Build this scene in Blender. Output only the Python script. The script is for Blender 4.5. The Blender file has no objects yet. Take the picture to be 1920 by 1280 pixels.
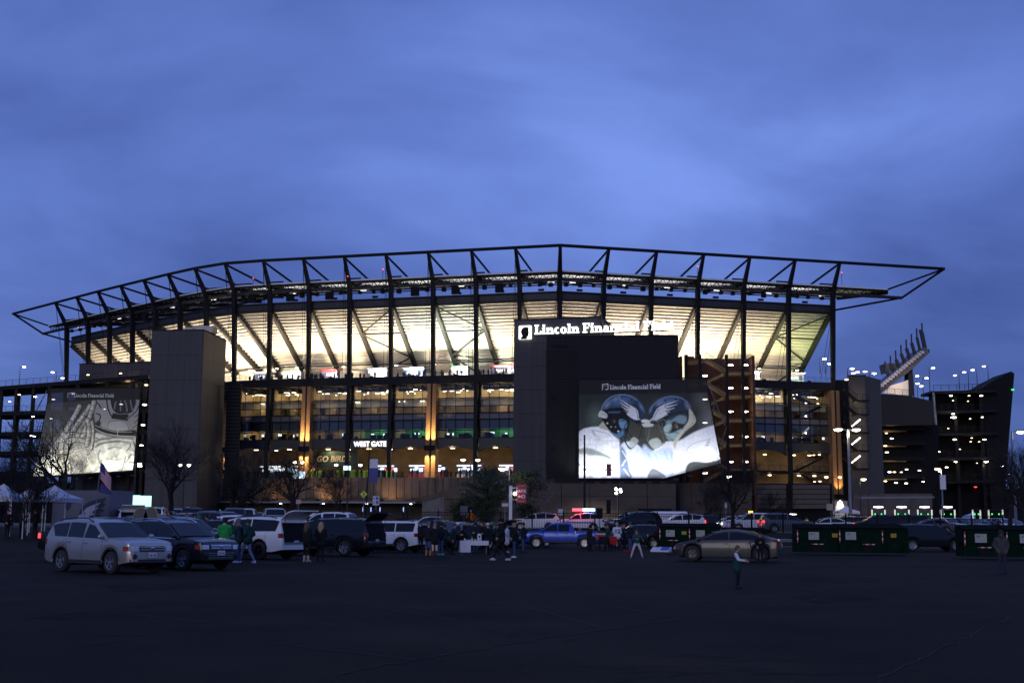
import bpy, bmesh, math, random
import numpy as np
from mathutils import Vector, Matrix, noise as mnoise

# ------------------------------------------------------------------ camera, sky, exposure
SKYLOC = (1.7, 9.3, 0.0)   # where in the cloud field the place stands
sc = bpy.context.scene
COL = sc.collection
R = math.radians
F = 2400.0; PITCH = math.atan(343 / 2400.0); ROLL = R(0.45); EYE = 1.65
_fwd = np.array([0, math.cos(PITCH), math.sin(PITCH)])
_up0 = np.array([0, -math.sin(PITCH), math.cos(PITCH)])
_rt0 = np.array([1.0, 0, 0])
_rt = _rt0 * math.cos(ROLL) + _up0 * math.sin(ROLL)
_up = _up0 * math.cos(ROLL) - _rt0 * math.sin(ROLL)
cd = bpy.data.cameras.new('camera'); cam = bpy.data.objects.new('camera', cd); COL.objects.link(cam)
cd.sensor_width = 36; cd.lens = F / 1920 * 36; cd.clip_end = 6000; cd.clip_start = 0.1
m = Matrix(((_rt[0], _up[0], -_fwd[0], 0), (_rt[1], _up[1], -_fwd[1], 0), (_rt[2], _up[2], -_fwd[2], EYE), (0, 0, 0, 1)))
cam.matrix_world = m
sc.camera = cam
sc.render.engine = 'CYCLES'
sc.render.resolution_x = 1024; sc.render.resolution_y = 682
sc.cycles.use_denoising = True
sc.cycles.max_bounces = 5; sc.cycles.diffuse_bounces = 2; sc.cycles.glossy_bounces = 2
sc.cycles.transmission_bounces = 3; sc.cycles.transparent_max_bounces = 10
sc.cycles.sample_clamp_indirect = 3.0
sc.cycles.caustics_reflective = False; sc.cycles.caustics_refractive = False
sc.view_settings.view_transform = 'Standard'; sc.view_settings.look = 'None'
sc.view_settings.exposure = 0.0; sc.view_settings.gamma = 1.0

w = bpy.data.worlds.new('World'); sc.world = w; w.use_nodes = True
nt = w.node_tree; N = nt.nodes; LK = nt.links; N.clear()
wo = N.new('ShaderNodeOutputWorld'); bg = N.new('ShaderNodeBackground'); LK.new(bg.outputs[0], wo.inputs[0])
tc = N.new('ShaderNodeTexCoord'); sep = N.new('ShaderNodeSeparateXYZ'); LK.new(tc.outputs['Generated'], sep.inputs[0])
def wmath(op, a, b=None):
    n = N.new('ShaderNodeMath'); n.operation = op
    for k, v in enumerate((a, b)):
        if v is None: continue
        if isinstance(v, (int, float)): n.inputs[k].default_value = v
        else: LK.new(v, n.inputs[k])
    return n.outputs[0]
zz = wmath('ADD', wmath('MAXIMUM', sep.outputs[2], 0.0), 0.24)
cmb = N.new('ShaderNodeCombineXYZ'); LK.new(wmath('DIVIDE', sep.outputs[0], zz), cmb.inputs[0]); LK.new(wmath('DIVIDE', sep.outputs[1], zz), cmb.inputs[1])
nz = N.new('ShaderNodeTexNoise'); nz.inputs['Scale'].default_value = 1.25; nz.inputs['Detail'].default_value = 6; nz.inputs['Roughness'].default_value = 0.50; nz.inputs['Distortion'].default_value = 0.35
mp = N.new('ShaderNodeMapping'); mp.inputs['Location'].default_value = SKYLOC; mp.inputs['Scale'].default_value = (1.15, 1.1, 1)
LK.new(cmb.outputs[0], mp.inputs[0]); LK.new(mp.outputs[0], nz.inputs['Vector'])
rp = N.new('ShaderNodeValToRGB'); cr = rp.color_ramp
cr.elements[0].position = 0.27; cr.elements[0].color = (0.066, 0.116, 0.385, 1)
cr.elements[1].position = 0.72; cr.elements[1].color = (0.200, 0.318, 0.84, 1)
e = cr.elements.new(0.52); e.color = (0.124, 0.208, 0.605, 1)
LK.new(nz.outputs['Fac'], rp.inputs[0])
# the overcast thickens towards the horizon: deeper blue low down
hz = N.new('ShaderNodeMapRange'); hz.inputs['From Min'].default_value = 0.0; hz.inputs['From Max'].default_value = 0.24
hz.inputs['To Min'].default_value = 0.55; hz.inputs['To Max'].default_value = 1.0; LK.new(sep.outputs[2], hz.inputs[0])
mx = N.new('ShaderNodeMix'); mx.data_type = 'RGBA'; mx.blend_type = 'MULTIPLY'; mx.inputs[0].default_value = 1.0
LK.new(rp.outputs[0], mx.inputs[6]); LK.new(hz.outputs[0], mx.inputs[7])
sky = N.new('ShaderNodeTexSky'); sky.sky_type = 'NISHITA'; sky.sun_disc = False
sky.sun_elevation = R(-3); sky.sun_rotation = R(194); sky.air_density = 1.0; sky.ozone_density = 3.0
ad = N.new('ShaderNodeMix'); ad.data_type = 'RGBA'; ad.blend_type = 'ADD'; ad.inputs[0].default_value = 0.05
LK.new(mx.outputs[2], ad.inputs[6]); LK.new(sky.outputs[0], ad.inputs[7])
LK.new(ad.outputs[2], bg.inputs[0]); bg.inputs[1].default_value = 1.0
# last glow of the day behind the viewer, through thick cloud
sl = bpy.data.lights.new('dusk_sun', 'SUN'); sl.energy = 0.52; sl.angle = R(20); sl.color = (1.0, 0.91, 0.86)
so = bpy.data.objects.new('dusk_sun', sl); COL.objects.link(so); so.rotation_euler = (R(80), 0, R(-14))

# ------------------------------------------------------------------ picture-to-place helpers (a point at a given depth, height or on the ground)
def ray(px, py): return _fwd * F + _rt * (px - 960) - _up * (py - 640)
def at(px, py, Y): d = ray(px, py); return Vector(d * (Y / d[1])) + Vector((0, 0, EYE))
def gr(px, py, z=0.0): d = ray(px, py); return Vector(d * ((z - EYE) / d[2])) + Vector((0, 0, EYE))
def gx(px, Y): p = at(px, 985, Y); return p.x          # x of an upright thing at depth Y
def hz_at(px, py, Y): return at(px, py, Y).z
rnd = random.Random(7)

# ------------------------------------------------------------------ materials
MATS = {}
def pbr(name, col, rough=0.6, metal=0.0, var=0.12, scale=3.0, bump=0.0, bscale=20.0, coat=0.0, spec=0.5, alpha=None):
    if name in MATS: return MATS[name]
    m = bpy.data.materials.new(name); m.use_nodes = True; t = m.node_tree; n = t.nodes; l = t.links
    b = n['Principled BSDF']
    b.inputs['Roughness'].default_value = rough; b.inputs['Metallic'].default_value = metal
    b.inputs['Specular IOR Level'].default_value = spec
    if coat: b.inputs['Coat Weight'].default_value = coat; b.inputs['Coat Roughness'].default_value = 0.06
    c = n.new('ShaderNodeTexCoord'); z = n.new('ShaderNodeTexNoise'); z.inputs['Scale'].default_value = scale; z.inputs['Detail'].default_value = 5
    l.new(c.outputs['Object'], z.inputs['Vector'])
    r = n.new('ShaderNodeValToRGB')
    r.color_ramp.elements[0].position = 0.3; r.color_ramp.elements[1].position = 0.7
    r.color_ramp.elements[0].color = (*[v * (1 - var) for v in col], 1); r.color_ramp.elements[1].color = (*[min(1, v * (1 + var)) for v in col], 1)
    l.new(z.outputs['Fac'], r.inputs[0]); l.new(r.outputs[0], b.inputs['Base Color'])
    if bump:
        z2 = n.new('ShaderNodeTexNoise'); z2.inputs['Scale'].default_value = bscale; z2.inputs['Detail'].default_value = 4
        l.new(c.outputs['Object'], z2.inputs['Vector'])
        bp = n.new('ShaderNodeBump'); bp.inputs['Strength'].default_value = bump; bp.inputs['Distance'].default_value = 0.02
        l.new(z2.outputs['Fac'], bp.inputs['Height']); l.new(bp.outputs[0], b.inputs['Normal'])
    MATS[name] = m; return m
def streaks(m, amt=.22):
    """faint rain streaks and grime running down a wall"""
    t = m.node_tree; n = t.nodes; l = t.links; b = n['Principled BSDF']; src = b.inputs['Base Color'].links[0].from_socket
    c = n.new('ShaderNodeTexCoord'); mp_ = n.new('ShaderNodeMapping'); mp_.inputs['Scale'].default_value = (1.1, 1.1, .05); l.new(c.outputs['Object'], mp_.inputs[0])
    z = n.new('ShaderNodeTexNoise'); z.inputs['Scale'].default_value = 1.3; z.inputs['Detail'].default_value = 6; l.new(mp_.outputs[0], z.inputs['Vector'])
    r = n.new('ShaderNodeMapRange'); r.inputs['From Min'].default_value = .35; r.inputs['From Max'].default_value = .65; r.inputs['To Min'].default_value = 1 - amt; r.inputs['To Max'].default_value = 1 + amt; l.new(z.outputs['Fac'], r.inputs[0])
    mx_ = n.new('ShaderNodeMix'); mx_.data_type = 'RGBA'; mx_.blend_type = 'MULTIPLY'; mx_.inputs[0].default_value = 1; l.new(src, mx_.inputs[6]); l.new(r.outputs[0], mx_.inputs[7]); l.new(mx_.outputs[2], b.inputs['Base Color']); return m
def glow(name, col, strength, sample=False):
    if name in MATS: return MATS[name]
    m = bpy.data.materials.new(name); m.use_nodes = True; t = m.node_tree; t.nodes.clear()
    o = t.nodes.new('ShaderNodeOutputMaterial'); e = t.nodes.new('ShaderNodeEmission')
    e.inputs[0].default_value = (*col, 1); e.inputs[1].default_value = strength; t.links.new(e.outputs[0], o.inputs[0])
    m.cycles.emission_sampling = 'AUTO' if sample else 'NONE'
    MATS[name] = m; return m
def glassy(name, tint=(0.8, 0.85, 0.85), refl=0.12):
    if name in MATS: return MATS[name]
    m = bpy.data.materials.new(name); m.use_nodes = True; t = m.node_tree; t.nodes.clear()
    o = t.nodes.new('ShaderNodeOutputMaterial'); tr = t.nodes.new('ShaderNodeBsdfTransparent'); g = t.nodes.new('ShaderNodeBsdfGlossy')
    tr.inputs[0].default_value = (*tint, 1); g.inputs['Roughness'].default_value = 0.04
    fr = t.nodes.new('ShaderNodeFresnel'); fr.inputs[0].default_value = 1.5
    mr = t.nodes.new('ShaderNodeMath'); mr.operation = 'ADD'; mr.inputs[1].default_value = refl * 0.3; t.links.new(fr.outputs[0], mr.inputs[0])
    mi = t.nodes.new('ShaderNodeMixShader'); t.links.new(mr.outputs[0], mi.inputs[0]); t.links.new(tr.outputs[0], mi.inputs[1]); t.links.new(g.outputs[0], mi.inputs[2])
    t.links.new(mi.outputs[0], o.inputs[0]); MATS[name] = m; return m
def printed(name, see=0.1):
    """flat print: colours stored per point of the printed sheet"""
    m = bpy.data.materials.new(name); m.use_nodes = True; t = m.node_tree; b = t.nodes['Principled BSDF']
    a = t.nodes.new('ShaderNodeAttribute'); a.attribute_name = 'print'; t.links.new(a.outputs['Color'], b.inputs['Base Color'])
    b.inputs['Roughness'].default_value = 0.65; b.inputs['Specular IOR Level'].default_value = 0.2
    if see:
        tr = t.nodes.new('ShaderNodeBsdfTransparent'); mi = t.nodes.new('ShaderNodeMixShader'); mi.inputs[0].default_value = see
        o = t.nodes['Material Output']; t.links.new(b.outputs[0], mi.inputs[1]); t.links.new(tr.outputs[0], mi.inputs[2]); t.links.new(mi.outputs[0], o.inputs[0])
    return m
STEEL = pbr('dark_painted_steel', (0.010, 0.010, 0.012), 0.6, 0.0, 0.15, 2, spec=0.15)
STEEL2 = pbr('grey_painted_steel', (0.03, 0.03, 0.034), 0.6, 0.0, 0.12, 2, spec=0.2)
GALV = pbr('galvanised_metal', (0.20, 0.205, 0.21), 0.45, 0.6, 0.12, 4)
CREAM = pbr('cream_painted_concrete', (0.56, 0.50, 0.40), 0.85, 0, 0.10, 0.7)
CLAD = pbr('grey_cladding', (0.025, 0.0255, 0.030), 0.6, 0, 0.07, 0.25)
CLADD = pbr('dark_grey_cladding', (0.010, 0.010, 0.012), 0.7, 0, 0.1, 0.3, spec=0.2)
streaks(CLAD)
TAN = pbr('tan_masonry', (0.095, 0.070, 0.050), 0.9, 0, 0.14, 0.6, 0.3, 8)
BRICK = pbr('red_brown_brick', (0.075, 0.027, 0.013), 0.9, 0, 0.15, 3, 0.4, 14)
CONC = pbr('grey_concrete', (0.16, 0.15, 0.14), 0.9, 0, 0.12, 0.8, 0.2, 6)
WHITEP = pbr('white_paint', (0.62, 0.61, 0.60), 0.5, 0, 0.05, 2)
ROOFM = pbr('white_metal_sheet', (0.66, 0.66, 0.66), 0.45, 0.0, 0.08, 1.5)
BLACK = pbr('matt_black', (0.008, 0.008, 0.010), 0.8, 0, 0.2, 5, spec=0.15)
RUBBER = pbr('tyre_rubber', (0.018, 0.018, 0.019), 0.85, 0, 0.2, 12)
PLASTIC = pbr('black_plastic', (0.02, 0.02, 0.022), 0.55, 0, 0.15, 8)
CHROME = pbr('bright_trim', (0.6, 0.6, 0.62), 0.18, 1.0, 0.05, 3)
RIM = pbr('alloy_rim', (0.32, 0.32, 0.33), 0.35, 0.8, 0.06, 6)
CGLASS = pbr('dark_car_glass', (0.006, 0.007, 0.008), 0.05, 0, 0.1, 2, spec=0.35)
GLASS = glassy('window_glass')
GLASSD = glassy('tinted_window_glass', (0.55, 0.6, 0.65), 0.2)
BLIND = pbr('grey_blind_fabric', (0.17, 0.175, 0.185), 0.8, 0, 0.08, 1)
L_WHITE = glow('lamp_white', (1.0, 0.93, 0.84), 14)
L_WARM = glow('lamp_warm', (1.0, 0.72, 0.38), 9)
L_COOL = glow('lamp_cool', (0.86, 0.93, 1.0), 14)
L_SIGN = glow('sign_white', (1.0, 1.0, 1.0), 2.6)
L_RED = glow('lamp_red', (1.0, 0.03, 0.03), 7)
L_BLUE = glow('lamp_blue', (0.05, 0.15, 1.0), 12)
L_GREEN = glow('lamp_green', (0.05, 1.0, 0.2), 2.2)
L_AMBER = glow('lamp_amber', (1.0, 0.45, 0.04), 7)
L_SCREEN = glow('screen_blue_white', (0.6, 0.8, 1.0), 2.2)
L_SCREENW = glow('screen_white', (0.95, 0.97, 1.0), 1.8)
L_TEAL = glow('screen_teal', (0.45, 1.0, 0.93), 1.9)
L_TAIL = glow('tail_lamp_lit', (1.0, 0.03, 0.02), 5)
L_HEAD = glow('head_lamp_lit', (1.0, 0.93, 0.85), 10)

# ------------------------------------------------------------------ mesh helpers
def link(o, parent=None):
    COL.objects.link(o)
    if parent is not None: o.parent = parent
    return o
def tag(o, label=None, cat=None, group=None, kind=None):
    if label: o['label'] = label
    if cat: o['category'] = cat
    if group: o['group'] = group
    if kind: o['kind'] = kind
    return o
def empty(name, loc=(0, 0, 0), rz=0.0, label=None, cat=None, group=None, kind=None):
    o = bpy.data.objects.new(name, None); o.location = loc; o.rotation_euler = (0, 0, rz); o.empty_display_size = 0.3
    link(o); return tag(o, label, cat, group, kind)
class MB:
    def __init__(s): s.v = []; s.f = []; s.m = []
    def add(s, vs, fs, mi=0):
        b = len(s.v); s.v += [tuple(v) for v in vs]; s.f += [tuple(b + i for i in f) for f in fs]; s.m += [mi] * len(fs); return s
    def quad(s, a, b, c, d, mi=0): return s.add([a, b, c, d], [(0, 1, 2, 3)], mi)
    def hexa(s, p, mi=0):   # p: bottom 4 ccw, top 4 ccw
        return s.add(p, [(3, 2, 1, 0), (4, 5, 6, 7), (0, 1, 5, 4), (1, 2, 6, 5), (2, 3, 7, 6), (3, 0, 4, 7)], mi)
    def box(s, c, sz, rz=0.0, mi=0, M=None):
        x, y, z = sz[0] / 2, sz[1] / 2, sz[2] / 2
        P = [Vector(q) for q in ((-x, -y, -z), (x, -y, -z), (x, y, -z), (-x, y, -z), (-x, -y, z), (x, -y, z), (x, y, z), (-x, y, z))]
        if M is not None: P = [M @ q for q in P]
        elif rz: Q = Matrix.Rotation(rz, 3, 'Z'); P = [Q @ q for q in P]
        c = Vector(c); return s.hexa([q + c for q in P], mi)
    def bar(s, a, b, wd, ht, upv=(0, 0, 1), mi=0):   # rectangular bar between two points
        a = Vector(a); b = Vector(b); d = (b - a).normalized(); u = Vector(upv)
        if abs(d.dot(u)) > 0.98: u = Vector((0, 1, 0))
        sx = d.cross(u).normalized() * wd / 2; uz = sx.cross(d).normalized() * ht / 2
        return s.hexa([a - sx - uz, a + sx - uz, b + sx - uz, b - sx - uz, a - sx + uz, a + sx + uz, b + sx + uz, b - sx + uz], mi)
    def tube(s, pts, r, n=8, mi=0, cap=True):
        pts = [Vector(p) for p in pts]; rs = r if isinstance(r, (list, tuple)) else [r] * len(pts)
        b = len(s.v); prev = None
        for i, p in enumerate(pts):
            d = (pts[min(i + 1, len(pts) - 1)] - pts[max(i - 1, 0)]).normalized()
            u = prev if prev is not None else (Vector((0, 0, 1)) if abs(d.z) < 0.9 else Vector((1, 0, 0)))
            x = d.cross(u).normalized(); y = x.cross(d).normalized(); prev = y
            for k in range(n):
                a = 2 * math.pi * k / n; s.v.append(tuple(p + (x * math.cos(a) + y * math.sin(a)) * rs[i]))
        for i in range(len(pts) - 1):
            for k in range(n):
                k2 = (k + 1) % n; s.f.append((b + i * n + k, b + i * n + k2, b + (i + 1) * n + k2, b + (i + 1) * n + k)); s.m.append(mi)
        if cap:
            s.f.append(tuple(b + k for k in range(n))[::-1]); s.m.append(mi); e0 = b + (len(pts) - 1) * n
            s.f.append(tuple(e0 + k for k in range(n))); s.m.append(mi)
        return s
    def lathe(s, prof, c=(0, 0, 0), n=16, axis='Z', mi=0, sc=(1, 1, 1)):   # prof: (radius, height)
        b = len(s.v); c = Vector(c)
        for r, h in prof:
            for k in range(n):
                a = 2 * math.pi * k / n; x, y = r * math.cos(a), r * math.sin(a)
                p = {'Z': (x, y, h), 'Y': (x, h, -y), 'X': (h, x, y)}[axis]
                s.v.append(tuple(c + Vector((p[0] * sc[0], p[1] * sc[1], p[2] * sc[2]))))
        for i in range(len(prof) - 1):
            for k in range(n):
                k2 = (k + 1) % n; s.f.append((b + i * n + k, b + i * n + k2, b + (i + 1) * n + k2, b + (i + 1) * n + k)); s.m.append(mi)
        return s
    def ball(s, c, r, n=8, k=5, mi=0):
        rr = r if isinstance(r, (list, tuple)) else (r, r, r)
        return s.lathe([(math.sin(math.pi * (i + 0.02) / (k + 0.04)), -math.cos(math.pi * (i + 0.02) / (k + 0.04))) for i in range(k + 1)], c, n, 'Z', mi, rr)
    def prism(s, poly, a, b, fn, mi=0):   # poly 2d, extruded from a to b by fn(u,v,w)
        n = len(poly); vs = [fn(u, v, a) for u, v in poly] + [fn(u, v, b) for u, v in poly]
        return s.add(vs, [tuple(range(n))[::-1], tuple(range(n, 2 * n))] + [(i, (i + 1) % n, n + (i + 1) % n, n + i) for i in range(n)], mi)
    def mesh(s, name, mats, smooth=False, fix=True):
        me = bpy.data.meshes.new(name); me.from_pydata(s.v, [], s.f)
        for m_ in (mats if isinstance(mats, (list, tuple)) else [mats]): me.materials.append(m_)
        if any(s.m): me.polygons.foreach_set('material_index', s.m)
        if fix and smooth:
            bm = bmesh.new(); bm.from_mesh(me); bmesh.ops.recalc_face_normals(bm, faces=bm.faces); bm.to_mesh(me); bm.free()
        if smooth:
            me.polygons.foreach_set('use_smooth', [True] * len(me.polygons))
            try: me.set_sharp_from_angle(angle=R(38))
            except Exception: pass
        me.update(); return me
    def build(s, name, mats, parent=None, smooth=False, loc=None, rz=None, fix=True):
        o = bpy.data.objects.new(name, s.mesh(name, mats, smooth, fix)); link(o, parent)
        if loc is not None: o.location = loc
        if rz is not None: o.rotation_euler = (0, 0, rz)
        return o
def put(name, me, loc, rz=0.0, parent=None, scale=None):
    o = bpy.data.objects.new(name, me); link(o, parent); o.location = loc; o.rotation_euler = (0, 0, rz)
    if scale is not None: o.scale = scale
    return o
def lamp(name, typ, loc, power, col=(1, 0.85, 0.65), parent=None, size=0.3, target=None, spot=None, blend=0.5):
    ld = bpy.data.lights.new(name, typ); ld.energy = power; ld.color = col
    if typ == 'AREA': ld.size = size
    else: ld.shadow_soft_size = size
    if typ == 'SPOT': ld.spot_size = R(spot or 90); ld.spot_blend = blend
    o = bpy.data.objects.new(name, ld); link(o, parent); o.location = loc
    if target is not None: o.rotation_euler = (Vector(target) - Vector(loc)).to_track_quat('-Z', 'Y').to_euler()
    return o
TMP = bpy.data.scenes.new('workbench')
def evaluated_mesh(o):
    TMP.collection.objects.link(o); vl = TMP.view_layers[0]; vl.update(); dg = vl.depsgraph; me = bpy.data.meshes.new_from_object(o.evaluated_get(dg), depsgraph=dg); bpy.data.objects.remove(o); return me
def textmesh(txt, size, extr=0.03, bold=0.0, shear=0.0):
    cu = bpy.data.curves.new('txt', 'FONT'); cu.body = txt; cu.size = size; cu.extrude = extr; cu.offset = bold; cu.shear = shear
    cu.align_x = 'CENTER'; cu.align_y = 'CENTER'; cu.resolution_u = 3
    me = evaluated_mesh(bpy.data.objects.new('txt', cu)); bpy.data.curves.remove(cu); return me
def text(txt, size, loc, rz, mat, parent, name='lettering', extr=0.03, bold=0.0, shear=0.0, sx=1.0):
    me = textmesh(txt, size, extr, bold, shear); me.name = name; me.materials.clear(); me.materials.append(mat)
    o = put(name, me, loc, 0, parent); o.rotation_euler = (R(90), 0, rz); o.scale = (sx, 1, 1); return o
# slab-serif lettering built from bars and arcs: rectangles and elliptical rings in a unit cap height
_G = {
 'L': (.78, [(.1, 0, .33, 1), (0, .89, .46, 1), (0, 0, .74, .12), (.6, .12, .74, .34)], []),
 'i': (.40, [(.08, 0, .29, .66), (0, .56, .29, .66), (0, 0, .37, .1), (.07, .78, .3, 1.0)], []),
 'n': (.84, [(.08, 0, .29, .66), (0, .56, .29, .66), (0, 0, .37, .1), (.53, 0, .74, .42), (.45, 0, .82, .1)], [(.5, .4, .24, .28, .21, .14, 0, 180)]),
 'c': (.62, [], [(.31, .33, .31, .35, .21, .12, 50, 318)]),
 'o': (.70, [], [(.33, .33, .33, .35, .21, .11, 0, 360)]),
 'l': (.40, [(.08, 0, .29, 1), (0, .9, .29, 1), (0, 0, .37, .1)], []),
 'F': (.78, [(.1, 0, .33, 1), (0, .88, .74, 1), (.6, .66, .74, .88), (0, 0, .48, .11), (.33, .44, .6, .56)], []),
 'a': (.70, [(.4, 0, .6, .44), (.5, 0, .7, .1)], [(.25, .2, .25, .22, .17, .1, 0, 360), (.32, .42, .28, .26, .2, .12, 0, 150)]),
 'e': (.66, [(.12, .29, .62, .39)], [(.32, .33, .32, .35, .21, .11, 0, 318)]),
 'd': (.78, [(.43, 0, .64, 1), (.34, .9, .64, 1), (.43, 0, .74, .1)], [(.28, .33, .28, .35, .2, .11, 0, 360)]),
}
def slab_letter(ch, mat):
    wd, rects, arcs = _G[ch]; mb = MB(); k = 0
    for x0, y0, x1, y1 in rects:
        d = 0.12 + 0.004 * k; k += 1
        mb.hexa([(x0, 0, y0), (x1, 0, y0), (x1, -d, y0), (x0, -d, y0), (x0, 0, y1), (x1, 0, y1), (x1, -d, y1), (x0, -d, y1)])
    for cx, cy, rx, ry, tx, ty, a0, a1 in arcs:
        d = 0.12 + 0.004 * k; k += 1; n = max(6, int((a1 - a0) / 20)); full = a1 - a0 >= 360
        for j in range(n):
            A = [R(a0 + (a1 - a0) * q / n) for q in (j, j + 1)]
            o = [(cx + rx * math.cos(a), cy + ry * math.sin(a)) for a in A]; i_ = [(cx + (rx - tx) * math.cos(a), cy + (ry - ty) * math.sin(a)) for a in A]
            P = [i_[0], o[0], o[1], i_[1]]
            mb.add([(p[0], 0, p[1]) for p in P] + [(p[0], -d, p[1]) for p in P], [(4, 5, 6, 7), (1, 2, 6, 5), (3, 0, 4, 7)])
    return mb.mesh('letter', mat, fix=False), wd
# ------------------------------------------------------------------ ground
ASPH = pbr('asphalt', (0.0235, 0.0160, 0.0100), 0.92, 0, 0.22, 0.35, 0.5, 60, spec=0.08)
def asphalt_nodes():
    t = ASPH.node_tree; n = t.nodes; l = t.links; b = n['Principled BSDF']
    src = b.inputs['Base Color'].links[0].from_socket
    c = n.new('ShaderNodeTexCoord')
    # long sealed cracks and paler worn patches
    mp_ = n.new('ShaderNodeMapping'); mp_.inputs['Rotation'].default_value = (0, 0, 0.35); mp_.inputs['Scale'].default_value = (0.05, 0.16, 1); l.new(c.outputs['Object'], mp_.inputs[0])
    nz_ = n.new('ShaderNodeTexNoise'); nz_.inputs['Scale'].default_value = 1.4; nz_.inputs['Detail'].default_value = 6; l.new(mp_.outputs[0], nz_.inputs['Vector'])
    ab = n.new('ShaderNodeMath'); ab.operation = 'SUBTRACT'; ab.inputs[1].default_value = 0.5; l.new(nz_.outputs['Fac'], ab.inputs[0])
    a2 = n.new('ShaderNodeMath'); a2.operation = 'ABSOLUTE'; l.new(ab.outputs[0], a2.inputs[0])
    r1 = n.new('ShaderNodeMapRange'); r1.inputs['From Max'].default_value = 0.005; r1.inputs['To Min'].default_value = 0.3; r1.inputs['To Max'].default_value = 1.0; l.new(a2.outputs[0], r1.inputs[0])
    z3 = n.new('ShaderNodeTexNoise'); z3.inputs['Scale'].default_value = 0.09; z3.inputs['Detail'].default_value = 7; z3.inputs['Roughness'].default_value = 0.62; l.new(c.outputs['Object'], z3.inputs['Vector'])
    r2 = n.new('ShaderNodeMapRange'); r2.inputs['From Min'].default_value = 0.35; r2.inputs['From Max'].default_value = 0.7; r2.inputs['To Min'].default_value = 0.66; r2.inputs['To Max'].default_value = 1.45; l.new(z3.outputs['Fac'], r2.inputs[0])
    mu = n.new('ShaderNodeMath'); mu.operation = 'MULTIPLY'; l.new(r1.outputs[0], mu.inputs[0]); l.new(r2.outputs[0], mu.inputs[1])
    m1 = n.new('ShaderNodeMix'); m1.data_type = 'RGBA'; m1.blend_type = 'MULTIPLY'; m1.inputs[0].default_value = 1
    l.new(src, m1.inputs[6]); l.new(mu.outputs[0], m1.inputs[7]); l.new(m1.outputs[2], b.inputs['Base Color'])
asphalt_nodes()
def terr(x, y):
    # the street and everything beyond stand about a metre above the lot
    y0 = float(np.interp(x, [-17, -6], [50, 100])); t_ = min(1.0, max(0.0, (y - y0) / (108.5 - y0))); return 1.1 * t_ * t_ * (3 - 2 * t_)
gxs = [-2500, -400, -120, -70] + list(np.linspace(-46, 46, 47)) + [70, 120, 400, 2500]; gys = [-300, 0, 30, 44] + list(np.linspace(48, 110, 63)) + [125, 160, 400, 4000]
mb = MB(); mb.v = [(x, y, terr(x, y)) for y in gys for x in gxs]; nx_ = len(gxs)
mb.f = [(j * nx_ + i, j * nx_ + i + 1, (j + 1) * nx_ + i + 1, (j + 1) * nx_ + i) for j in range(len(gys) - 1) for i in range(nx_ - 1)]; mb.m = [0] * len(mb.f)
tag(mb.build('ground', ASPH, None, True, fix=False), kind='structure')
ROADM = pbr('road_asphalt', (0.030, 0.027, 0.025), 0.85, 0, 0.15, 0.5, 0.4, 50, spec=0.3)
tag(MB().quad((-400, 112, 1.104), (400, 112, 1.104), (400, 148, 1.104), (-400, 148, 1.104)).build('street', ROADM), kind='structure')
PLZ = pbr('plaza_paving', (0.10, 0.085, 0.07), 0.85, 0, 0.15, 0.4, 0.3, 6)
o = MB().box((0, 200, 1.15), (420, 104, 0.14)).build('plaza_pavement', PLZ); tag(o, kind='structure')
LINEM = pbr('worn_white_line', (0.034, 0.025, 0.018), 0.9, 0, 0.4, 1.2, spec=.1)
def line(px0, py0, px1, py1, wd=0.11):
    a, b = gr(px0, py0), gr(px1, py1); d = (b - a).normalized(); sx = Vector((-d.y, d.x, 0)) * wd / 2; z = Vector((0, 0, 0.005))
    o = MB().quad(a - sx + z, b - sx + z, b + sx + z, a + sx + z).build('parking_line_marking', LINEM); tag(o, kind='structure')
for q in [(1145, 1127, 1250, 1130), (1150, 1135, 1255, 1155), (500, 1205, 780, 1236), (980, 1135, 1130, 1176), (640, 1128, 850, 1160), (1210, 1110, 1345, 1137), (240, 1150, 420, 1170)]: line(*q, 0.08)
TARM = pbr('tar_seal', (.014, .011, .008), .8, 0, .2, 4, spec=.15)
def tar(pts, wd):
    P = []
    for (x0, y0), (x1, y1) in zip(pts, pts[1:]): P += [gr(x0 + (x1 - x0) * k / 14, y0 + (y1 - y0) * k / 14) for k in range(14)]
    mb = MB(); q = [p + Vector((rnd.uniform(-.05, .05), rnd.uniform(-.12, .12), .006)) for p in P]; ws = [wd * rnd.uniform(.5, 1.3) for _ in q]
    for (a, wa), (b, wb_) in zip(zip(q, ws), zip(q[1:], ws[1:])): mb.quad(a - Vector((0, wa, 0)), b - Vector((0, wb_, 0)), b + Vector((0, wb_, 0)), a + Vector((0, wa, 0)))
    tag(mb.build('tar_seal_marking', TARM), kind='structure')
tar([(-20, 1166), (250, 1135), (560, 1095), (760, 1083)], .10); tar([(640, 1262), (960, 1205), (1380, 1145), (1560, 1118)], .06); tar([(1640, 1278), (1760, 1218), (1910, 1150)], .05); tar([(120, 1215), (420, 1180), (700, 1150)], .05); tar([(900, 1132), (1240, 1110), (1700, 1090)], .08)
PATM = pbr('asphalt_patch', (.021, .0145, .010), .95, 0, .3, .8, .6, 70, spec=.06)
for pts in (((1480, 1118), (1600, 1112), (1660, 1124), (1530, 1131)), ((200, 1098), (380, 1092), (400, 1101), (215, 1108))):
    P = [gr(*p) + Vector((0, 0, .004)) for p in pts]; tag(MB().quad(*P).build('asphalt_patch_surface', PATM), kind='structure')
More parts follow.
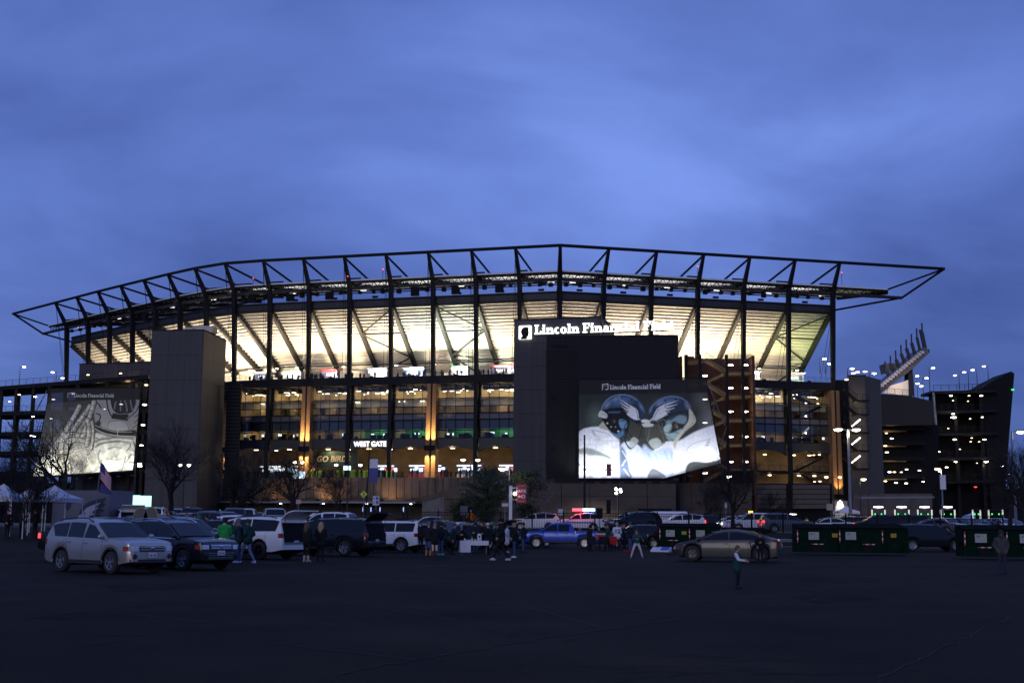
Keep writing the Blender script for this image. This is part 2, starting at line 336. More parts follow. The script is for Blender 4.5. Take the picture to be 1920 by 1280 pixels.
# grass island with kerb at the lot's edge
GRASSM = pbr('dull_winter_grass', (0.055, 0.060, 0.028), 0.95, 0, 0.35, 2.5, 0.8, 30)
KERBM = pbr('kerb_concrete', (0.14, 0.115, 0.09), 0.9, 0, 0.15, 2)
gi = [gr(-60, 1018), gr(82, 1010), gr(96, 1003), gr(60, 996), gr(-60, 996)]
mb = MB(); mb.prism([(p.x, p.y) for p in gi], 0.0, 0.13, lambda u, v, w_: (u, v, w_)); tag(mb.build('grass_island_kerb', KERBM), kind='structure')
cx = sum(p.x for p in gi) / 5; cy = sum(p.y for p in gi) / 5
mb = MB(); mb.prism([(cx + (p.x - cx) * 0.94, cy + (p.y - cy) * 0.9) for p in gi], 0.05, 0.15, lambda u, v, w_: (u, v, w_)); tag(mb.build('grass_island_ground', GRASSM), kind='structure')

# ------------------------------------------------------------------ the stadium frame grid: plan of the column tops, offset inward by o
T = [(-117.2, 323.6), (-108.9, 315.1), (-101.0, 307.0), (-93.1, 299.2), (-85.5, 291.8), (-77.9, 284.4), (-70.1, 277.3), (-62.2, 271.6)]
T += [(-53.3 + 62.8 * k / 7, 268.3 - 17.4 * k / 7) for k in range(8)]
T += [(9.5 + 59.7 * k / 6, 250.9 + 14.6 * k / 6) for k in range(1, 7)]
T = [Vector(t) for t in T]; NF = len(T)
def _miter():
    out = []
    for i in range(NF):
        a = (T[i] - T[i - 1]).normalized() if i else (T[1] - T[0]).normalized()
        b = (T[i + 1] - T[i]).normalized() if i < NF - 1 else a
        na, nb = Vector((-a.y, a.x)), Vector((-b.y, b.x)); mm = (na + nb).normalized(); out.append(mm / max(0.5, mm.dot(na)))
    return out
MV = _miter()
def FP(u, o, z):
    """point at frame position u (0..21, runs past the ends), o metres inside the line of the column tops, height z"""
    i = max(0, min(NF - 2, int(math.floor(u)))); s = u - i
    a = T[i] + MV[i] * o; b = T[i + 1] + MV[i + 1] * o; p = a + (b - a) * s
    return Vector((p.x, p.y, z))
def fdir(u): d = FP(math.floor(u) + 0.6, 0, 0) - FP(math.floor(u) + 0.4, 0, 0); return d.normalized()
def frot(u): d = fdir(u); return math.atan2(d.y, d.x)
def strip(mb, u0, u1, o0, o1, z0, z1, mi=0):
    """solid running along the frames, cut at every frame it passes"""
    cuts = [u0] + [k for k in range(math.ceil(u0 + 1e-6), math.floor(u1 - 1e-6) + 1) if 0 < k < NF - 1 and u0 < k < u1] + [u1]
    for a, b in zip(cuts, cuts[1:]):
        mb.hexa([FP(a, o0, z0), FP(b, o0, z0), FP(b, o1, z0), FP(a, o1, z0), FP(a, o0, z1), FP(b, o0, z1), FP(b, o1, z1), FP(a, o1, z1)], mi)
    return mb
stad = empty('stadium', FP(10, 5, 0), 0, 'floodlit steel stadium with open upper deck and long winged canopy', 'stadium')
stad.location = (0, 0, 0)
ZT = 57.0
def colpath(i):
    return [FP(i, 0, ZT), FP(i, 3.5, 51.2), FP(i, 4.5, 31.2), FP(i, 4.6, 0.1)]
for i in range(NF):
    mb = MB(); P = colpath(i); d = fdir(min(i, NF - 1.5))
    wd = [0.5, 0.8, 0.8, 0.85]; dp = [0.6, 1.15, 0.7, 0.8]
    inn = Vector((-d.y, d.x, 0)); rows = []
    for p, a, b in zip(P, wd, dp): rows.append([p - d * a / 2 - inn * b / 2, p + d * a / 2 - inn * b / 2, p + d * a / 2 + inn * b / 2, p - d * a / 2 + inn * b / 2])
    for r0, r1 in zip(rows, rows[1:]): mb.hexa(r1 + r0)
    # gusset where the canopy arm lands
    mb.bar(FP(i, 3.3, 52.2), FP(i, 9, 53.4), 0.5, 1.6)
    co = mb.build('column', STEEL, stad)
    # tie from the head of the column down to the canopy
    MB().tube([FP(i, 0.2, ZT - 0.2), FP(i, 16.5, 54.2)], 0.24, 6).build('tie', STEEL, co)
    c2 = MB()
    for k in (-0.06, 0.04): c2.tube([FP(i, 0.1, ZT), FP(max(i + k - 0.16, -0.4), 5.4, 33)], 0.045, 4)
    c2.build('stay_cable', STEEL, co)
# top chord and the two winged tips
tipR, tipL = FP(21 + 2.42, 0, 57.0), FP(-2.15, 0, 57.0)
mb = MB(); mb.tube([tipL] + [FP(i, 0, ZT) for i in range(NF)] + [tipR], 0.34, 8); mb.build('top_chord', STEEL, stad, True)
lowR, lowL = FP(21 + 1.62, 3.9, 50.9), FP(-1.25, 3.9, 50.9)
endR, endL = FP(21 + 1.25, 3.4, 52.4), FP(-0.85, 3.4, 52.4)
for nm, tip, low, en, cf in (('right', tipR, lowR, endR, 21), ('left', tipL, lowL, endL, 0)):
    mb = MB(); mb.tube([tip, low], 0.26, 6); mb.tube([tip, en], 0.22, 6); mb.tube([low, FP(cf, 5, 47.4)], 0.24, 6); mb.tube([low, FP(cf, 4, 51)], 0.34, 8)
    mb.build('wing_brace', STEEL, stad)
# canopy: roof sheets rising towards the field, purlins, rafters, front truss
CA = [(3.0, 52.3), (26.0, 54.9)]
def cz(o): return CA[0][1] + (o - CA[0][0]) * (CA[1][1] - CA[0][1]) / (CA[1][0] - CA[0][0])
bays = [(-0.85, 0)] + [(i, i + 1) for i in range(NF - 1)] + [(21, 22.25)]
for a, b in bays:
    mb = MB()
    oo = np.linspace(3, 26, 24)
    for o0, o1 in zip(oo, oo[1:]):     # folded sheet metal
        om = (o0 + o1) / 2
        for p, q, dz0, dz1 in ((o0, om, 0, .12), (om, o1, .12, 0)):
            mb.quad(FP(a, p, cz(p) + dz0), FP(b, p, cz(p) + dz0), FP(b, q, cz(q) + dz1), FP(a, q, cz(q) + dz1))
            mb.quad(FP(a, p, cz(p) + dz0 + .25), FP(b, p, cz(p) + dz0 + .25), FP(b, q, cz(q) + dz1 + .25), FP(a, q, cz(q) + dz1 + .25))
    mb.quad(FP(a, 3, cz(3)), FP(b, 3, cz(3)), FP(b, 3, cz(3) + .25), FP(a, 3, cz(3) + .25)); mb.quad(FP(a, 26, cz(26)), FP(b, 26, cz(26)), FP(b, 26, cz(26) + .25), FP(a, 26, cz(26) + .25))
    sh = mb.build('canopy_sheet', ROOFM, stad, fix=False)
    mb = MB()
    for o_ in (5, 9.5, 14, 18.5, 23): mb.bar(FP(a, o_, cz(o_) - .2), FP(b, o_, cz(o_) - .2), 0.2, 0.3)
    mb.build('purlin', ROOFM, sh); mb = MB()
    mb.bar(FP(b, 3.2, cz(3.2) - .5), FP(b, 25.5, cz(25.5) - .5), 0.35, 0.9)
    mb.build('rafter', STEEL, sh)
mb = MB(); pp = [FP(u, 3.9, 50.9) for u in [-1.25] + list(range(NF)) + [22.62]]; mb.tube(pp, 0.36, 8); mb.build('front_pipe', STEEL2, stad, True)
mb = MB(); mb.tube([FP(u, 3.4, 52.15) for u in [-0.85] + list(range(NF)) + [22.25]], 0.2, 6); mb.tube([FP(u, 25.8, 54.6) for u in [-0.85] + list(range(NF)) + [22.25]], 0.22, 6); mb.tube([FP(u, 4.4, 49.9) for u in [0] + list(range(1, NF))], 0.13, 6)
mb.build('canopy_rail', STEEL, stad, True)
for a, b in bays:
    mb = MB(); n = 6
    for k in range(n):
        u0, u1, u2 = (a + (b - a) * (k + q) / n for q in (0, .5, 1))
        mb.tube([FP(u0, 3.9, 51), FP(u1, 3.4, 52.1)], .09, 4, cap=False); mb.tube([FP(u1, 3.4, 52.1), FP(u2, 3.9, 51)], .09, 4, cap=False)
    mb.build('front_web', STEEL, stad)
# floodlights and loudspeakers hung below the front pipe
mbf = MB(); mbf.box((0, 0, -.55), (.75, .7, .8)); mbf.box((0, 0, -.1), (.12, .12, .4)); mbf.lathe([(.0, -.5), (.3, -.5), (.36, -.75), (.0, -.7)], (0, -.35, -.02), 8, 'Z'); FLM = mbf.mesh('floodlight', BLACK)
mbs = MB(); mbs.box((0, 0, -.95), (1.6, .9, 1.6)); mbs.box((-.5, 0, -.1), (.1, .1, .35)); mbs.box((.5, 0, -.1), (.1, .1, .35)); SPM = mbs.mesh('loudspeaker', BLACK)
lm = MB(); lm.box((0, 0, 0), (1.3, .12, .07)); LITM = lm.mesh('light_strip', glow('strip_lamp', (1, .96, .9), 3.0))
for i in range(NF - 1):
    for s, kk in ((.18, 0), (.5, 1), (.8, 0)):
        u = i + s + rnd.uniform(-.06, .06); big = kk and i in (3, 7, 8, 9, 11, 12, 13)
        put('loudspeaker' if big else 'floodlight', SPM if big else FLM, FP(u, 4.2, 50.5), frot(i), stad, None if big else (rnd.uniform(.8, 1.15),) * 3)
    if i % 2 == 0 or i > 14: put('light_strip', LITM, FP(i + rnd.uniform(.2, .8), 4.0, 50.35), frot(i) + R(8), stad)
# added hidden lamps, standing in for the field lighting on the canopy underside
for i in range(0, NF - 1):
    f = MB().box((0, 0, 0), (1.2, .4, .4)).build('canopy_fill', BLACK, stad, loc=FP(i + .5, 6.3, 49.3), rz=frot(i))
    lamp('canopy_fill_lamp', 'SPOT', (0, 0, .35), 1500 if 6 < i else 300, (1, .97, .94), f, .3, target=Vector((0, 9.0, 4.2)), spot=150, blend=.6)
# red aviation lamps and masts on the canopy
for px, py, red in ((440, 528, 0), (475, 522, 1), (718, 505, 1), (1308, 500, 1), (1578, 511, 1), (652, 518, 1)):
    p = at(px, py, 262); mb = MB(); mb.tube([p - Vector((0, 0, 2.6)), p], .05, 5); r_ = mb.build('roof_mast', STEEL, stad); 
    if red: MB().ball((p.x, p.y, p.z), .11, 8, 5).build('beacon', L_RED, r_)
# ------------------------------------------------------------------ upper deck: fascia, raker beams, stepped soffit
RAKER = pbr('raker_steel', (.013, .012, .0115), .6, 0, .15, 2)
SOFF = pbr('soffit_precast', (0.60, 0.555, 0.48), 0.85, 0, 0.09, 0.5)
mb = MB(); strip(mb, 0, 21, 4.9, 5.5, 46.7, 48.7); mb.build('deck_fascia', CLAD, stad)
mb = MB(); strip(mb, 0, 21, 4.7, 4.9, 48.3, 48.5); strip(mb, 0, 21, 4.7, 4.9, 46.9, 47.05); mb.build('fascia_rail', STEEL, stad)
def stepz(k): return 46.65 - .56 * k
NS = 27
for i in range(NF - 1):
    mb = MB()
    for k in range(NS):
        o0, o1 = 5.5 + .76 * k, 5.5 + .76 * (k + 1); z0 = stepz(k); z1 = stepz(k + 1)
        mb.quad(FP(i, o0, z0), FP(i + 1, o0, z0), FP(i + 1, o1, z0), FP(i, o1, z0)); mb.quad(FP(i, o1, z0), FP(i + 1, o1, z0), FP(i + 1, o1, z1), FP(i, o1, z1))
        ol = o0 - .12   # added lip at each riser's foot, shaped to shade a dark line
        if k:
            for p_, q_, r_, s_ in (((ol, z0 - .05), (ol, z0 + .07), 0, 0), ((ol, z0 - .05), (o0 + .03, z0 - .05), 0, 0), ((o0 + .03, z0 - .05), (o0 + .03, z0), 0, 0), ((ol, z0 + .07), (o0, z0 + .07), 0, 0)):
                mb.quad(FP(i, p_[0], p_[1]), FP(i + 1, p_[0], p_[1]), FP(i + 1, q_[0], q_[1]), FP(i, q_[0], q_[1]))
    # top of the seating
    mb.quad(FP(i, 5.5, 48.2), FP(i + 1, 5.5, 48.2), FP(i + 1, 5.5 + .76 * NS, stepz(NS) + 1.2), FP(i, 5.5 + .76 * NS, stepz(NS) + 1.2))
    mb.build('deck_soffit', SOFF, stad, fix=False)
for i in range(NF):
    mb = MB(); a, b = FP(i, 5, 46.6), FP(i, 19.5, 35.9); mb.bar(a, b, .7, 1.15)
    # teeth of the raker under each row
    for k in range(1, 19):
        o_ = 5.5 + .76 * k; mb.box(FP(i, o_, stepz(k) - .1), (.8, .5, .55), frot(min(i, 20)))
    mb.bar(FP(i, 19, 31.6), FP(i, 19, 36.5), .5, .5)
    mb.build('raker_beam', RAKER, stad)
for i in range(NF - 1):
    mb = MB(); mb.tube([FP(i, 17, 36.2), FP(i + 1, 17, 36.2)], .14, 5)
    if i in (10, 12, 20):
        s = 1 if i in (10, 20) else -1; u0, u1 = (i, i + 1) if s > 0 else (i + 1, i)
        mb.tube([FP(u0, 10.5, 42), FP(u1, 10.5, 42)], .17, 6); mb.tube([FP(u0, 10.5, 42), FP(u1, 4.8, 46.6)], .17, 6); mb.tube([FP(u0, 10.5, 42), FP(u1, 16.5, 37.5)], .17, 6)
        mb.tube([FP(u1, 16.5, 37.5), FP(u0, 12, 32)], .2, 6)
    mb.build('deck_brace', STEEL2, stad)
# speaker boxes above fascia by the middle
for px0, px1, py0, py1 in ((664, 733, 548, 566), (664, 752, 552, 567)):
    pass
# ------------------------------------------------------------------ upper concourse: slab, rail, back wall, kiosks, uplights
mb = MB(); strip(mb, 0, 21, 4.35, 26, 30.5, 31.5); mb.build('concourse_slab', STEEL, stad)
mb = MB(); strip(mb, 0, 21, 4.0, 4.33, 30.2, 31.9); mb.build('slab_edge', STEEL, stad)
def railing(mb, pts, h=1.07, post=1.6, r=.03, bars=4):
    for a, b in zip(pts, pts[1:]):
        a, b = Vector(a), Vector(b); L = (b - a).length; n = max(1, int(L / post)); up_ = Vector((0, 0, h))
        for k in range(bars): z = Vector((0, 0, h * (k + 1) / bars)); mb.bar(a + z, b + z, r * (1.6 if k == bars - 1 else .7), r * (1.6 if k == bars - 1 else .7))
        for k in range(n + 1): p = a + (b - a) * k / n; mb.bar(p, p + up_, r * 1.6, r * 1.6, (1, 0, 0))
mb = MB(); railing(mb, [FP(u, 4.25, 31.9) for u in range(0, NF)], 1.0, 1.4); mb.build('concourse_railing', STEEL, stad)
CW = pbr('concourse_wall_paint', (0.62, 0.55, 0.44), .8, 0, .1, .8)
for i in range(NF - 1):
    mb = MB(); h = 33.9 if (i * 5) % 3 else 34.9; strip(mb, i + .06, i + .94, 16.6, 17.1, 31.5, h); mb.build('concourse_wall', CW, stad)
BR = {0: .3, 1: .45, 2: .6, 3: .85, 4: 1, 5: 1, 6: .9, 7: .6, 8: .8, 9: .95, 10: 1.0, 11: 1.15, 12: 1.35, 13: .45, 14: .42, 15: .5, 16: .8, 17: 1.7, 18: .85, 19: .62, 20: .3}
for i in range(NF - 1):
    mb = MB(); mb.box((0, 0, 0), (.7, .35, .3)); mb.box((0, 0, .17), (.6, .28, .03)); f = mb.build('uplight', [BLACK], stad, loc=FP(i + .5, 5.3, 32.1), rz=frot(i))
    c = (1, .82, .58) if i not in (11, 12, 20) else ((.93, 1, .78) if i != 20 else (.82, 1, .42))
    lamp('uplight_lamp', 'SPOT', (0, 0, .3), 31000 * BR[i], c, f, .35, target=Vector((0, 8.2, 8.6)), spot=118, blend=.9)
    # ceiling downlight of the concourse
    g_ = MB().box((0, 0, .06), (.5, .5, .12)).build('downlight', L_WARM if i % 2 else L_WHITE, stad, loc=FP(i + rnd.uniform(.2, .8), 13.5, 35.4), rz=frot(i))
KI = [pbr('kiosk_white', (.6, .6, .58), .6), pbr('kiosk_blue', (.08, .1, .2), .5), pbr('kiosk_red', (.4, .03, .03), .5), pbr('kiosk_green', (.03, .12, .08), .5)]
kn = 0
KL = ['white concession kiosk under a lit menu board, nearest the grey tower on upper concourse', 'dark concession kiosk with white counter lights, second along upper concourse from grey tower',
      'red framed concession kiosk on the upper concourse above the orange brick pier', 'white walled concession kiosk with lit screens above the WEST GATE letters', 'concession kiosk with a long bright menu board right of WEST GATE letters, upper concourse',
      'cream kiosk with small blue canopy on upper concourse left of the sign block', 'brightly lit kiosk with white screens beside the tall sign block', 'small kiosk with umbrella on upper concourse right of the brick stair', 'kiosk under twin lamps at the open end of upper concourse']
for kn, (u, wd) in enumerate([(7.4, 3), (8.3, 4.5), (9.3, 3.4), (10.5, 4), (11.35, 4.6), (12.45, 3.6), (13.5, 5), (19.4, 3), (20.4, 3)]):
    k = empty('concession_kiosk', FP(u, 9.5, 31.5), frot(u), KL[kn], 'kiosk', 'kiosks on the upper concourse')
    mb = MB(); mb.box((0, 1.2, 1.3), (wd, .2, 2.6)); mb.box((-wd / 2, .3, 1.3), (.15, 1.7, 2.6)); mb.box((wd / 2, .3, 1.3), (.15, 1.7, 2.6)); mb.build('wall', KI[0 if kn % 2 else 1], k)
    MB().box((0, 0, 2.7), (wd + .4, 2.6, .16)).build('roof', KI[(kn * 7) % 4], k)
    MB().box((0, -.55, .55), (wd - .2, .6, 1.05)).build('counter', KI[1], k)
    mb = MB(); n = max(2, int(wd / 1.1))
    for j in range(n): mb.box(((j + .5) / n * (wd - .4) - (wd - .4) / 2, 1.06, 1.95), (wd / n * .72, .06, .55))
    mb.build('menu_board', (L_SCREENW, L_SCREEN, L_SCREENW)[kn % 3], k)
    MB().box((0, -.9, 2.5), (wd * .8, .08, .22)).build('sign_strip', (L_SCREENW, L_WARM, L_RED)[kn % 3] if kn != 2 else L_RED, k)
    lamp('kiosk_lamp', 'POINT', (0, -.3, 2.3), 90, (1, .85, .65), k, .15)
# ------------------------------------------------------------------ glazed storeys
def room_lights(u0, u1, zc, o0, power, col, parent):
    f = MB().box((0, 0, .05), (1.3, .16, .06)).build('ceiling_lamp', L_WARM, parent, loc=FP((u0 + u1) / 2, o0 + 3, zc - .15), rz=frot(u0 + .01))
    lamp('room_lamp', 'POINT', (0, 0, -.5), power, col, f, .4)
GREENW = pbr('green_wall_print', (.03, .22, .09), .6, 0, .5, .6)
INT = pbr('interior_wall_warm', (.34, .27, .165), .8, 0, .2, .5)
INTD = pbr('interior_wall_brown', (.16, .12, .08), .8, 0, .4, .4)
CEIL = pbr('interior_ceiling', (.45, .40, .33), .8, 0, .1, 1)
NAVY = pbr('navy_fascia', (.012, .014, .018), .5, 0, .1, 1)
SPAN = pbr('spandrel_glass', (.10, .10, .105), .2, 0, .06, .5)
mb = MB(); mb.quad((-.5, 0, -.5), (.5, 0, -.5), (.5, 0, .5), (-.5, 0, .5)); PANE = mb.mesh('pane', GLASS); PANED = mb.mesh('pane', GLASSD); PANEB = mb.mesh('pane', SPAN)
ROWS = [(27.35, 30.4, 0), (25.7, 27.25, 0), (24.25, 25.6, 0), (22.95, 24.15, 2), (20.75, 22.85, 1), (19.15, 20.65, 0)]
def facade_bay(i, dim=1.0, ncol=4):
    og = 5.45
    # frame members
    mb = MB(); u0, u1 = i + .055, i + .945
    for z in (30.45, 27.3, 25.65, 24.2, 22.9, 20.7, 19.1): mb.bar(FP(u0, og - .1, z), FP(u1, og - .1, z), .22, .16 if z not in (24.2, 22.9) else .24)
    for c in range(ncol + 1):
        u = u0 + (u1 - u0) * c / ncol; mb.bar(FP(u, og - .08, 19.0), FP(u, og - .08, 30.5), .1, .2)
    fr_ = mb.build('window_frame', STEEL, stad)
    for z0, z1, typ in ROWS:
        for c in range(ncol):
            uu = u0 + (u1 - u0) * (c + .5) / ncol; p = FP(uu, og, (z0 + z1) / 2); wl = (FP(u1, og, 0) - FP(u0, og, 0)).length / ncol - .1
            put('pane', (PANE, PANED, PANEB)[typ], p, frot(uu), fr_, (wl, 1, z1 - z0))
    # rooms behind: floors, ceilings, back wall
    mb = MB(); strip(mb, u0, u1, og + .15, 15, 23.1, 24.1); strip(mb, u0, u1, og + .15, 15, 18.4, 19.0); mb.build('floor_slab', CEIL, stad)
    mb = MB(); strip(mb, u0, u1, 11.5, 11.8, 24.1, 30.4); 
    for k in range(3): u = u0 + (u1 - u0) * rnd.uniform(.1, .9); mb.box(FP(u, 9 + k, 25.4), (rnd.uniform(1, 2.4), .4, 2.6), frot(u))
    bw = mb.build('room_wall', INT if dim > .5 else INTD, stad)
    mb = MB(); strip(mb, u0, u1, og + .2, 11.4, 26.95, 27.2); mb.build('floor_slab', CEIL, stad)
    mb = MB(); strip(mb, u0, u1, 6.6, 6.8, 25.75, 26.95); mb.build('bulkhead', CREAM, stad)
    mb = MB(); strip(mb, u0, u1, 12, 12.3, 19.0, 23); mb.build('room_wall', GREENW if i in (10, 11, 12, 13) else (INT if i in (7, 19) else INTD), stad)
    for u in (u0 + .02, u1 - .02):
        mb = MB(); strip(mb, u, u + .01, og + .2, 12, 19, 30.4); mb.build('room_partition', INT if dim > .5 else INTD, stad)
    # blinds in the upper row of the lower storey
    mb = MB(); strip(mb, u0 + .01, u1 - .01, og + .25, og + .3, 21.0, 22.9); mb.build('blind', BLIND, stad)
    # bar joists, ducts and small lamps under the high ceiling
    mb = MB()
    for k in range(5): u = u0 + (u1 - u0) * (k + .5) / 5; mb.bar(FP(u, og + .4, 29.9), FP(u, 11.3, 29.9), .12, .5)
    mb.tube([FP(u0, 7.5, 29.4), FP(u1, 7.5, 29.4)], .3, 8); mb.build('ceiling_joist', STEEL2, stad)
    mb = MB()
    for k in range(15):
        u = rnd.uniform(u0 + .05, u1 - .05); oo_ = rnd.uniform(6.0, 10.5); mb.box(FP(u, oo_, rnd.choice((29.3, 28.9, 26.9))), (rnd.choice((.3, .9)), .14, .09), frot(u) + rnd.uniform(-.4, .4))
    mb.build('room_lamp_row', glow('room_lamp_glow', (1, .84, .58), 9), stad)
    mb = MB()
    for k in range(6): u = rnd.uniform(u0 + .05, u1 - .05); mb.box(FP(u, rnd.uniform(6.5, 11), rnd.uniform(19.3, 19.9)), (rnd.uniform(.3, 1.4), .5, rnd.uniform(.6, 1.6)), frot(u))
    mb.build('room_furniture', BLACK, stad)
    mb = MB()
    for k in range(2 + i % 3): u = rnd.uniform(u0 + .05, u1 - .05); mb.box(FP(u, rnd.uniform(7, 11.7), 20.25), (rnd.choice((.25, .7, .5)), .06, rnd.choice((.35, .5))), frot(u))
    mb.build('tv_screen', (L_SCREENW, L_SCREEN)[i % 2], stad)
    room_lights(u0, u1, 29.6, 5.0, rnd.uniform(480, 850) * dim, (1, .74, .42), stad); lamp('room_lamp', 'POINT', FP(i + rnd.uniform(.3, .7), 5.75, 24.7), rnd.uniform(40, 85) * dim, (1, .76, .44), stad, .3); lamp('room_lamp', 'POINT', FP(i + .5, 8.5, 26.2), 60 * dim, (1, .7, .4), stad, .3)
    room_lights(u0, u1, 22.6, 7.0, (300 if i in (7,) else 200) * dim, (1, .78, .45) if i not in (10, 11, 12, 13) else (.9, .95, .6), stad)
for i in range(7, 15): facade_bay(i, .75 if i in (8, 9, 12) else 1.0)
facade_bay(19, .9); facade_bay(20, .35)
# band below the glazing (arched) with the dark columns' bases, plus the gate concourse behind
for i in list(range(7, 15)) + [19, 20]:
    mb = MB(); u0, u1 = i + .05, i + .95; n = 10
    for k in range(n):
        a, b = u0 + (u1 - u0) * k / n, u0 + (u1 - u0) * (k + 1) / n
        def zl(s): return 16.3 + 1.1 * math.sin(math.pi * max(0, min(1, (s - u0) / (u1 - u0)))) ** .6
        mb.hexa([FP(a, 5.0, zl(a)), FP(b, 5.0, zl(b)), FP(b, 5.6, zl(b)), FP(a, 5.6, zl(a)), FP(a, 5.0, 19.0), FP(b, 5.0, 19.0), FP(b, 5.6, 19.0), FP(a, 5.6, 19.0)])
    mb.build('arched_fascia', NAVY, stad)
mb = MB(); strip(mb, 4.2, 15, 2.2, 30, 10.2, 11.0); mb.build('gate_slab', CONC, stad)
GB = pbr('gate_back_wall', (.20, .14, .08), .85, 0, .25, .5)
mb = MB(); strip(mb, 3.0, 15, 20, 20.4, 11, 30.4); mb.build('gate_back_wall', GB, stad)
mb = MB(); strip(mb, 6.4, 15, 5.7, 20, 18.0, 18.3); mb.build('gate_ceiling', CEIL, stad)
for i in range(7, 15):
    for s in (.3, .75):
        f = MB().box((0, 0, .06), (.9, .3, .1)).build('gate_lamp', L_WHITE if s > .5 else L_WARM, stad, loc=FP(i + s, 8 + 5 * s, 17.2), rz=frot(i))
        if s < .5: lamp('gate_lamp_light', 'POINT', (0, 0, -.4), 420 if i in (10, 11, 12) else 170, (1, .72, .4), f, .3)
mb = MB(); railing(mb, [FP(u, 2.35, 11.0) for u in (6.4, 7, 8, 9, 10, 11, 12, 13, 14, 15)], 1.05, 1.3); mb.build('gate_railing', STEEL, stad)
# lit brick piers
PIER = pbr('tan_brick_pier', (.22, .125, .060), .9, 0, .12, 2, .4, 12)
for u in (7, 9, 12, 21):
    d = fdir(min(u, 20.5)); rz = math.atan2(d.y, d.x); inn = Vector((-d.y, d.x, 0)); zb = 0.1 if u == 21 else 11.0
    pr = empty('brick_pier'); pr.parent = stad; pr.location = FP(u, 4.4, 0); pr.rotation_euler = (0, 0, rz)
    for s in (-1, 1):
        mb = MB(); w0, w1 = .95, .75
        mb.hexa([(s * .2, -1.1, zb), (s * (w0 + .2), -1.1, zb), (s * (w0 + .2), 1, zb), (s * .2, 1, zb), (s * .2, -.75, 30.2), (s * (w1 + .2), -.75, 30.2), (s * (w1 + .2), 1, 30.2), (s * .2, 1, 30.2)]); mb.build('pilaster', PIER, pr)
    MB().box((0, 0, (30 + zb) / 2), (.42, 1.2, 29.8 - zb)).build('recess', BLACK, pr)
    if u != 21:
        MB().box((0, -1.55, 17.0), (2.3, .5, 1.0)).build('fixture', BLACK, pr)
        for dz, e_, tz in ((.65, 6500, 30), (-.65, 4200, 6)):
            for s in (-.6, .6): lamp('pier_lamp', 'SPOT', (s, -1.75, 17 + dz), e_, (1, .66, .26), pr, .1, target=(s, -.3, tz), spot=70, blend=.9)
    else:
        MB().box((0, -1.45, 8.0), (2.3, .5, .9)).build('fixture', BLACK, pr)
        for dz, e_, tz in ((.6, 2600, 20), (-.6, 2200, 0)):
            lamp('pier_lamp', 'SPOT', (0, -1.8, 8 + dz), e_, (1, .62, .24) if dz > 0 else (1, .9, .75), pr, .1, target=(0, -.3, tz), spot=80, blend=.9)
        MB().box((0, .2, 3.6), (3.4, 3.4, 7.0)).build('plinth', pbr('pier_plinth', (.5, .48, .44), .8), pr)
# ------------------------------------------------------------------ concession fronts, mural and people mass on the gate concourse
mural = empty('mural_board', FP(9.42, 10.5, 11), frot(9.5), 'dark green mural board reading GO BIRDS behind the gate', 'mural')
MB().box((.6, 0, 4.2), (9.4, .2, 3.4)).build('board', pbr('mural_green', (.02, .05, .045), .6), mural)
text('GO BIRDS', 1.75, (-.3, -.16, 4.2), 0, pbr('mural_letters', (.62, .5, .33), .6), mural, bold=.045, shear=.2)
mb = MB(); mb.box((0, -.9, 5.9), (3, .1, .1)); lamp('mural_lamp', 'SPOT', (0, -3.2, 6.2), 260, (1, .8, .5), mural, .2, target=(0, 0, 4), spot=110)
STL = ['brightly lit concession counter with red and blue menus right of the orange pier', 'lit concession counter with white menu strip under WEST GATE sign', 'wide lit concession counter between the dark columns right of WEST GATE', 'lit concession counter at gate level beside the orange lit pier by the pine', 'lit concession counter at gate level left of the middle brick pier', 'lit concession counter at gate level behind the bare trees']
for n_, (u, wd) in enumerate([(12.55, 6), (10.5, 5), (11.5, 8), (13.5, 5), (8.4, 5), (7.4, 6)]):
    k = empty('concession_counter', FP(u, 14.5, 11), frot(u), STL[n_], 'counter', 'concession counters at gate level')
    MB().box((0, 0, .55), (wd, .9, 1.1)).build('counter', KI[(n_ * 3) % 4], k)
    MB().box((0, .9, 1.5), (wd, .15, 3.0)).build('wall', KI[1], k); MB().box((0, .2, 3.1), (wd + .3, 2.2, .2)).build('roof', KI[1], k)
    n = int(wd / .9)
    for j in range(n): MB().box(((j + .5) / n * wd - wd / 2, .8, 2.1 + .25 * (j % 2)), (wd / n * .8, .06, rnd.choice((.5, .8)))).build('menu_board', rnd.choice((L_SCREENW, L_SCREEN, glow('menu_red', (1, .12, .08), 1.4), L_SCREENW)), k)
    MB().box((0, -.85, 2.85), (wd * .9, .06, .25)).build('sign_strip', L_SCREENW, k); lamp('counter_lamp', 'POINT', (0, -.5, 2.5), 70, (1, .9, .75), k, .2)
for px, py, wd, Y, lab in ((651, 877, 1.6, 262, 'small television screen hung above the gate crowd'), (545, 881, 1.4, 266, 'small green-blue television screen behind the second bare tree'), (561, 890, 2.6, 266, 'wide blue lit screen at gate level left of the brick pier')):
    p = at(px, py, Y); s = MB().box((0, 0, 0), (wd, .12, wd * .6)).build('hung_screen', BLACK); s.location = p; tag(s, lab, 'screen'); MB().box((0, -.08, 0), (wd * .94, .04, wd * .54)).build('display', L_SCREEN, s)
    MB().bar((0, 0, wd * .3), (0, 0, wd * .3 + 1.4), .08, .08).build('hanger', BLACK, s)
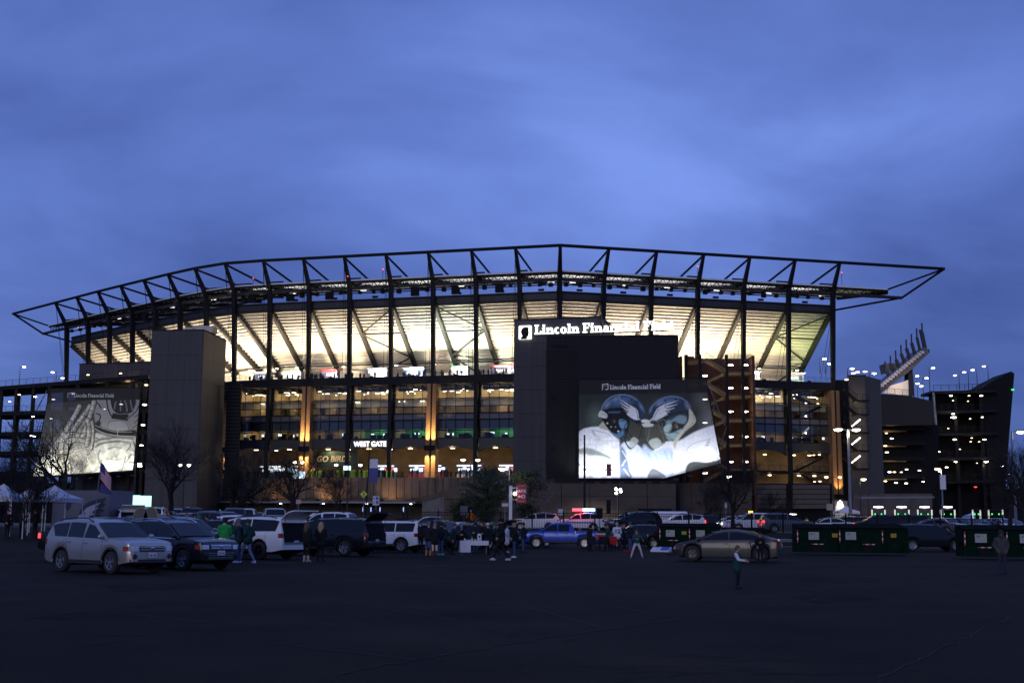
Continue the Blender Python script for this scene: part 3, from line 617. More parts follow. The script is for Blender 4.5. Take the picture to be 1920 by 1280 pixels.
def crowd(name, spots, mats, label):
    mb = MB()
    for p, mi in spots:
        h = rnd.uniform(1.6, 1.85); mb.tube([p, p + Vector((0, 0, h * .5)), p + Vector((0, 0, h * .53)), p + Vector((0, 0, h * .83)), p + Vector((0, 0, h * .87))], [.14, .17, .22, .24, .08], 7, mi)
        mb.tube([p + Vector((-.06, 0, h * .85)), p + Vector((-.06, 0, h * .86))], .06, 5, 0); mb.ball(p + Vector((0, 0, h * .93)), (.1, .11, .13), 7, 5, 0)
    return tag(mb.build(name, mats), label, 'crowd', kind='stuff')
VEST = pbr('neon_vest', (.45, .75, .04), .6); DK = pbr('dark_clothes', (.02, .022, .03), .8)
crowd('security_crowd', [(FP(9.2 + 1.9 * rnd.random(), 2.9 + rnd.random() * 2.2, 11.05), rnd.choice((1, 1, 0))) for _ in range(46)], [DK, VEST], 'crowd of stewards in neon vests lined up at the gate')
crowd('fans_crowd', [(FP(rnd.choice((7.2, 8.1, 10.9, 11.9, 12.9, 13.6)) + rnd.uniform(-.3, .5), 3 + rnd.random() * 9, 11.05), 0) for _ in range(60)] + [(FP(7.2 + 7.5 * rnd.random(), 4.8 + rnd.random() * 3, 31.5), 0) for _ in range(70)], [DK, VEST], 'scattered dark figures on the stadium concourses')
# WEST GATE letters
wg = empty('gate_sign', FP(10.52, 4.8, 17.95), frot(10.5), 'white lit WEST GATE letters on the dark arched fascia', 'sign')
text('WEST GATE', 1.45, (.1, -.15, 0), 0, L_SIGN, wg, 'lettering', .06, .03, 0, .92)
MB().box((0, .02, -.75), (6.6, .1, .12)).build('rail', STEEL, wg)
# ------------------------------------------------------------------ podium: retaining walls, sloped parapet, stair and canopies in front of the gate
PANELM = streaks(pbr('podium_panel', (.13, .092, .062), .9, 0, .1, .8, .25, 5), .3)
mb = MB(); strip(mb, 5.2, 15.2, 2.0, 3.0, 5.0, 10.2); mb.build('podium_wall', TAN, stad)
for k in range(46):
    u = 6.5 + k * 8.2 / 46; mb = MB(); strip(mb, u, u + 8.2 / 46 - .012, 1.6, 1.95, 6.6 + .25 * (k % 2), 10.9); mb.build('podium_panel', PANELM, stad)
mb = MB(); strip(mb, 5.0, 15.6, -1.2, 1.4, 0.12, 6.2); mb.build('podium_base', pbr('podium_base_dark', (.05, .04, .033), .9, 0, .2, .4), stad)
mb = MB(); strip(mb, 6.6, 12.1, -7.5, -.2, 5.6, 5.95); mb.build('entry_canopy', GALV, stad)
for k in range(6):
    u = 6.9 + k; MB().box(FP(u, -5, 5.5), (.35, .35, .08), frot(u)).build('canopy_lamp', L_WHITE, stad)
    MB().bar(FP(u, -6.5, .12), FP(u, -6.5, 5.6), .25, .25).build('canopy_post', STEEL, stad)
for u, e_ in ((9.6, 1100), (11.1, 600), (8.4, 420)):
    f = MB().box(FP(u, -1.4, 6.3), (.6, .3, .25), frot(u)).build('wall_washer', BLACK, stad); lamp('wall_washer_lamp', 'SPOT', FP(u, -1.6, 6.6), e_, (1, .62, .3), stad, .2, target=FP(u + .15, 2.2, 9.6), spot=120, blend=.8)
st = MB()
for k in range(26): strip(st, 12.1 + k * .07, 12.1 + k * .07 + .085, -3.6, -.6, .12, 6.2 + k * .19)
st.build('gate_stair', CONC, stad)
mb = MB(); a, b = FP(12.1, -3.7, 6.4), FP(13.95, -3.7, 11.2); mb.bar(a, b, .15, 1.0); mb.build('stair_parapet', TAN, stad)
for k in range(5):
    mb = MB(); strip(mb, 12.6, 15.3, -4.2 - .02 * k, -3.8, 1.2 + k * 1.35, 2.35 + k * 1.35); mb.build('podium_course', TAN, stad)
# teal lit ticket window under the entry canopy
tk = empty('ticket_booth', FP(7.15, -4.5, .12), frot(7.1), 'small ticket booth glowing teal under the entry canopy', 'booth')
MB().box((0, 1.0, 2.2), (7, 1.6, 4.4)).build('wall', CLADD, tk); MB().box((0, .12, 3.9), (6.6, .08, .5)).build('header', glow('teal_header', (.1, .75, .7), .5), tk); MB().box((0, .14, 2.3), (6.0, .05, 2.0)).build('window', glow('booth_window', (.75, .8, .55), .35), tk)
for s in (-1, 0, 1): MB().box((s * 2, .06, 2.3), (.1, .08, 2.1)).build('mullion', STEEL, tk)
# ------------------------------------------------------------------ generic upright block from picture corners
def block(name, px0, px1, pyt, Y0, Y1, depth, mat, parent, z0=0.1, zt=None, seams=0, trim=True):
    """upright box whose front top edge runs from px0 at depth Y0 to px1 at depth Y1"""
    a, b = at(px0, pyt, Y0), at(px1, pyt, Y1); top = zt or (a.z + b.z) / 2; a.z = b.z = 0; d = (b - a).normalized(); inn = Vector((-d.y, d.x, 0)); L = (b - a).length
    e_ = empty(name, a, math.atan2(d.y, d.x)); e_.parent = parent
    MB().box((L / 2, depth / 2, (top + z0) / 2), (L, depth, top - z0)).build('core', CLADD, e_)
    # cladding panels with recessed joints
    n = max(1, seams); m_ = max(1, round(L / 3.2)); hh = (top - z0) / n
    for j in range(n):
        for i in range(m_):
            q = MB(); q.box((L * (i + .5) / m_, -.06, z0 + hh * (j + .5)), (L / m_ - .03, .1, hh - .05)); q.build('cladding_panel', mat, e_)
    k_ = max(1, round(depth / 3.5))
    for sx_ in (-.06, L + .06):
        for j in range(n):
            for i in range(k_): q = MB(); q.box((sx_, depth * (i + .5) / k_, z0 + hh * (j + .5)), (.1, depth / k_ - .03, hh - .05)); q.build('cladding_panel', mat, e_)
    if trim: MB().box((L / 2, depth / 2, top + .12), (L + .3, depth + .3, .22)).build('coping', CLADD, e_)
    return e_, L, top, d, inn
# the tall sign block and the lower block in front
SBM = pbr('sign_block_clad', (.030, .029, .034), .65, 0, .07, .25); streaks(SBM)
tb, LT, zT, dT, inT = block('tall_sign_block', 965, 1125, 598, 236.5, 232, 13, SBM, stad, seams=9)
lb, LB, zB, dB, inB = block('lower_sign_block', 1026, 1270, 631, 227.5, 224.5, 11, CLADD, stad, seams=1)
mb = MB(); L3 = 4.6
for k in range(60): mb.box((LB * .02 + 2.2, -.18, 3 + k * .5), (6.0, .08, .16))
mb.build('louvre', CLADD, lb)
for k, (x_, z_, w_, h_) in enumerate(((1.3, zB - 1.6, 2.6, .35), (.2, 24, .9, .8), (.2, 15, .9, .8), (8.5, zB - 8.5, 1.6, .9))): MB().box((x_ + 1, -.2, z_), (w_, .12, h_)).build('vent', BLACK, lb)
# free standing letters along the tall block's front plane
sg = empty('stadium_name_sign', tb.location, tb.rotation_euler.z, 'white lit letters reading Lincoln Financial Field with square portrait logo', 'sign')
zsb = at(1100, 631, 233).z + .62; capH = 1.75
xx = (1004.5 - 965) / 160 * LT
for ch in 'Lincoln Financial Field':
    if ch == ' ': xx += .55; continue
    me, wd = slab_letter(ch, L_SIGN); o = put('letter', me, (xx, -.5, zsb), 0, sg, (capH * 1.02, 1.6, capH)); xx += wd * capH * 1.02 + .06
mb = MB(); mb.bar((3.6, -.35, zsb - .12), (xx, -.35, zsb - .12), .12, .2); 
for k in range(12): mb.bar((LT + .5 + k * 1.1, -.3, zsb - 1.6), (LT + .5 + k * 1.1, -.3, zsb + .5), .08, .08)
mb.build('support_rail', STEEL, sg)
lx0, lx1 = (975 - 965) / 160 * LT, (998.5 - 965) / 160 * LT; lz0, lz1 = at(986, 637, 236).z, at(986, 611.5, 236).z
W_, H_ = lx1 - lx0, lz1 - lz0; rr = .18; pol = []
for cxx, czz, a0 in ((lx1 - rr, lz1 - rr, 0), (lx0 + rr, lz1 - rr, 90), (lx0 + rr, lz0 + rr, 180), (lx1 - rr, lz0 + rr, 270)): pol += [(cxx + rr * math.cos(R(a0 + t_)), czz + rr * math.sin(R(a0 + t_))) for t_ in (0, 30, 60, 90)]
mb = MB(); mb.prism(pol, -.7, -.4, lambda u, v, w__: (u, w__, v)); mb.build('logo_panel', L_SIGN, sg)
HEADP = [(.12, 0), (.2, .16), (.3, .24), (.22, .36), (.17, .52), (.2, .7), (.32, .84), (.5, .9), (.68, .88), (.8, .82), (.8, .7), (.78, .6), (.84, .47), (.79, .45), (.82, .38), (.78, .33), (.8, .26), (.7, .18), (.66, .14), (.68, 0)]
mb = MB(); mb.prism([(lx0 + x * W_, lz0 + y * H_) for x, y in HEADP], -.76, -.72, lambda u, v, w__: (u, w__, v)); mb.build('portrait_silhouette', CLADD, sg)
# ------------------------------------------------------------------ painting of the printed banners
def curve(pts, closed, n=4):
    """smooth line through the points"""
    pts = [tuple(p) for p in pts]; m = len(pts)
    if m < 3: return pts
    out = []
    for i in range(m if closed else m - 1):
        p0, p1, p2, p3 = (pts[(i + k) % m] if closed else pts[min(m - 1, max(0, i + k))] for k in (-1, 0, 1, 2))
        for j in range(n):
            t = j / n; out.append(tuple(.5 * (2 * b + (c - a) * t + (2 * a - 5 * b + 4 * c - d) * t * t + (3 * b - a - 3 * c + d) * t ** 3) for a, b, c, d in zip(p0, p1, p2, p3)))
    return out if closed else out + [pts[-1]]
class Print:
    def __init__(s, X, Y, base): s.X = X; s.Y = Y; s.c = np.empty(X.shape + (3,)); s.c[:] = base
    def blend(s, a, col):
        a = np.clip(a, 0, 1)[..., None]; col = np.asarray(col, float); s.c = s.c * (1 - a) + col * a
    def poly(s, pts, col, soft=.8, op=1.0, raw=False):
        P = np.array(pts if raw else curve(pts, True), float); X, Y = s.X, s.Y; ins = np.zeros(X.shape, bool); d2 = np.full(X.shape, 1e9)
        for (x0, y0), (x1, y1) in zip(P, np.roll(P, -1, 0)):
            if y0 != y1: ins ^= ((y0 > Y) != (y1 > Y)) & (X < (x1 - x0) * (Y - y0) / (y1 - y0) + x0)
            dx, dy = x1 - x0, y1 - y0; t_ = np.clip(((X - x0) * dx + (Y - y0) * dy) / (dx * dx + dy * dy + 1e-9), 0, 1)
            d2 = np.minimum(d2, (X - x0 - t_ * dx) ** 2 + (Y - y0 - t_ * dy) ** 2)
        sd = np.where(ins, 1, -1) * np.sqrt(d2); s.blend((sd / soft + .5) * op if op == 1 else np.clip(sd / soft + .5, 0, 1) * op, col)
    def ell(s, cx, cy, rx, ry, col, soft=.15, op=1.0, rot=0.0):
        c_, s_ = math.cos(R(rot)), math.sin(R(rot)); u = ((s.X - cx) * c_ + (s.Y - cy) * s_) / rx; v = (-(s.X - cx) * s_ + (s.Y - cy) * c_) / ry
        s.blend(np.clip((1 - np.sqrt(u * u + v * v)) / soft, 0, 1) * op, col)
    def stroke(s, pts, wd, col, op=1.0, raw=False):
        if not raw: pts = curve(pts, False)
        d2 = np.full(s.X.shape, 1e9)
        for (x0, y0), (x1, y1) in zip(pts, pts[1:]):
            dx, dy = x1 - x0, y1 - y0; t_ = np.clip(((s.X - x0) * dx + (s.Y - y0) * dy) / (dx * dx + dy * dy + 1e-9), 0, 1); d2 = np.minimum(d2, (s.X - x0 - t_ * dx) ** 2 + (s.Y - y0 - t_ * dy) ** 2)
        s.blend(np.clip((wd / 2 - np.sqrt(d2)) / .45 + .5, 0, 1) * op, col)
    def words(s, txt, x, y, h, col, slope=0.0, wid=1.0):
        X0 = x
        for ch in txt:
            if ch == ' ': x += .38 * h * wid; continue
            wd, rects, arcs = _G[ch]; yy = y + slope * (x - X0)
            for x0, y0, x1, y1 in rects: s.poly([(x + x0 * h * wid, yy - y0 * h), (x + x1 * h * wid, yy - y0 * h), (x + x1 * h * wid, yy - y1 * h), (x + x0 * h * wid, yy - y1 * h)], col, .35, 1.0, True)
            for cx_, cy_, rx, ry, tx, ty, a0, a1 in arcs:
                s.stroke([(x + (cx_ + (rx - tx / 2) * math.cos(R(a0 + (a1 - a0) * k / 14))) * h * wid, yy - (cy_ + (ry - ty / 2) * math.sin(R(a0 + (a1 - a0) * k / 14))) * h) for k in range(15)], .15 * h, col, 1.0, True)
            x += (wd + .03) * h * wid
def sheet(name, mat, nu, nv, pix, Yd, paint, parent, back=.05):
    """a hung printed sheet: grid of points, each with its printed colour"""
    U, V = np.meshgrid(np.linspace(0, 1, nu), np.linspace(0, 1, nv)); X = np.empty(U.shape); Y = np.empty(U.shape)
    for j in range(nv):
        for i in range(nu): X[j, i], Y[j, i] = pix(U[j, i], V[j, i])
    pr_ = Print(X, Y, (.1, .1, .1)); paint(pr_)
    vs = []; 
    for j in range(nv):
        for i in range(nu): p = at(X[j, i], Y[j, i], Yd(X[j, i])); vs.append((p.x, p.y + .04 * math.sin(U[j, i] * 37) * math.sin(V[j, i] * 9), p.z))
    fs = [(j * nu + i, (j + 1) * nu + i, (j + 1) * nu + i + 1, j * nu + i + 1) for j in range(nv - 1) for i in range(nu - 1)]
    me = bpy.data.meshes.new(name); me.from_pydata(vs, [], fs); me.materials.append(mat)
    at_ = me.color_attributes.new('print', 'FLOAT_COLOR', 'POINT'); cc = np.ones((nu * nv, 4), np.float32); cc[:, :3] = np.clip(pr_.c, 0, 1).reshape(-1, 3); at_.data.foreach_set('color', cc.ravel())
    me.polygons.foreach_set('use_smooth', [True] * len(me.polygons)); o = bpy.data.objects.new(name, me); return link(o, parent)
Z1 = lambda x, y: (1060 + x / 5.82, 690 + y / 5.82)
def q1(*l): return [Z1(l[i], l[i + 1]) for i in range(0, len(l), 2)]
EAG = [(.0, .42), (.08, .58), (.2, .72), (.36, .80), (.6, .86), (1.0, .92), (.86, .78), (.98, .76), (.80, .64), (.94, .60), (.74, .52), (.88, .44), (.68, .40), (.80, .28), (.60, .30), (.66, .16), (.5, .24), (.44, .14), (.36, .26), (.24, .22), (.12, .30), (.02, .26)]
def crumple(p, seed, amt, mask, sc=1.0):
    """soft folds and mottling of the printed photograph"""
    r_ = np.random.RandomState(seed); f = np.zeros(p.X.shape)
    for k in range(26):
        a_ = r_.uniform(0, 6.28); w_ = sc * r_.uniform(.12, 1.1); f += np.sin(p.X * w_ * np.cos(a_) + p.Y * w_ * np.sin(a_) + r_.uniform(0, 6.28) + 1.2 * np.sin(p.X * .13 * sc + k)) / (1 + w_)
    f = f / np.abs(f).max(); p.c = np.clip(p.c * (1 + amt * f * mask)[..., None], 0, 1)
def wing(p, tips, anch, body, D):
    Wc = (.70, .71, .74)
    for t_, (a0, a1) in zip(tips, zip(anch, anch[1:])):
        p.poly([Z1(*t_), Z1(*a0), Z1(*a1)], Wc, .5, 1.0, True); p.stroke([Z1(*t_), Z1(*a1)], .85, D, .95)
    p.poly(q1(*body), Wc, .6); p.stroke(q1(*body) + [Z1(body[0], body[1])], .8, D, .9)
def paint_right(p):
    X, Y = p.X, p.Y; p.c[:] = (.050, .058, .055); p.blend(np.clip((Y - 735) / 120, 0, 1), (.085, .098, .092))
    p.ell(*Z1(330, 520), 24, 30, (.17, .24, .19), 1, .7); p.ell(*Z1(1560, 560), 24, 40, (.30, .31, .30), 1, .7); p.ell(*Z1(1480, 330), 22, 26, (.2, .21, .2), 1, .7)
    p.poly(q1(60, 40, 1700, 40, 1700, 262, 60, 288), (.030, .030, .032), 3, 1.0, True)
    p.words('Lincoln Financial Field', 1143.5, 730.0, 8.4, (.78, .78, .78), -.02, .775)
    p.stroke(q1(405, 235, 405, 178, 465, 172, 465, 225), 1.5, (.75, .75, .75), 1.0, True); p.stroke(q1(440, 232, 465, 228), 1.5, (.75, .75, .75)); p.stroke(q1(420, 205, 432, 192, 452, 190), .8, (.4, .4, .4))
    W = (.82, .83, .85)
    # left player: shoulder, neck, chest
    p.poly(q1(90, 790, 130, 715, 200, 660, 300, 640, 400, 640, 500, 690, 580, 760, 600, 840, 602, 1000, 600, 1280, 60, 1280, 60, 900), W, 2)
    crumple(p, 3, .25, np.clip((Y - 800) / 20, 0, 1))
    p.poly(q1(135, 890, 240, 868, 360, 905, 480, 960, 500, 1000, 400, 960, 260, 950, 150, 930), (.24, .28, .25), 4, .85); p.poly(q1(150, 960, 260, 955, 300, 1195, 140, 1195), (.72, .70, .68), 4, .7); p.stroke(q1(150, 880, 140, 1000, 155, 1060), 2.2, (.12, .13, .13), .8)
    p.poly(q1(390, 600, 470, 560, 560, 700, 590, 790, 480, 690, 370, 650), (.52, .49, .42), 2); p.stroke(q1(590, 790, 600, 860, 605, 1195), 2.4, (.18, .22, .32), .8)
    p.poly(q1(600, 860, 700, 800, 830, 870, 960, 1090, 900, 1195, 600, 1195), (.70, .74, .82), 3); p.poly(q1(600, 880, 650, 900, 700, 1100, 720, 1195, 600, 1195), (.12, .17, .28), 4, .85)
    for l in ((620, 900, 690, 1010), (660, 1000, 620, 1060), (640, 1100, 700, 1180), (700, 880, 760, 1000)): p.stroke(q1(*l), 2.6, (.66, .70, .80), .85)
    for l in ((830, 880, 900, 1000), (760, 960, 860, 1100), (720, 1080, 800, 1150)): p.stroke(q1(*l), 2.2, (.45, .52, .68), .6)
    # left helmet shell and dark opening
    p.poly(q1(388, 490, 396, 425, 430, 362, 490, 312, 560, 288, 640, 283, 720, 300, 790, 345, 838, 402, 862, 470, 850, 560, 800, 600, 700, 560, 560, 440, 450, 445), (.040, .070, .125), 1.2)
    p.ell(*Z1(610, 360), 34, 13, (.17, .27, .46), 1, .95, -8); p.ell(*Z1(560, 330), 14, 4.5, (.42, .52, .68), 1, .7, -22)
    p.stroke(q1(392, 480, 402, 425, 436, 366, 495, 318, 562, 294, 640, 289, 716, 306, 784, 350), 1.6, (.42, .52, .66), .75); p.ell(*Z1(455, 400), 7, 14, (.40, .50, .64), 1, .7, 32); p.ell(*Z1(828, 420), 4.5, 16, (.22, .36, .58), 1, .85, -28)
    p.poly(q1(392, 470, 560, 432, 660, 450, 700, 560, 690, 660, 610, 770, 560, 745, 470, 665, 405, 560), (.012, .016, .024), 1.4)
    p.ell(*Z1(615, 312), 1.8, 1.3, (.0, .0, .0), .3); p.ell(*Z1(720, 345), 1.6, 1.3, (.0, .0, .0), .3)
    p.poly(q1(358, 520, 388, 460, 455, 500, 450, 545, 400, 540), (.64, .65, .62), 1); p.stroke(q1(400, 490, 450, 520), .8, (.2, .2, .2)); p.ell(*Z1(458, 600), 2.2, 2.2, (.6, .6, .6), .4); p.ell(*Z1(578, 688), 2.0, 2.0, (.7, .7, .72), .4); p.ell(*Z1(535, 580), 4, 5, (.24, .12, .08), 1); p.ell(*Z1(500, 640), 2, 2, (.4, .42, .45), .5); p.ell(*Z1(548, 640), 1.5, 1.5, (.5, .5, .5), .5)
    p.poly(q1(480, 690, 560, 715, 640, 660, 640, 725, 570, 765), (.13, .26, .40), 3, .85); p.poly(q1(590, 560, 660, 570, 670, 640, 620, 660, 590, 620), (.20, .36, .54), 3, .85); p.poly(q1(480, 470, 600, 470, 580, 490, 470, 490), (.10, .16, .26), 2, .8)
    # right player
    p.poly(q1(960, 900, 1100, 800, 1240, 790, 1420, 690, 1620, 620, 1760, 600, 1800, 960, 1700, 990, 1560, 1030, 1400, 1020, 1320, 1080, 1310, 1290, 1000, 1290, 930, 1080), W, 3)
    p.poly(q1(860, 830, 960, 900, 1160, 880, 1170, 1195, 1050, 1195, 950, 1080, 840, 960), (.58, .67, .82), 5, .9)
    for l in ((900, 920, 960, 1060), (980, 940, 1060, 1120), (1080, 900, 1120, 1000), (1160, 900, 1165, 1160)): p.stroke(q1(*l), 3, (.40, .50, .72), .55)
    p.poly(q1(1310, 1130, 1340, 1050, 1400, 1022, 1560, 1032, 1700, 995, 1790, 970, 1790, 1190, 1330, 1290), (.10, .11, .11), 4); p.poly(q1(950, 1090, 1090, 1170, 1060, 1200, 900, 1200), (.20, .21, .24), 2)
    p.poly(q1(915, 480, 935, 420, 985, 365, 1050, 325, 1120, 303, 1200, 303, 1280, 325, 1340, 370, 1370, 430, 1385, 520, 1340, 560, 1100, 520, 1000, 560, 930, 560), (.045, .072, .12), 1.2)
    p.ell(*Z1(1110, 365), 32, 13, (.18, .28, .46), 1, .95, -10); p.ell(*Z1(1030, 380), 12, 4, (.42, .52, .66), 1, .7, -35); p.stroke(q1(925, 470, 945, 425, 992, 372, 1055, 333, 1122, 311, 1198, 310, 1274, 331, 1332, 374), 1.5, (.40, .50, .62), .7); p.ell(*Z1(1335, 410), 7, 14, (.30, .38, .46), 1, .8, -30); p.ell(*Z1(1090, 352), 2, 1.6, (0, 0, 0), .3); p.ell(*Z1(1205, 338), 2, 1.5, (0, 0, 0), .3); p.ell(*Z1(932, 450), 4, 11, (.22, .36, .56), 1, .85, 20)
    p.poly(q1(1060, 520, 1180, 480, 1340, 460, 1390, 560, 1300, 690, 1190, 790, 1070, 740, 1045, 640), (.035, .055, .06), 2); p.poly(q1(1100, 580, 1230, 515, 1320, 520, 1310, 600, 1240, 600, 1180, 580, 1120, 650), (.28, .40, .43), 3, .9); p.poly(q1(1075, 640, 1150, 605, 1160, 660, 1110, 720, 1080, 710), (.50, .62, .60), 2, .9); p.poly(q1(1090, 720, 1180, 700, 1270, 660, 1250, 730, 1180, 785, 1110, 770), (.42, .54, .53), 3, .9); p.poly(q1(1130, 540, 1190, 505, 1220, 515, 1150, 570), (.05, .08, .10), 2, .8)
    for l in ((1290, 500, 1330, 560, 1280, 650), (1240, 500, 1310, 520), (1180, 690, 1260, 720), (1100, 740, 1170, 780)): p.stroke(q1(*l), 1.4, (.08, .12, .14), .8)
    p.poly(q1(1350, 440, 1400, 500, 1420, 590, 1300, 700, 1225, 800, 1200, 880, 1180, 800, 1290, 650, 1345, 560), (.60, .58, .48), 1.6); p.stroke(q1(1390, 500, 1400, 580, 1300, 690), 1, (.25, .24, .2), .8); p.ell(*Z1(1205, 625), 4.4, 7, (.20, .12, .09), .5); p.ell(*Z1(1222, 640), 2.2, 3.4, (.36, .26, .2), .5)
    D = (.015, .018, .025)
    wing(p, [(555, 318), (566, 362), (590, 405), (612, 448), (640, 492)], [(705, 400), (712, 432), (712, 465), (712, 500), (735, 530), (765, 560)], (690, 390, 780, 445, 800, 500, 806, 545, 850, 592, 790, 592, 740, 556, 705, 535, 668, 500, 690, 470, 670, 440, 700, 430), D)
    p.stroke(q1(770, 455, 785, 510, 795, 550, 830, 590), 1.0, D, .9)
    wing(p, [(1255, 345), (1252, 388), (1222, 428), (1168, 470), (1135, 508)], [(1095, 385), (1085, 418), (1085, 450), (1080, 482), (1050, 515), (1010, 550)], (1110, 375, 1010, 430, 965, 500, 950, 540, 905, 585, 965, 592, 1015, 562, 1075, 530, 1120, 490, 1095, 470, 1115, 440, 1085, 425), D)
    p.stroke(q1(1020, 445, 985, 500, 970, 545, 930, 585), 1.0, D, .9)
    # face masks
    p.poly(q1(700, 600, 840, 640, 820, 740, 780, 800, 700, 720), (.085, .085, .072), 3, .95); p.poly(q1(870, 640, 1010, 610, 1080, 700, 1100, 790, 1000, 830, 890, 780), (.12, .12, .10), 3, .95)
    p.poly(q1(830, 570, 890, 560, 960, 600, 860, 640), (.72, .74, .70), 1.6); p.poly(q1(850, 600, 940, 590, 960, 630, 880, 640), (.62, .64, .6), 1.2); p.poly(q1(770, 572, 825, 572, 820, 600, 765, 600), (.02, .025, .03), 1); p.poly(q1(930, 575, 990, 570, 985, 600, 935, 605), (.02, .025, .03), 1)
    G = (.035, .04, .05)
    for s_ in ((600, 580, 720, 560, 860, 600), (660, 600, 640, 680, 680, 760), (640, 740, 700, 880, 800, 800), (680, 690, 650, 800, 720, 880), (760, 570, 820, 570), (800, 620, 840, 600), (700, 600, 690, 700, 780, 790), (840, 640, 810, 760)): p.stroke(q1(*s_), 1.7, G, .95)
    for s_ in ((1000, 590, 1070, 560, 1110, 600), (1060, 690, 1120, 700, 1160, 640), (890, 780, 960, 880, 1090, 810), (1050, 680, 1080, 800), (900, 780, 920, 660), (920, 590, 1000, 580), (1020, 610, 1040, 700), (1060, 600, 1050, 690)): p.stroke(q1(*s_), 1.5, (.20, .21, .18), .95)
    p.poly(q1(700, 800, 750, 750, 800, 800, 720, 870), (.50, .53, .50), 2, .8); p.poly(q1(910, 800, 1000, 760, 1050, 820, 970, 880), (.60, .66, .62), 2, .8)
    # shoulder emblems: outlined eagle heads
    for bx, by, sx_, sy_ in ((510, 815, -225, -150), (1320, 960, 265, -190)):
        for off_, cc in ((0, (.26, .27, .30)),):
            pt = [Z1(bx + x * sx_ if sx_ > 0 else bx + x * sx_, by + (y - .1) * sy_ - (x * 30 if sx_ > 0 else -x * -20)) for x, y in EAG]; p.stroke(pt[:12], .9, cc, .8); p.stroke(pt[12:], .7, cc, .6)
    p.c = np.clip(p.c, 0, 1) ** 1.2; crumple(p, 21, .16, 1.0, 2.2); p.blend(np.clip((np.abs(((X - 1085) % 44) - 22) < .25) * .25, 0, 1), (.05, .05, .05))
def pix_right(u, v):
    xr = 1322 + 30 * v; x = 1085.5 + (xr - 1085.5) * u; yt = 712.5 - 3 * u; yb = 896 - max(0, (x - 1245)) * .26; return x, yt + (yb - yt) * v
bn = empty('player_banner', at(1200, 896, 222), 0, 'floodlit banner of two helmeted football players facing each other', 'banner'); bn.location = (0, 0, 0)
YR = lambda x: 224.5 - (x - 1085) * .010
sheet('printed_mesh', printed('banner_print_right', .13), 300, 200, pix_right, YR, paint_right, bn)
mb = MB()
for (a_, b_) in (((1085, 711), (1323, 708)), ((1323, 708), (1353, 866)), ((1085, 711), (1085, 897))): mb.tube([at(*a_, YR(a_[0]) + .3), at(*b_, YR(b_[0]) + .3)], .12, 6)
for x_, y_ in ((1340, 753), (1345, 799)): mb.tube([at(x_, y_, YR(x_) + .3), at(x_ + 22, y_, YR(x_) + 3)], .1, 5)
mb.tube([at(1085, 898, 224.8), at(1350, 870, 222.5)], .09, 5)
mb.build('frame', STEEL, bn)
LMB = MB(); LMB.box((0, 0, 0), (.8, .45, .3)); LMB.bar((0, 0, 0), (0, 2.2, .15), .12, .12); LMB = LMB.mesh('floodlight', STEEL2)
for k, x_ in enumerate((1093, 1120, 1142, 1166, 1193, 1218, 1243, 1268, 1294, 1320, 1345)):
    yb = 897 - max(0, x_ - 1245) * .26; p = at(x_, yb + 7, YR(x_) - 2.4); f = put('floodlight', LMB, p, 0, bn)
    MB().box((0, -.06, .17), (.7, .35, .04)).build('lens', L_COOL, f) if False else None
    lamp('banner_lamp', 'SPOT', (0, -.4, .25), 1150 if x_ < 1260 else 760, (.95, .98, 1.0), f, .2, target=Vector((0, 2.5, 5.6)), spot=112, blend=.8)
def slab_px(name, pts, Y, depth, mat, parent):
    P = [at(x, y, Y) for x, y in pts]; n = len(P); mb = MB(); mb.add(P + [p + Vector((0, depth, 0)) for p in P], [tuple(range(n)), tuple(range(n, 2 * n))[::-1]] + [(i, (i + 1) % n, n + (i + 1) % n, n + i) for i in range(n)]); return mb.build(name, mat, parent)
# ------------------------------------------------------------------ left tower, ramp building and praying-hands banner
lt, LL, zL, dL, inL = block('left_tower', 286, 381.5, 620, 251, 250, 14, CLAD, stad, seams=8)
for x_, w_, h_ in ((LL * .62, 2.0, 1.0), (LL * .86, 4.2, 1.3)):
    MB().box((x_, 5, zL + h_ / 2 + .2), (w_, 3, h_)).build('roof_unit', GALV, lt)
mb = MB()
for k in range(40): mb.box((LL + 2.2, 13.6, 2 + k * .72), (2.6, .1, .2))
mb.build('louvre', STEEL2, lt); MB().box((LL + 2.2, 14.2, 15), (2.9, .8, 30)).build('service_core', CLADD, lt)
# low link block behind the ramp (lighter wall with two wall lamps)
kb, LK_, zK, dK, iK = block('link_block', 150, 292, 681, 296, 290, 10, CLAD, stad, seams=3)
rb = empty('ramp_building', (0, 0, 0), 0, 'dark steel pedestrian ramp building with railings behind the gloved-hands banner', 'building')
RD = lambda px: 283 + (280 - px) * .055
def rpt(px, py): return at(px, py, RD(px))
for lv, (yl, yr_) in enumerate(((727, 702), (772, 766), (810, 806), (846, 842), (884, 880))):
    a, b = rpt(-40, yl), rpt(278, yr_); mb = MB(); ofs = Vector((.15, 1, 0)).normalized() * 12
    mb.hexa([a - Vector((0, 0, .9)), b - Vector((0, 0, .9)), b + ofs - Vector((0, 0, .9)), a + ofs - Vector((0, 0, .9)), a, b, b + ofs, a + ofs]); mb.build('ramp_slab', STEEL, rb)
    mb = MB(); railing(mb, [a, a + (b - a) * .5, b], 1.25, 2.0, .04); railing(mb, [a + ofs, b + ofs], 1.25, 2.0, .04); mb.build('railing', STEEL, rb)
for px in (2, 30, 62, 92, 145, 200, 248, 272):
    a = rpt(px, 712 + (280 - px) * .06); MB().box((a.x, a.y + .6, a.z / 2), (.7, .7, a.z)).build('post', STEEL, rb)
    if px in (2, 30, 92): MB().box((a.x, a.y + 11, a.z / 2), (.7, .7, a.z)).build('post', STEEL, rb)
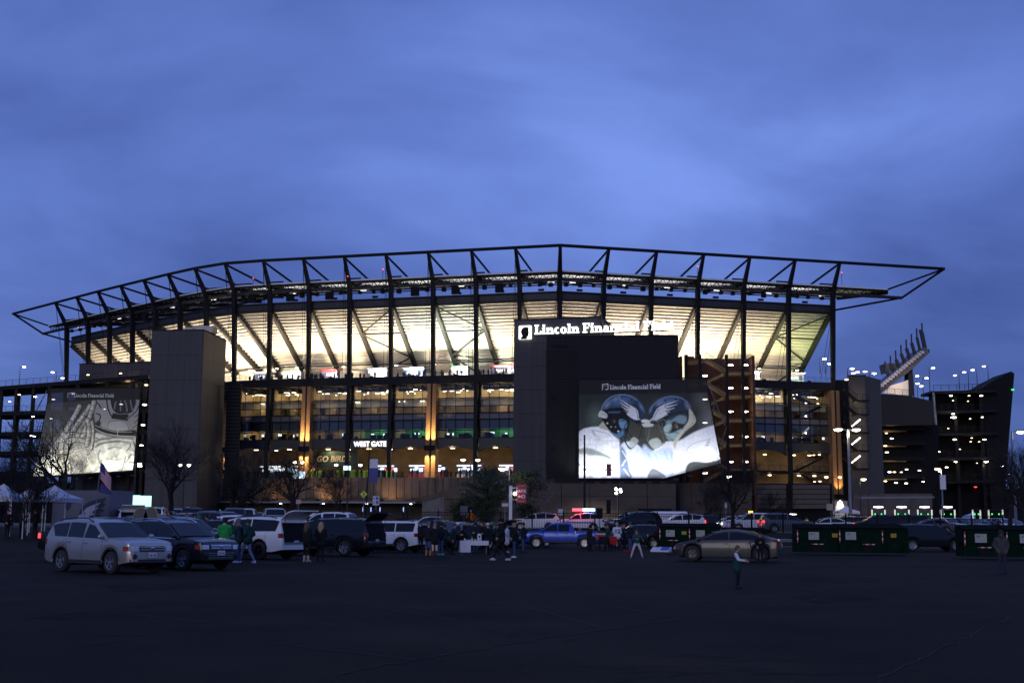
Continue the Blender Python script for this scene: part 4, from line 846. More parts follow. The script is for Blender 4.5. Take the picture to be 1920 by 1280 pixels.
for p_, q_ in (((88, 732), (28, 845)), ((92, 800), (20, 880)), ((15, 790), (70, 880))): MB().tube([rpt(*p_), rpt(*q_)], .14, 6).build('brace', GALV, rb)
_a, _b = at(-120, 905, 303), at(290, 905, 300); MB().hexa([Vector((_a.x, _a.y, .5)), Vector((_b.x, _b.y, .5)), Vector((_b.x, _b.y + 1, .5)), Vector((_a.x, _a.y + 1, .5)), _a, _b, _b + Vector((0, 1, 0)), _a + Vector((0, 1, 0))]).build('base_wall', BLACK, rb)
mb = MB(); a = rpt(262, 715); mb.box((a.x, a.y + 3, a.z / 2), (.6, 6, a.z)); mb.build('end_wall', STEEL, rb)
WALLW = pbr('ramp_back_wall', (.20, .155, .115), .85, 0, .1, .5)
a, b = at(160, 700, 297), at(280, 700, 293); MB().hexa([a - Vector((0, 0, 6)), b - Vector((0, 0, 6)), b + Vector((0, .4, -6)), a + Vector((0, .4, -6)), a, b, b + Vector((0, .4, 0)), a + Vector((0, .4, 0))]).build('back_wall', WALLW, rb)
bulb = MB(); bulb.lathe([(.0, .12), (.28, .1), (.32, 0), (.0, -.06)], n=8); BULBW = bulb.mesh('lamp_bulb', L_WHITE); BULBA = bulb.mesh('lamp_bulb', L_WARM); BULBC = bulb.mesh('lamp_bulb', L_COOL)
for px, py, Y, s in ((165, 703, 291, 1), (226, 700, 289, 1), (274, 722, 281, 1.2), (271, 759, 281, 1.6), (268, 797, 281, 1.3), (265, 835, 281, 1.5), (262, 874, 281, 1.6), (100, 749, 281, 1.2), (66, 744, 290, 1.2), (137, 738, 281, 1.2), (96, 785, 281, 1.1), (62, 781, 290, 1.1), (227, 758, 279, 1.2), (58, 817, 290, 1.1), (64, 818, 290, 1.1), (36, 740, 294, 1), (18, 753, 294, .9), (196, 767, 279, .9)):
    put('ramp_lamp', BULBW if py > 740 else BULBA, at(px, py, Y), 0, rb, (s, s, s))
for px, py, e_ in ((168, 702, 160), (226, 700, 120), (240, 723, 150), (185, 724, 90)):
    lamp('ramp_lamp_light', 'POINT', at(px, py, 289), e_, (1, .66, .34), rb, .2)
def paint_left(p):
    X, Y = p.X, p.Y; Z2 = lambda *l: [(60 + l[i] / 6.735, 710 + l[i + 1] / 6.735) for i in range(0, len(l), 2)]; G = (.50, .48, .40); D = (.03, .03, .027); W = (.66, .65, .57)
    p.c[:] = (.10, .096, .086); p.blend(np.clip((Y - 750) / 120, 0, 1), (.26, .255, .225)); soft = lambda v, w_: np.clip(v / w_ + .5, 0, 1)
    # helmet behind the hands
    p.poly(Z2(760, 255, 1420, 255, 1420, 700, 1100, 690, 900, 620, 800, 540, 770, 400), (.40, .39, .36), 3, 1.0, True)
    p.poly(Z2(1010, 250, 1300, 250, 1275, 400, 1200, 440, 1080, 435, 1015, 370), (.06, .06, .055), 2); p.poly(Z2(1020, 430, 1220, 450, 1210, 530, 1000, 500), (.05, .05, .046), 1.5, 1.0, True)
    for l in ((1170, 270, 1190, 330, 1200, 410), (1240, 270, 1250, 320, 1265, 390), (1060, 290, 1045, 340, 1040, 390), (1120, 280, 1118, 400)): p.stroke(Z2(*l), 2.6, (.42, .42, .40), .55)
    for l in ((940, 255, 955, 360, 980, 430, 1010, 480), (1000, 265, 1010, 340, 1040, 400, 1110, 440, 1200, 430), (1370, 285, 1330, 380, 1280, 440, 1200, 500), (800, 290, 840, 320, 870, 370), (805, 440, 850, 450, 862, 480, 850, 520), (1020, 580, 1060, 560, 1100, 580, 1150, 600, 1170, 560)): p.stroke(Z2(*l), 2.8, D, .95); p.stroke([(x - 1.6, y + .6) for x, y in Z2(*l)], 1.0, (.62, .61, .57), .6)
    p.poly(Z2(950, 620, 965, 550, 1060, 525, 1180, 540, 1230, 640, 1090, 650), (.48, .47, .43), 1.4); p.stroke(Z2(955, 620, 970, 552, 1060, 528, 1180, 545, 1225, 640), .9, D, .8); p.ell(*Z2(840, 560)[0], 6, 7, D, .5, .9)
    for l in ((1290, 560, 1350, 500), (1270, 620, 1340, 570), (1300, 480, 1360, 430)): p.stroke(Z2(*l), 1.6, D, .7)
    # jersey
    p.poly(Z2(790, 690, 1000, 730, 1300, 735, 1400, 760, 1400, 1290, 700, 1290, 780, 900), W, 3); crumple(p, 9, .5, soft(X - 176, 6) * soft(Y - 820, 8), .8)
    for l, w_ in (((800, 790, 900, 752, 1060, 735, 1280, 750), 4), ((800, 860, 900, 805, 1100, 790, 1230, 805, 1240, 850, 1190, 910), 3), ((820, 830, 1000, 790, 1120, 780), 2.4), ((860, 900, 835, 960, 850, 1040, 900, 1120), 3), ((1180, 980, 1160, 1060, 1130, 1160), 3.5), ((1250, 950, 1220, 1000, 1180, 1060), 3), ((800, 740, 900, 765, 1060, 732), 2.5), ((930, 1000, 1050, 1020, 1150, 1005), 2), ((960, 880, 1040, 860, 1130, 870), 2)): p.stroke(Z2(*l), w_, (.24, .235, .20), .6); p.stroke([(x, y + w_ * .4) for x, y in Z2(*l)], w_ * .35, D, .5)
    # chin strap
    p.poly(Z2(770, 560, 900, 622, 1100, 660, 1300, 645, 1290, 722, 1080, 714, 880, 672, 760, 610), (.05, .05, .046), 1.2); p.stroke(Z2(790, 585, 950, 645, 1080, 670, 1260, 668), .8, W); p.stroke(Z2(770, 610, 900, 682, 1080, 716, 1290, 724), 1.2, W); p.stroke(Z2(1075, 640, 1080, 715), 1.1, W, .8)
    # two gloved hands pressed together: forearms, palms, fingers
    p.poly(Z2(40, 1300, 60, 1070, 200, 940, 320, 780, 420, 640, 560, 560, 700, 520, 770, 640, 760, 860, 820, 1010, 760, 1150, 640, 1300), G, 2)
    p.poly(Z2(40, 1300, 60, 1060, 200, 935, 330, 750, 430, 640, 470, 660, 400, 800, 330, 980, 230, 1300), W, 3.5, .95)
    for pts, w_ in (((600, 345, 560, 430, 500, 530, 430, 650), 11), ((735, 345, 670, 440, 590, 550, 510, 680), 12), ((785, 290, 750, 420, 700, 560, 640, 720), 11), ((700, 520, 720, 620, 715, 740, 690, 830), 11), ((760, 540, 775, 660, 765, 800, 750, 880), 7)):
        q_ = Z2(*pts); p.stroke(q_, w_, D, .95); p.stroke([(x - .5, y) for x, y in q_], w_ * .78, (.40, .385, .32)); p.stroke([(x - w_ * .14, y) for x, y in q_], w_ * .34, (.72, .70, .60), .85)
        cv = curve(q_, False, 5)
        for k in range(2, len(cv) - 2, 2): (x0, y0), (x1, y1) = cv[k - 1], cv[k + 1]; L_ = math.hypot(x1 - x0, y1 - y0) + 1e-6; nx_, ny_ = -(y1 - y0) / L_, (x1 - x0) / L_; p.stroke([(cv[k][0] - nx_ * w_ * .36, cv[k][1] - ny_ * w_ * .36), (cv[k][0] + nx_ * w_ * .36, cv[k][1] + ny_ * w_ * .36 + .8)], .8, D, .7)
    for l in ((430, 690, 520, 672, 610, 690, 690, 680), (420, 760, 540, 735, 660, 760), (470, 830, 580, 800, 690, 830), (380, 800, 450, 780, 500, 790), (520, 900, 620, 870, 700, 890), (640, 900, 690, 960, 720, 1020), (760, 880, 700, 980, 640, 1060), (560, 960, 620, 1040, 640, 1140), (360, 900, 420, 880, 480, 890), (300, 980, 380, 950, 440, 970)): p.stroke(Z2(*l), rnd.uniform(1.0, 2.0), D, .75); p.stroke([(x, y + 1.5) for x, y in Z2(*l)], 1.3, W, .55)
    p.ell(*Z2(600, 1090)[0], 19, 17, (.10, .105, .115), .6, .8, -30); p.stroke(Z2(660, 900, 700, 1000, 760, 1120, 800, 1200), 4, (.62, .62, .58), .7)
    crumple(p, 5, .62, soft(178 - X, 6) * soft(Y - 762, 10) * soft(X + Y - 915, 12), 1.5)
    p.poly(Z2(-60, 20, 1500, 20, 1500, 262, 740, 268, -60, 330), (.045, .043, .041), 2, 1.0, True); p.words('Lincoln Financial Field', 138.5, 744.3, 6.4, (.62, .61, .56), 0.002, .80); p.stroke(Z2(452, 235, 452, 185, 498, 180), 1.1, (.55, .54, .5), 1.0, True); p.stroke(Z2(510, 190, 505, 232), .9, (.3, .29, .27))
    p.c = np.clip(p.c, 0, 1) ** 1.15; crumple(p, 31, .14, 1.0, 2.4)
def pix_left(u, v):
    xl = 95 - 33 * v; xr = 264 - 15 * v; x = xl + (xr - xl) * u; yt = 729 - 2 * u; yb = 893 - 12 * u; return x, yt + (yb - yt) * v
bl = empty('hands_banner', (0, 0, 0), 0, 'floodlit grey banner of gloved praying hands below a helmet chin strap', 'banner')
YL = lambda x: 279 - (x - 60) * .008
sheet('printed_mesh', printed('banner_print_left', .10), 250, 210, pix_left, YL, paint_left, bl)
mb = MB(); 
for a_, b_ in (((94, 728), (265, 726)), ((265, 726), (250, 882)), ((94, 728), (61, 894)), ((61, 895), (250, 883))): mb.tube([at(*a_, YL(a_[0]) + .3), at(*b_, YL(b_[0]) + .3)], .1, 6)
mb.build('frame', STEEL, bl)
for k in range(8):
    x_ = 66 + k * 26; p = at(x_, 902 - k * 1.6, YL(x_) - 2.6); f = put('floodlight', LMB, p, 0, bl)
    lamp('banner_lamp', 'SPOT', (0, -.4, .25), (1900, 1700, 1300, 1000, 1000, 1500, 1500, 1200)[k], (1, .99, .88), f, .2, target=Vector((0, 2.7, 6.5)), spot=115, blend=.8)
# ------------------------------------------------------------------ brick stair tower right of the banner
stw = empty('brick_stair_tower'); stw.parent = stad
YS = 238.0
def sp(px, py, dy=0): return at(px, py, YS + (px - 1280) * .02 + dy)
a, b = sp(1278, 672, 7), sp(1412, 672, 7); zs = a.z
MB().hexa([Vector((a.x, a.y, 5)), Vector((b.x, b.y, 5)), Vector((b.x, b.y + 1, 5)), Vector((a.x, a.y + 1, 5)), a, b, b + Vector((0, 1, 0)), a + Vector((0, 1, 0))]).build('brick_wall', BRICK, stw)
b2 = sp(1412, 672, -.5); MB().box((b2.x, b2.y + 3.5, zs / 2 + 2), (.5, 7.5, zs - 4)).build('side_wall', BRICK, stw)
_q = MB(); _a, _b = at(1250, 668, 249), at(1302, 668, 249); _q.hexa([Vector((_a.x, _a.y, .5)), Vector((_b.x, _b.y, .5)), Vector((_b.x, _b.y + 1, .5)), Vector((_a.x, _a.y + 1, .5)), _a, _b, _b + Vector((0, 1, 0)), _a + Vector((0, 1, 0))]); _q.build('infill_wall', BRICK, stw)
LVY = (700, 744, 788, 835, 882)
LANDM = pbr('stair_landing', (.17, .12, .06), .8, 0, .15, 1)
for y_ in LVY + (928,):
    a, b = sp(1362, y_), sp(1411, y_); mb = MB(); mb.hexa([a, b, b + Vector((0, 5.5, 0)), a + Vector((0, 5.5, 0)), a + Vector((0, 0, .35)), b + Vector((0, 0, .35)), b + Vector((0, 5.5, .35)), a + Vector((0, 5.5, .35))]); mb.build('landing', LANDM, stw)
    mb = MB(); railing(mb, [a + Vector((0, 0, .35)), b + Vector((0, 0, .35))], 1.1, 1.2, .04); mb.build('railing', STEEL, stw)
for k, y_ in enumerate(LVY):
    for x0, y0, x1, y1, dy in ((1322, y_ - 26, 1362, y_ - 2, .5), (1318, y_ + 20, 1358, y_ + 1, 4)):
        a, b = sp(x0, y0, dy), sp(x1, y1, dy); mb = MB(); mb.bar(a, b, 2.0, .45); mb.build('stair_flight', LANDM, stw)
        mb = MB(); railing(mb, [a + Vector((0, -1, .2)), b + Vector((0, -1, .2))], 1.0, 1.2, .04); mb.build('railing', STEEL, stw)
    a, b = sp(1284, y_ - 20, .5), sp(1322, y_ - 24, .5); mb = MB(); mb.hexa([a, b, b + Vector((0, 5, 0)), a + Vector((0, 5, 0)), a + Vector((0, 0, .35)), b + Vector((0, 0, .35)), b + Vector((0, 5, .35)), a + Vector((0, 5, .35))]); mb.build('landing', LANDM, stw)
for x_ in (1286, 1312, 1362, 1392):
    a = sp(x_, 665, -.3); MB().box((a.x, a.y, a.z / 2), (.55, .55, a.z)).build('post', STEEL, stw)
for y_ in LVY:
    for x_ in (1370, 1398): 
        f = put('wall_lamp', BULBW, sp(x_, y_ - 16 if y_ > 700 else y_ - 15, .2), 0, stw, (1.5,) * 3)
    lamp('stair_lamp', 'POINT', sp(1384, y_ - 18, 2.0), 34, (1, .72, .38), stw, .2)
    f = put('wall_lamp', BULBW, sp(1322, y_ + 5, .4), 0, stw, (1.5,) * 3); lamp('stair_lamp', 'POINT', sp(1318, y_ + 5, 2.5), 26, (1, .72, .38), stw, .2)
a = sp(1281, 665, -.6); MB().tube([a, Vector((a.x, a.y, at(1281, 712, YS).z))], .18, 6).build('lit_edge', glow('warm_edge_glow', (1, .85, .55), 1.6), stw)  # glowing tube added to paint the lit edge of the block, no lamp
for p_, q_ in (((1326, 715), (1360, 800)), ((1340, 752), (1328, 830)), ((1362, 800), (1340, 870))): MB().tube([sp(*p_, -1), sp(*q_, -1)], .09, 5).build('brace', GALV, stw)
# upper concourse part between the stair tower and the open end is part of the frame; base of right bays
RBASE = pbr('right_base_panel', (.085, .07, .058), .85, 0, .12, .7, .2, 6)
for k in range(5):
    for (p0, p1) in ((1412, 1474), (1487, 1556)):
        a, b = at(p0, 953 - k * 9.2, 259), at(p1, 953 - k * 9.2, 261); q = MB(); hgt = .86
        q.hexa([a, b, b + Vector((0, .8, 0)), a + Vector((0, .8, 0)), a + Vector((0, 0, hgt)), b + Vector((0, 0, hgt)), b + Vector((0, .8, hgt)), a + Vector((0, .8, hgt))]); q.build('base_course', RBASE, stad)
a, b = at(1408, 906, 260.2), at(1560, 906, 262.6); MB().hexa([Vector((a.x, a.y, 0)), Vector((b.x, b.y, 0)), Vector((b.x, b.y + 1, 0)), Vector((a.x, a.y + 1, 0)), a, b, b + Vector((0, 1, 0)), a + Vector((0, 1, 0))]).build('base_wall', BLACK, stad)
# open stair bays of the right end (below the arched fascia)
for i, sgn in ((19, 1), (20, -1)):
    mb = MB(); strip(mb, i - (.9 if i == 19 else -.04), i + (1.06 if i == 19 else 1.5), 13 + .05 * (i - 19), 13.4 + .05 * (i - 19), 8, 31); mb.build('room_wall', GB, stad)
    for z0 in (8.0, 13.2): 
        mb = MB(); strip(mb, i + .05, i + .95, 5.2, 12.5, z0 - .4, z0); mb.build('floor_slab', STEEL, stad)
        mb = MB(); railing(mb, [FP(i + .06, 5.3, z0), FP(i + .94, 5.3, z0)], 1.1, 1.2, .04); mb.build('railing', STEEL, stad)
    for s in (.25, .6):
        f = put('wall_lamp', BULBA, FP(i + s, 8, 16.6), 0, stad, (1.2,) * 3); f = put('wall_lamp', BULBA, FP(i + s + .1, 8, 12.3), 0, stad, (1.2,) * 3)
    lamp('bay_lamp', 'POINT', FP(i + .5, 9, 16.2), 170, (1, .74, .36), stad, .3); lamp('bay_lamp', 'POINT', FP(i + .4, 9, 11.6), 150, (1, .72, .36), stad, .3)
for z0, z1 in ((8.0, 13.2), (13.2, 19.2), (19.2, 24.3), (24.3, 29.6)):
    zm = (z0 + z1) / 2; mb = MB(); mb.bar(FP(20.2, 6.6, z0), FP(20.8, 6.6, zm), 1.6, .4); mb.bar(FP(20.8, 8.4, zm), FP(20.25, 8.4, z1), 1.6, .4); railing(mb, [FP(20.2, 5.8, z0), FP(20.8, 5.8, zm)], 1.1, 1.2, .04); mb.build('stair_flight', BLACK, stad)
    put('wall_lamp', BULBA, FP(20.72, 6, zm + .5), 0, stad, (1.0,) * 3); put('wall_lamp', BULBA, FP(20.6, 6, zm + .4), 0, stad, (.8,) * 3)
# white lit rooms at the right bay
lamp('bright_room_lamp', 'POINT', FP(19.5, 8.5, 29.2), 900, (1, .93, .74), stad, .4)
# masonry base under the banner
PB = pbr('banner_base_block', (.062, .048, .038), .9, 0, .14, .5, .3, 7)
for k, (p0, p1, yt, Y0, Y1) in enumerate(((1000, 1268, 906, 219, 217), (1268, 1410, 905, 229, 230))):
    a, b = at(p0, yt, Y0), at(p1, yt, Y1); zt = a.z
    for j in range(4):
        n = 5
        for q_ in range(n):
            s0 = a + (b - a) * (q_ / n); s1 = a + (b - a) * ((q_ + 1) / n - .004); z0 = zt * j / 4 + .1; z1 = zt * (j + 1) / 4 + .06; off = Vector((0, 8, 0))
            MB().hexa([Vector((s0.x, s0.y, z0)), Vector((s1.x, s1.y, z0)), Vector((s1.x, s1.y, z0)) + off, Vector((s0.x, s0.y, z0)) + off, Vector((s0.x, s0.y, z1)), Vector((s1.x, s1.y, z1)), Vector((s1.x, s1.y, z1)) + off, Vector((s0.x, s0.y, z1)) + off]).build('base_block', PB, stad)
a = at(1228, 958, 216.6); MB().box((a.x, a.y, 2.3), (5.6, .3, 4.4)).build('loading_door', BLACK, stad)
# ------------------------------------------------------------------ right end: stair block, wall, end stand, ramp building
et, LE, zE, dE, iE = block('end_tower', 1591, 1622, 705, 263, 262, 5, pbr('end_tower_clad', (.040, .036, .035), .7, 0, .08, .4), stad, seams=5)
slab_px('stair_back_wall', [(1566, 712), (1596, 712), (1596, 985), (1566, 985)], 276, 2, BLACK, stad)
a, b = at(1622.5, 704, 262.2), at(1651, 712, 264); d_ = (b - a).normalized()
MB().hexa([Vector((a.x, a.y, .1)), Vector((b.x, b.y, .1)), Vector((b.x, b.y + .5, .1)), Vector((a.x, a.y + .5, .1)), a, b, b + Vector((0, .5, 0)), a + Vector((0, .5, 0))]).build('end_tower_side', pbr('lit_side_clad', (.06, .056, .05), .7, 0, .08, .4), stad)  # tower's lit side put into the colour: paler copy of its cladding
for px, py, Y in ((1608, 698, 268), (1622, 697, 266), (1600, 700, 269), (1594, 707, 268), (1588, 712, 268)): put('roof_lamp', BULBA if px < 1623 else BULBW, at(px, py, Y), 0, stad, (1.4,) * 3)
# outside stair with tube lights
for k, y_ in enumerate((752, 778, 812, 846, 880)):
    a, b = at(1604, y_, 258), at(1630, y_, 258); mb = MB(); mb.hexa([a, b, b + Vector((0, 3, 0)), a + Vector((0, 3, 0)), a + Vector((0, 0, .3)), b + Vector((0, 0, .3)), b + Vector((0, 3, .3)), a + Vector((0, 3, .3))]); railing(mb, [a + Vector((0, 0, .3)), b + Vector((0, 0, .3))], 1.1, 1.0, .05); mb.build('landing', STEEL, et).matrix_parent_inverse = et.matrix_basis.inverted()
    c_, e_ = at(1582, y_ - 22, 259), at(1606, y_, 259); mb = MB(); mb.bar(c_, e_, 1.5, .35); railing(mb, [c_ + Vector((0, -.8, .2)), e_ + Vector((0, -.8, .2))], 1.0, 1.0, .05); mb.build('stair_flight', STEEL, et).matrix_parent_inverse = et.matrix_basis.inverted()
    if k > 1:
        MB().tube([at(1596, y_ - 12, 260), at(1613, y_ - 26, 260)], .17, 6).build('tube_light', glow('tube_lamp', (1, .95, .88), 3.2), et).matrix_parent_inverse = et.matrix_basis.inverted()
    lamp('stair_lamp', 'POINT', at(1604, y_ - 14, 260), 130, (1, .8, .5), stad, .2)
# wall beyond with the lit standing terrace
est = empty('end_stand', (0, 0, 0), 0, 'steep end stand with raking upper tier and fins against the dusk sky', 'grandstand')
slab_px('terrace_wall', [(1648, 738), (1706, 742), (1750, 752), (1750, 796), (1652, 796)], 300, 6, pbr('terrace_clad', (.026, .022, .020), .8), est)
slab_px('lower_storeys', [(1652, 796), (1760, 796), (1760, 985), (1652, 985)], 308, 4, BLACK, est)
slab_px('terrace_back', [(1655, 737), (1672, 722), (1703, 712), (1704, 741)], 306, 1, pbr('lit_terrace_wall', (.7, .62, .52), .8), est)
slab_px('upper_tier', [(1645, 732), (1720, 668), (1735, 650), (1743, 661), (1712, 690), (1700, 700), (1646, 741)], 310, 14, pbr('tier_grey', (.16, .145, .15), .8), est)
mb = MB()
for k in range(17):
    t_ = k / 16; p = at(1647 + 80 * t_, 730 - 66 * t_ - 3, 309.5); mb.box((p.x, p.y, p.z), (.9, 2, .7))
mb.build('tier_steps', pbr('tier_white', (.5, .47, .45), .7), est)
for k in range(8):
    t_ = k / 7; x0, y0 = 1668 + 66 * t_, 708 - 52 * t_; mb = MB(); p, q = at(x0 + 2, y0, 311), at(x0 - 8 + 3 * t_, y0 - 14 - 20 * t_, 311); mb.bar(p, q, .5, .7); mb.bar(q, q + Vector((0, 0, 2.2)), .3, .3); mb.build('fin', CLAD, est)
mb = MB(); mb.bar(at(1733, 655, 311), at(1725, 618, 311), .5, .6); mb.bar(at(1735, 660, 311), at(1742, 657, 311), .6, .8); mb.build('tip_mast', CLAD, est)
slab_px('score_block', [(1659, 681), (1690, 680), (1680, 692), (1663, 698)], 312, 5, pbr('tier_grey', (.3, .28, .3)), est)
slab_px('support', [(1702, 690), (1711, 686), (1713, 742), (1704, 742)], 313, 3, CLAD, est)
for px, py, e_ in ((1666, 700, 380), (1690, 728, 260), (1720, 690, 220)): lamp('stand_lamp', 'POINT', at(px, py, 303), e_, (1, .82, .7), est, .3)
mb = MB(); railing(mb, [at(1650, 737, 299.5), at(1706, 741, 299.5)], 1.3, 1.5, .05); mb.build('railing', STEEL, est)
for px, py, Y in ((1679, 792, 303), (1662, 812, 305), (1672, 822, 305), (1663, 848, 305), (1660, 836, 305), (1668, 885, 304), (1660, 902, 303), (1680, 905, 304), (1700, 880, 305), (1724, 882, 305), (1731, 903, 305), (1690, 885, 305), (1677, 885, 305), (1741, 778, 306), (1699, 906, 303)): put('wall_lamp', rnd.choice((BULBA, BULBW)), at(px, py, Y), 0, est, (rnd.uniform(.8, 1.5),) * 3)
for y_ in (800, 828, 856, 890):
    slab_px('floor_edge', [(1652, y_), (1735, y_), (1735, y_ + 6), (1652, y_ + 6)], 304, 4, STEEL, est); slab_px('lit_ceiling', [(1655, y_ + 7), (1700, y_ + 7), (1700, y_ + 9), (1655, y_ + 9)], 305, 1, LANDM, est)
    lamp('floor_lamp', 'POINT', at(1670, y_ + 14, 304), 70, (1, .7, .3), est, .2)
er = empty('end_ramp_building', (0, 0, 0), 0, 'dark ship-shaped ramp building dotted with lamps at far right', 'building')
slab_px('body', [(1748, 735), (1800, 733), (1862, 724), (1890, 940), (1748, 985)], 336, 3, BLACK, er)
slab_px('prow', [(1840, 728), (1865, 712), (1896, 696), (1902, 700), (1884, 920), (1876, 985), (1862, 985)], 330, 12, pbr('prow_metal', (.012, .012, .014), .8, spec=.1), er)
for y_ in (733, 770, 812, 858, 902):
    slab_px('floor_edge', [(1745, y_), (1872, y_ - 3), (1872, y_ + 2), (1745, y_ + 5)], 327, 8, STEEL, er); mb = MB(); railing(mb, [at(1750, y_ - 1, 326.8), at(1868, y_ - 4, 326.8)], 1.4, 2, .06); mb.build('railing', STEEL, er)
for x_ in (1750, 1790, 1838): a = at(x_, 733, 330); MB().box((a.x, a.y, a.z / 2), (.8, .8, a.z)).build('post', STEEL, er)
mb = MB(); mb.tube([at(1750, 735, 326), at(1755, 800, 326)], .3, 6); mb.build('lit_post', GALV, er)
for px, py, s in ((1783, 742, 1.3), (1817, 742, .9), (1840, 742, 1.3), (1787, 751, .7), (1815, 752, .7), (1787, 776, 1.2), (1788, 783, 2.2), (1819, 785, .8), (1842, 782, 1), (1790, 824, 1.4), (1822, 821, .8), (1846, 824, 1.3), (1760, 847, 1.2), (1747, 857, 1.2), (1792, 866, 1.2), (1849, 866, 1.9), (1762, 884, 1.6), (1775, 876, 1.2), (1879, 874, 1.1), (1891, 889, 1.0), (1820, 828, .7), (1836, 828, .7), (1778, 803, .7), (1800, 842, .7), (1832, 868, .6)):
    put('wall_lamp', BULBA if s < 1 else BULBW, at(px, py, 325), 0, er, (s,) * 3)
for px, py, c_, e_ in ((1788, 790, (1, .7, .32), 120), (1825, 830, (1, .7, .32), 150), (1790, 870, (1, .7, .32), 120), (1846, 872, (1, .7, .32), 140)): lamp('ramp_lamp_light', 'POINT', at(px, py, 329), e_, c_, er, .3)
put('beacon', bulb.mesh('beacon', L_GREEN), at(1899, 731, 329), 0, er, (1.2, 1.2, 2.5)); put('beacon', bulb.mesh('beacon', L_RED), at(1829, 913, 320), 0, er, (1.3,) * 3); put('beacon', bulb.mesh('beacon', L_RED), at(1690, 795, 303), 0, est, (.9,) * 3)
fb_ = slab_px('far_building', [(1868, 925), (1900, 915), (1990, 912), (1990, 1000), (1868, 1000)], 480, 10, BLACK, None); tag(fb_, 'low dark building on the horizon beyond the far right trees', 'building')
fb_ = slab_px('far_building', [(-120, 890), (20, 884), (70, 900), (75, 1000), (-120, 1000)], 460, 10, BLACK, None); tag(fb_, 'low dark building behind the left ramp building', 'building')
# long low wall with security gates at the right
slab_px('gate_wall', [(1660, 925), (1748, 925), (1748, 985), (1600, 985), (1600, 928)], 262, 3, pbr('right_low_wall', (.10, .085, .075), .9, 0, .2, .5), stad)
slab_px('gate_beam', [(1610, 931), (1752, 930), (1752, 933), (1610, 934)], 252, .5, GALV, stad)
GLB = ['first lit security gate right of the tall twin lamp post', 'second lit security gate right of the twin lamp post', 'third lit security gate in the row at far right', 'fourth lit security gate in the row at far right', 'small lit security gate left of the last pair, far right', 'last pair of lit security gate posts at far right']
for k, (px, wpx) in enumerate(((1648, 24), (1692, 26), (1735, 26), (1778, 26), (1832, 14), (1868, 26))):
    Y = 205; p = at(px, 985, Y); g = empty('security_gate', (p.x, Y, 1.2), 0, GLB[k], 'gate', 'security gates'); wd = wpx / F * Y; zt = at(px, 955, Y).z - 1.2
    for s in (-1, 1): MB().box((s * wd / 2, 0, zt / 2), (.14, .3, zt)).build('post', glow('gate_post_glow', (1, .97, .88), .75), g)
    MB().box((0, 0, zt + .05), (wd, .3, .12)).build('lintel', STEEL, g)
    if k < 4: MB().lathe([(0, .2), (.75, .15), (.8, 0), (0, -.05)], (0, 0, zt + .35), 10, 'Z', 0, (1, .5, 1)).build('lamp_head', glow('gate_lamp', (1, .98, .95), 6), g); lamp('gate_light', 'POINT', (0, -.6, zt - .1), 60, (1, .98, .9), g, .3)
    for s in (-.3, .2): MB().ball((s * wd, -.2, zt - .7), .12, 6, 4).build('indicator', L_GREEN, g)
for k, px in enumerate((1448, 1472, 1484)):
    p = at(px, 985, 240); g = empty('booth_lamp', (p.x, 240, 1.2), 0, ['leftmost of three bright white entry lamps below the right bays', 'middle of three bright white entry lamps below the right bays', 'rightmost of three bright white entry lamps below the right bays'][k], 'lamp', 'entry lamps')
    MB().tube([(0, 0, 0), (0, 0, 2.6)], .09, 6).build('post', STEEL, g); MB().lathe([(0, .15), (.9, .12), (1.0, 0), (0, -.06)], (0, 0, 2.7), 10).build('lamp_head', glow('gate_lamp', (1, .98, .95), 6), g); lamp('entry_light', 'POINT', (0, -.3, 2.2), 140, (1, .95, .82), g, .3)
    MB().box((0, 1.2, 1.2), (.5, .4, 2.2)).build('lit_panel', glow('lit_panel', (1, .97, .85), 1.2), g)
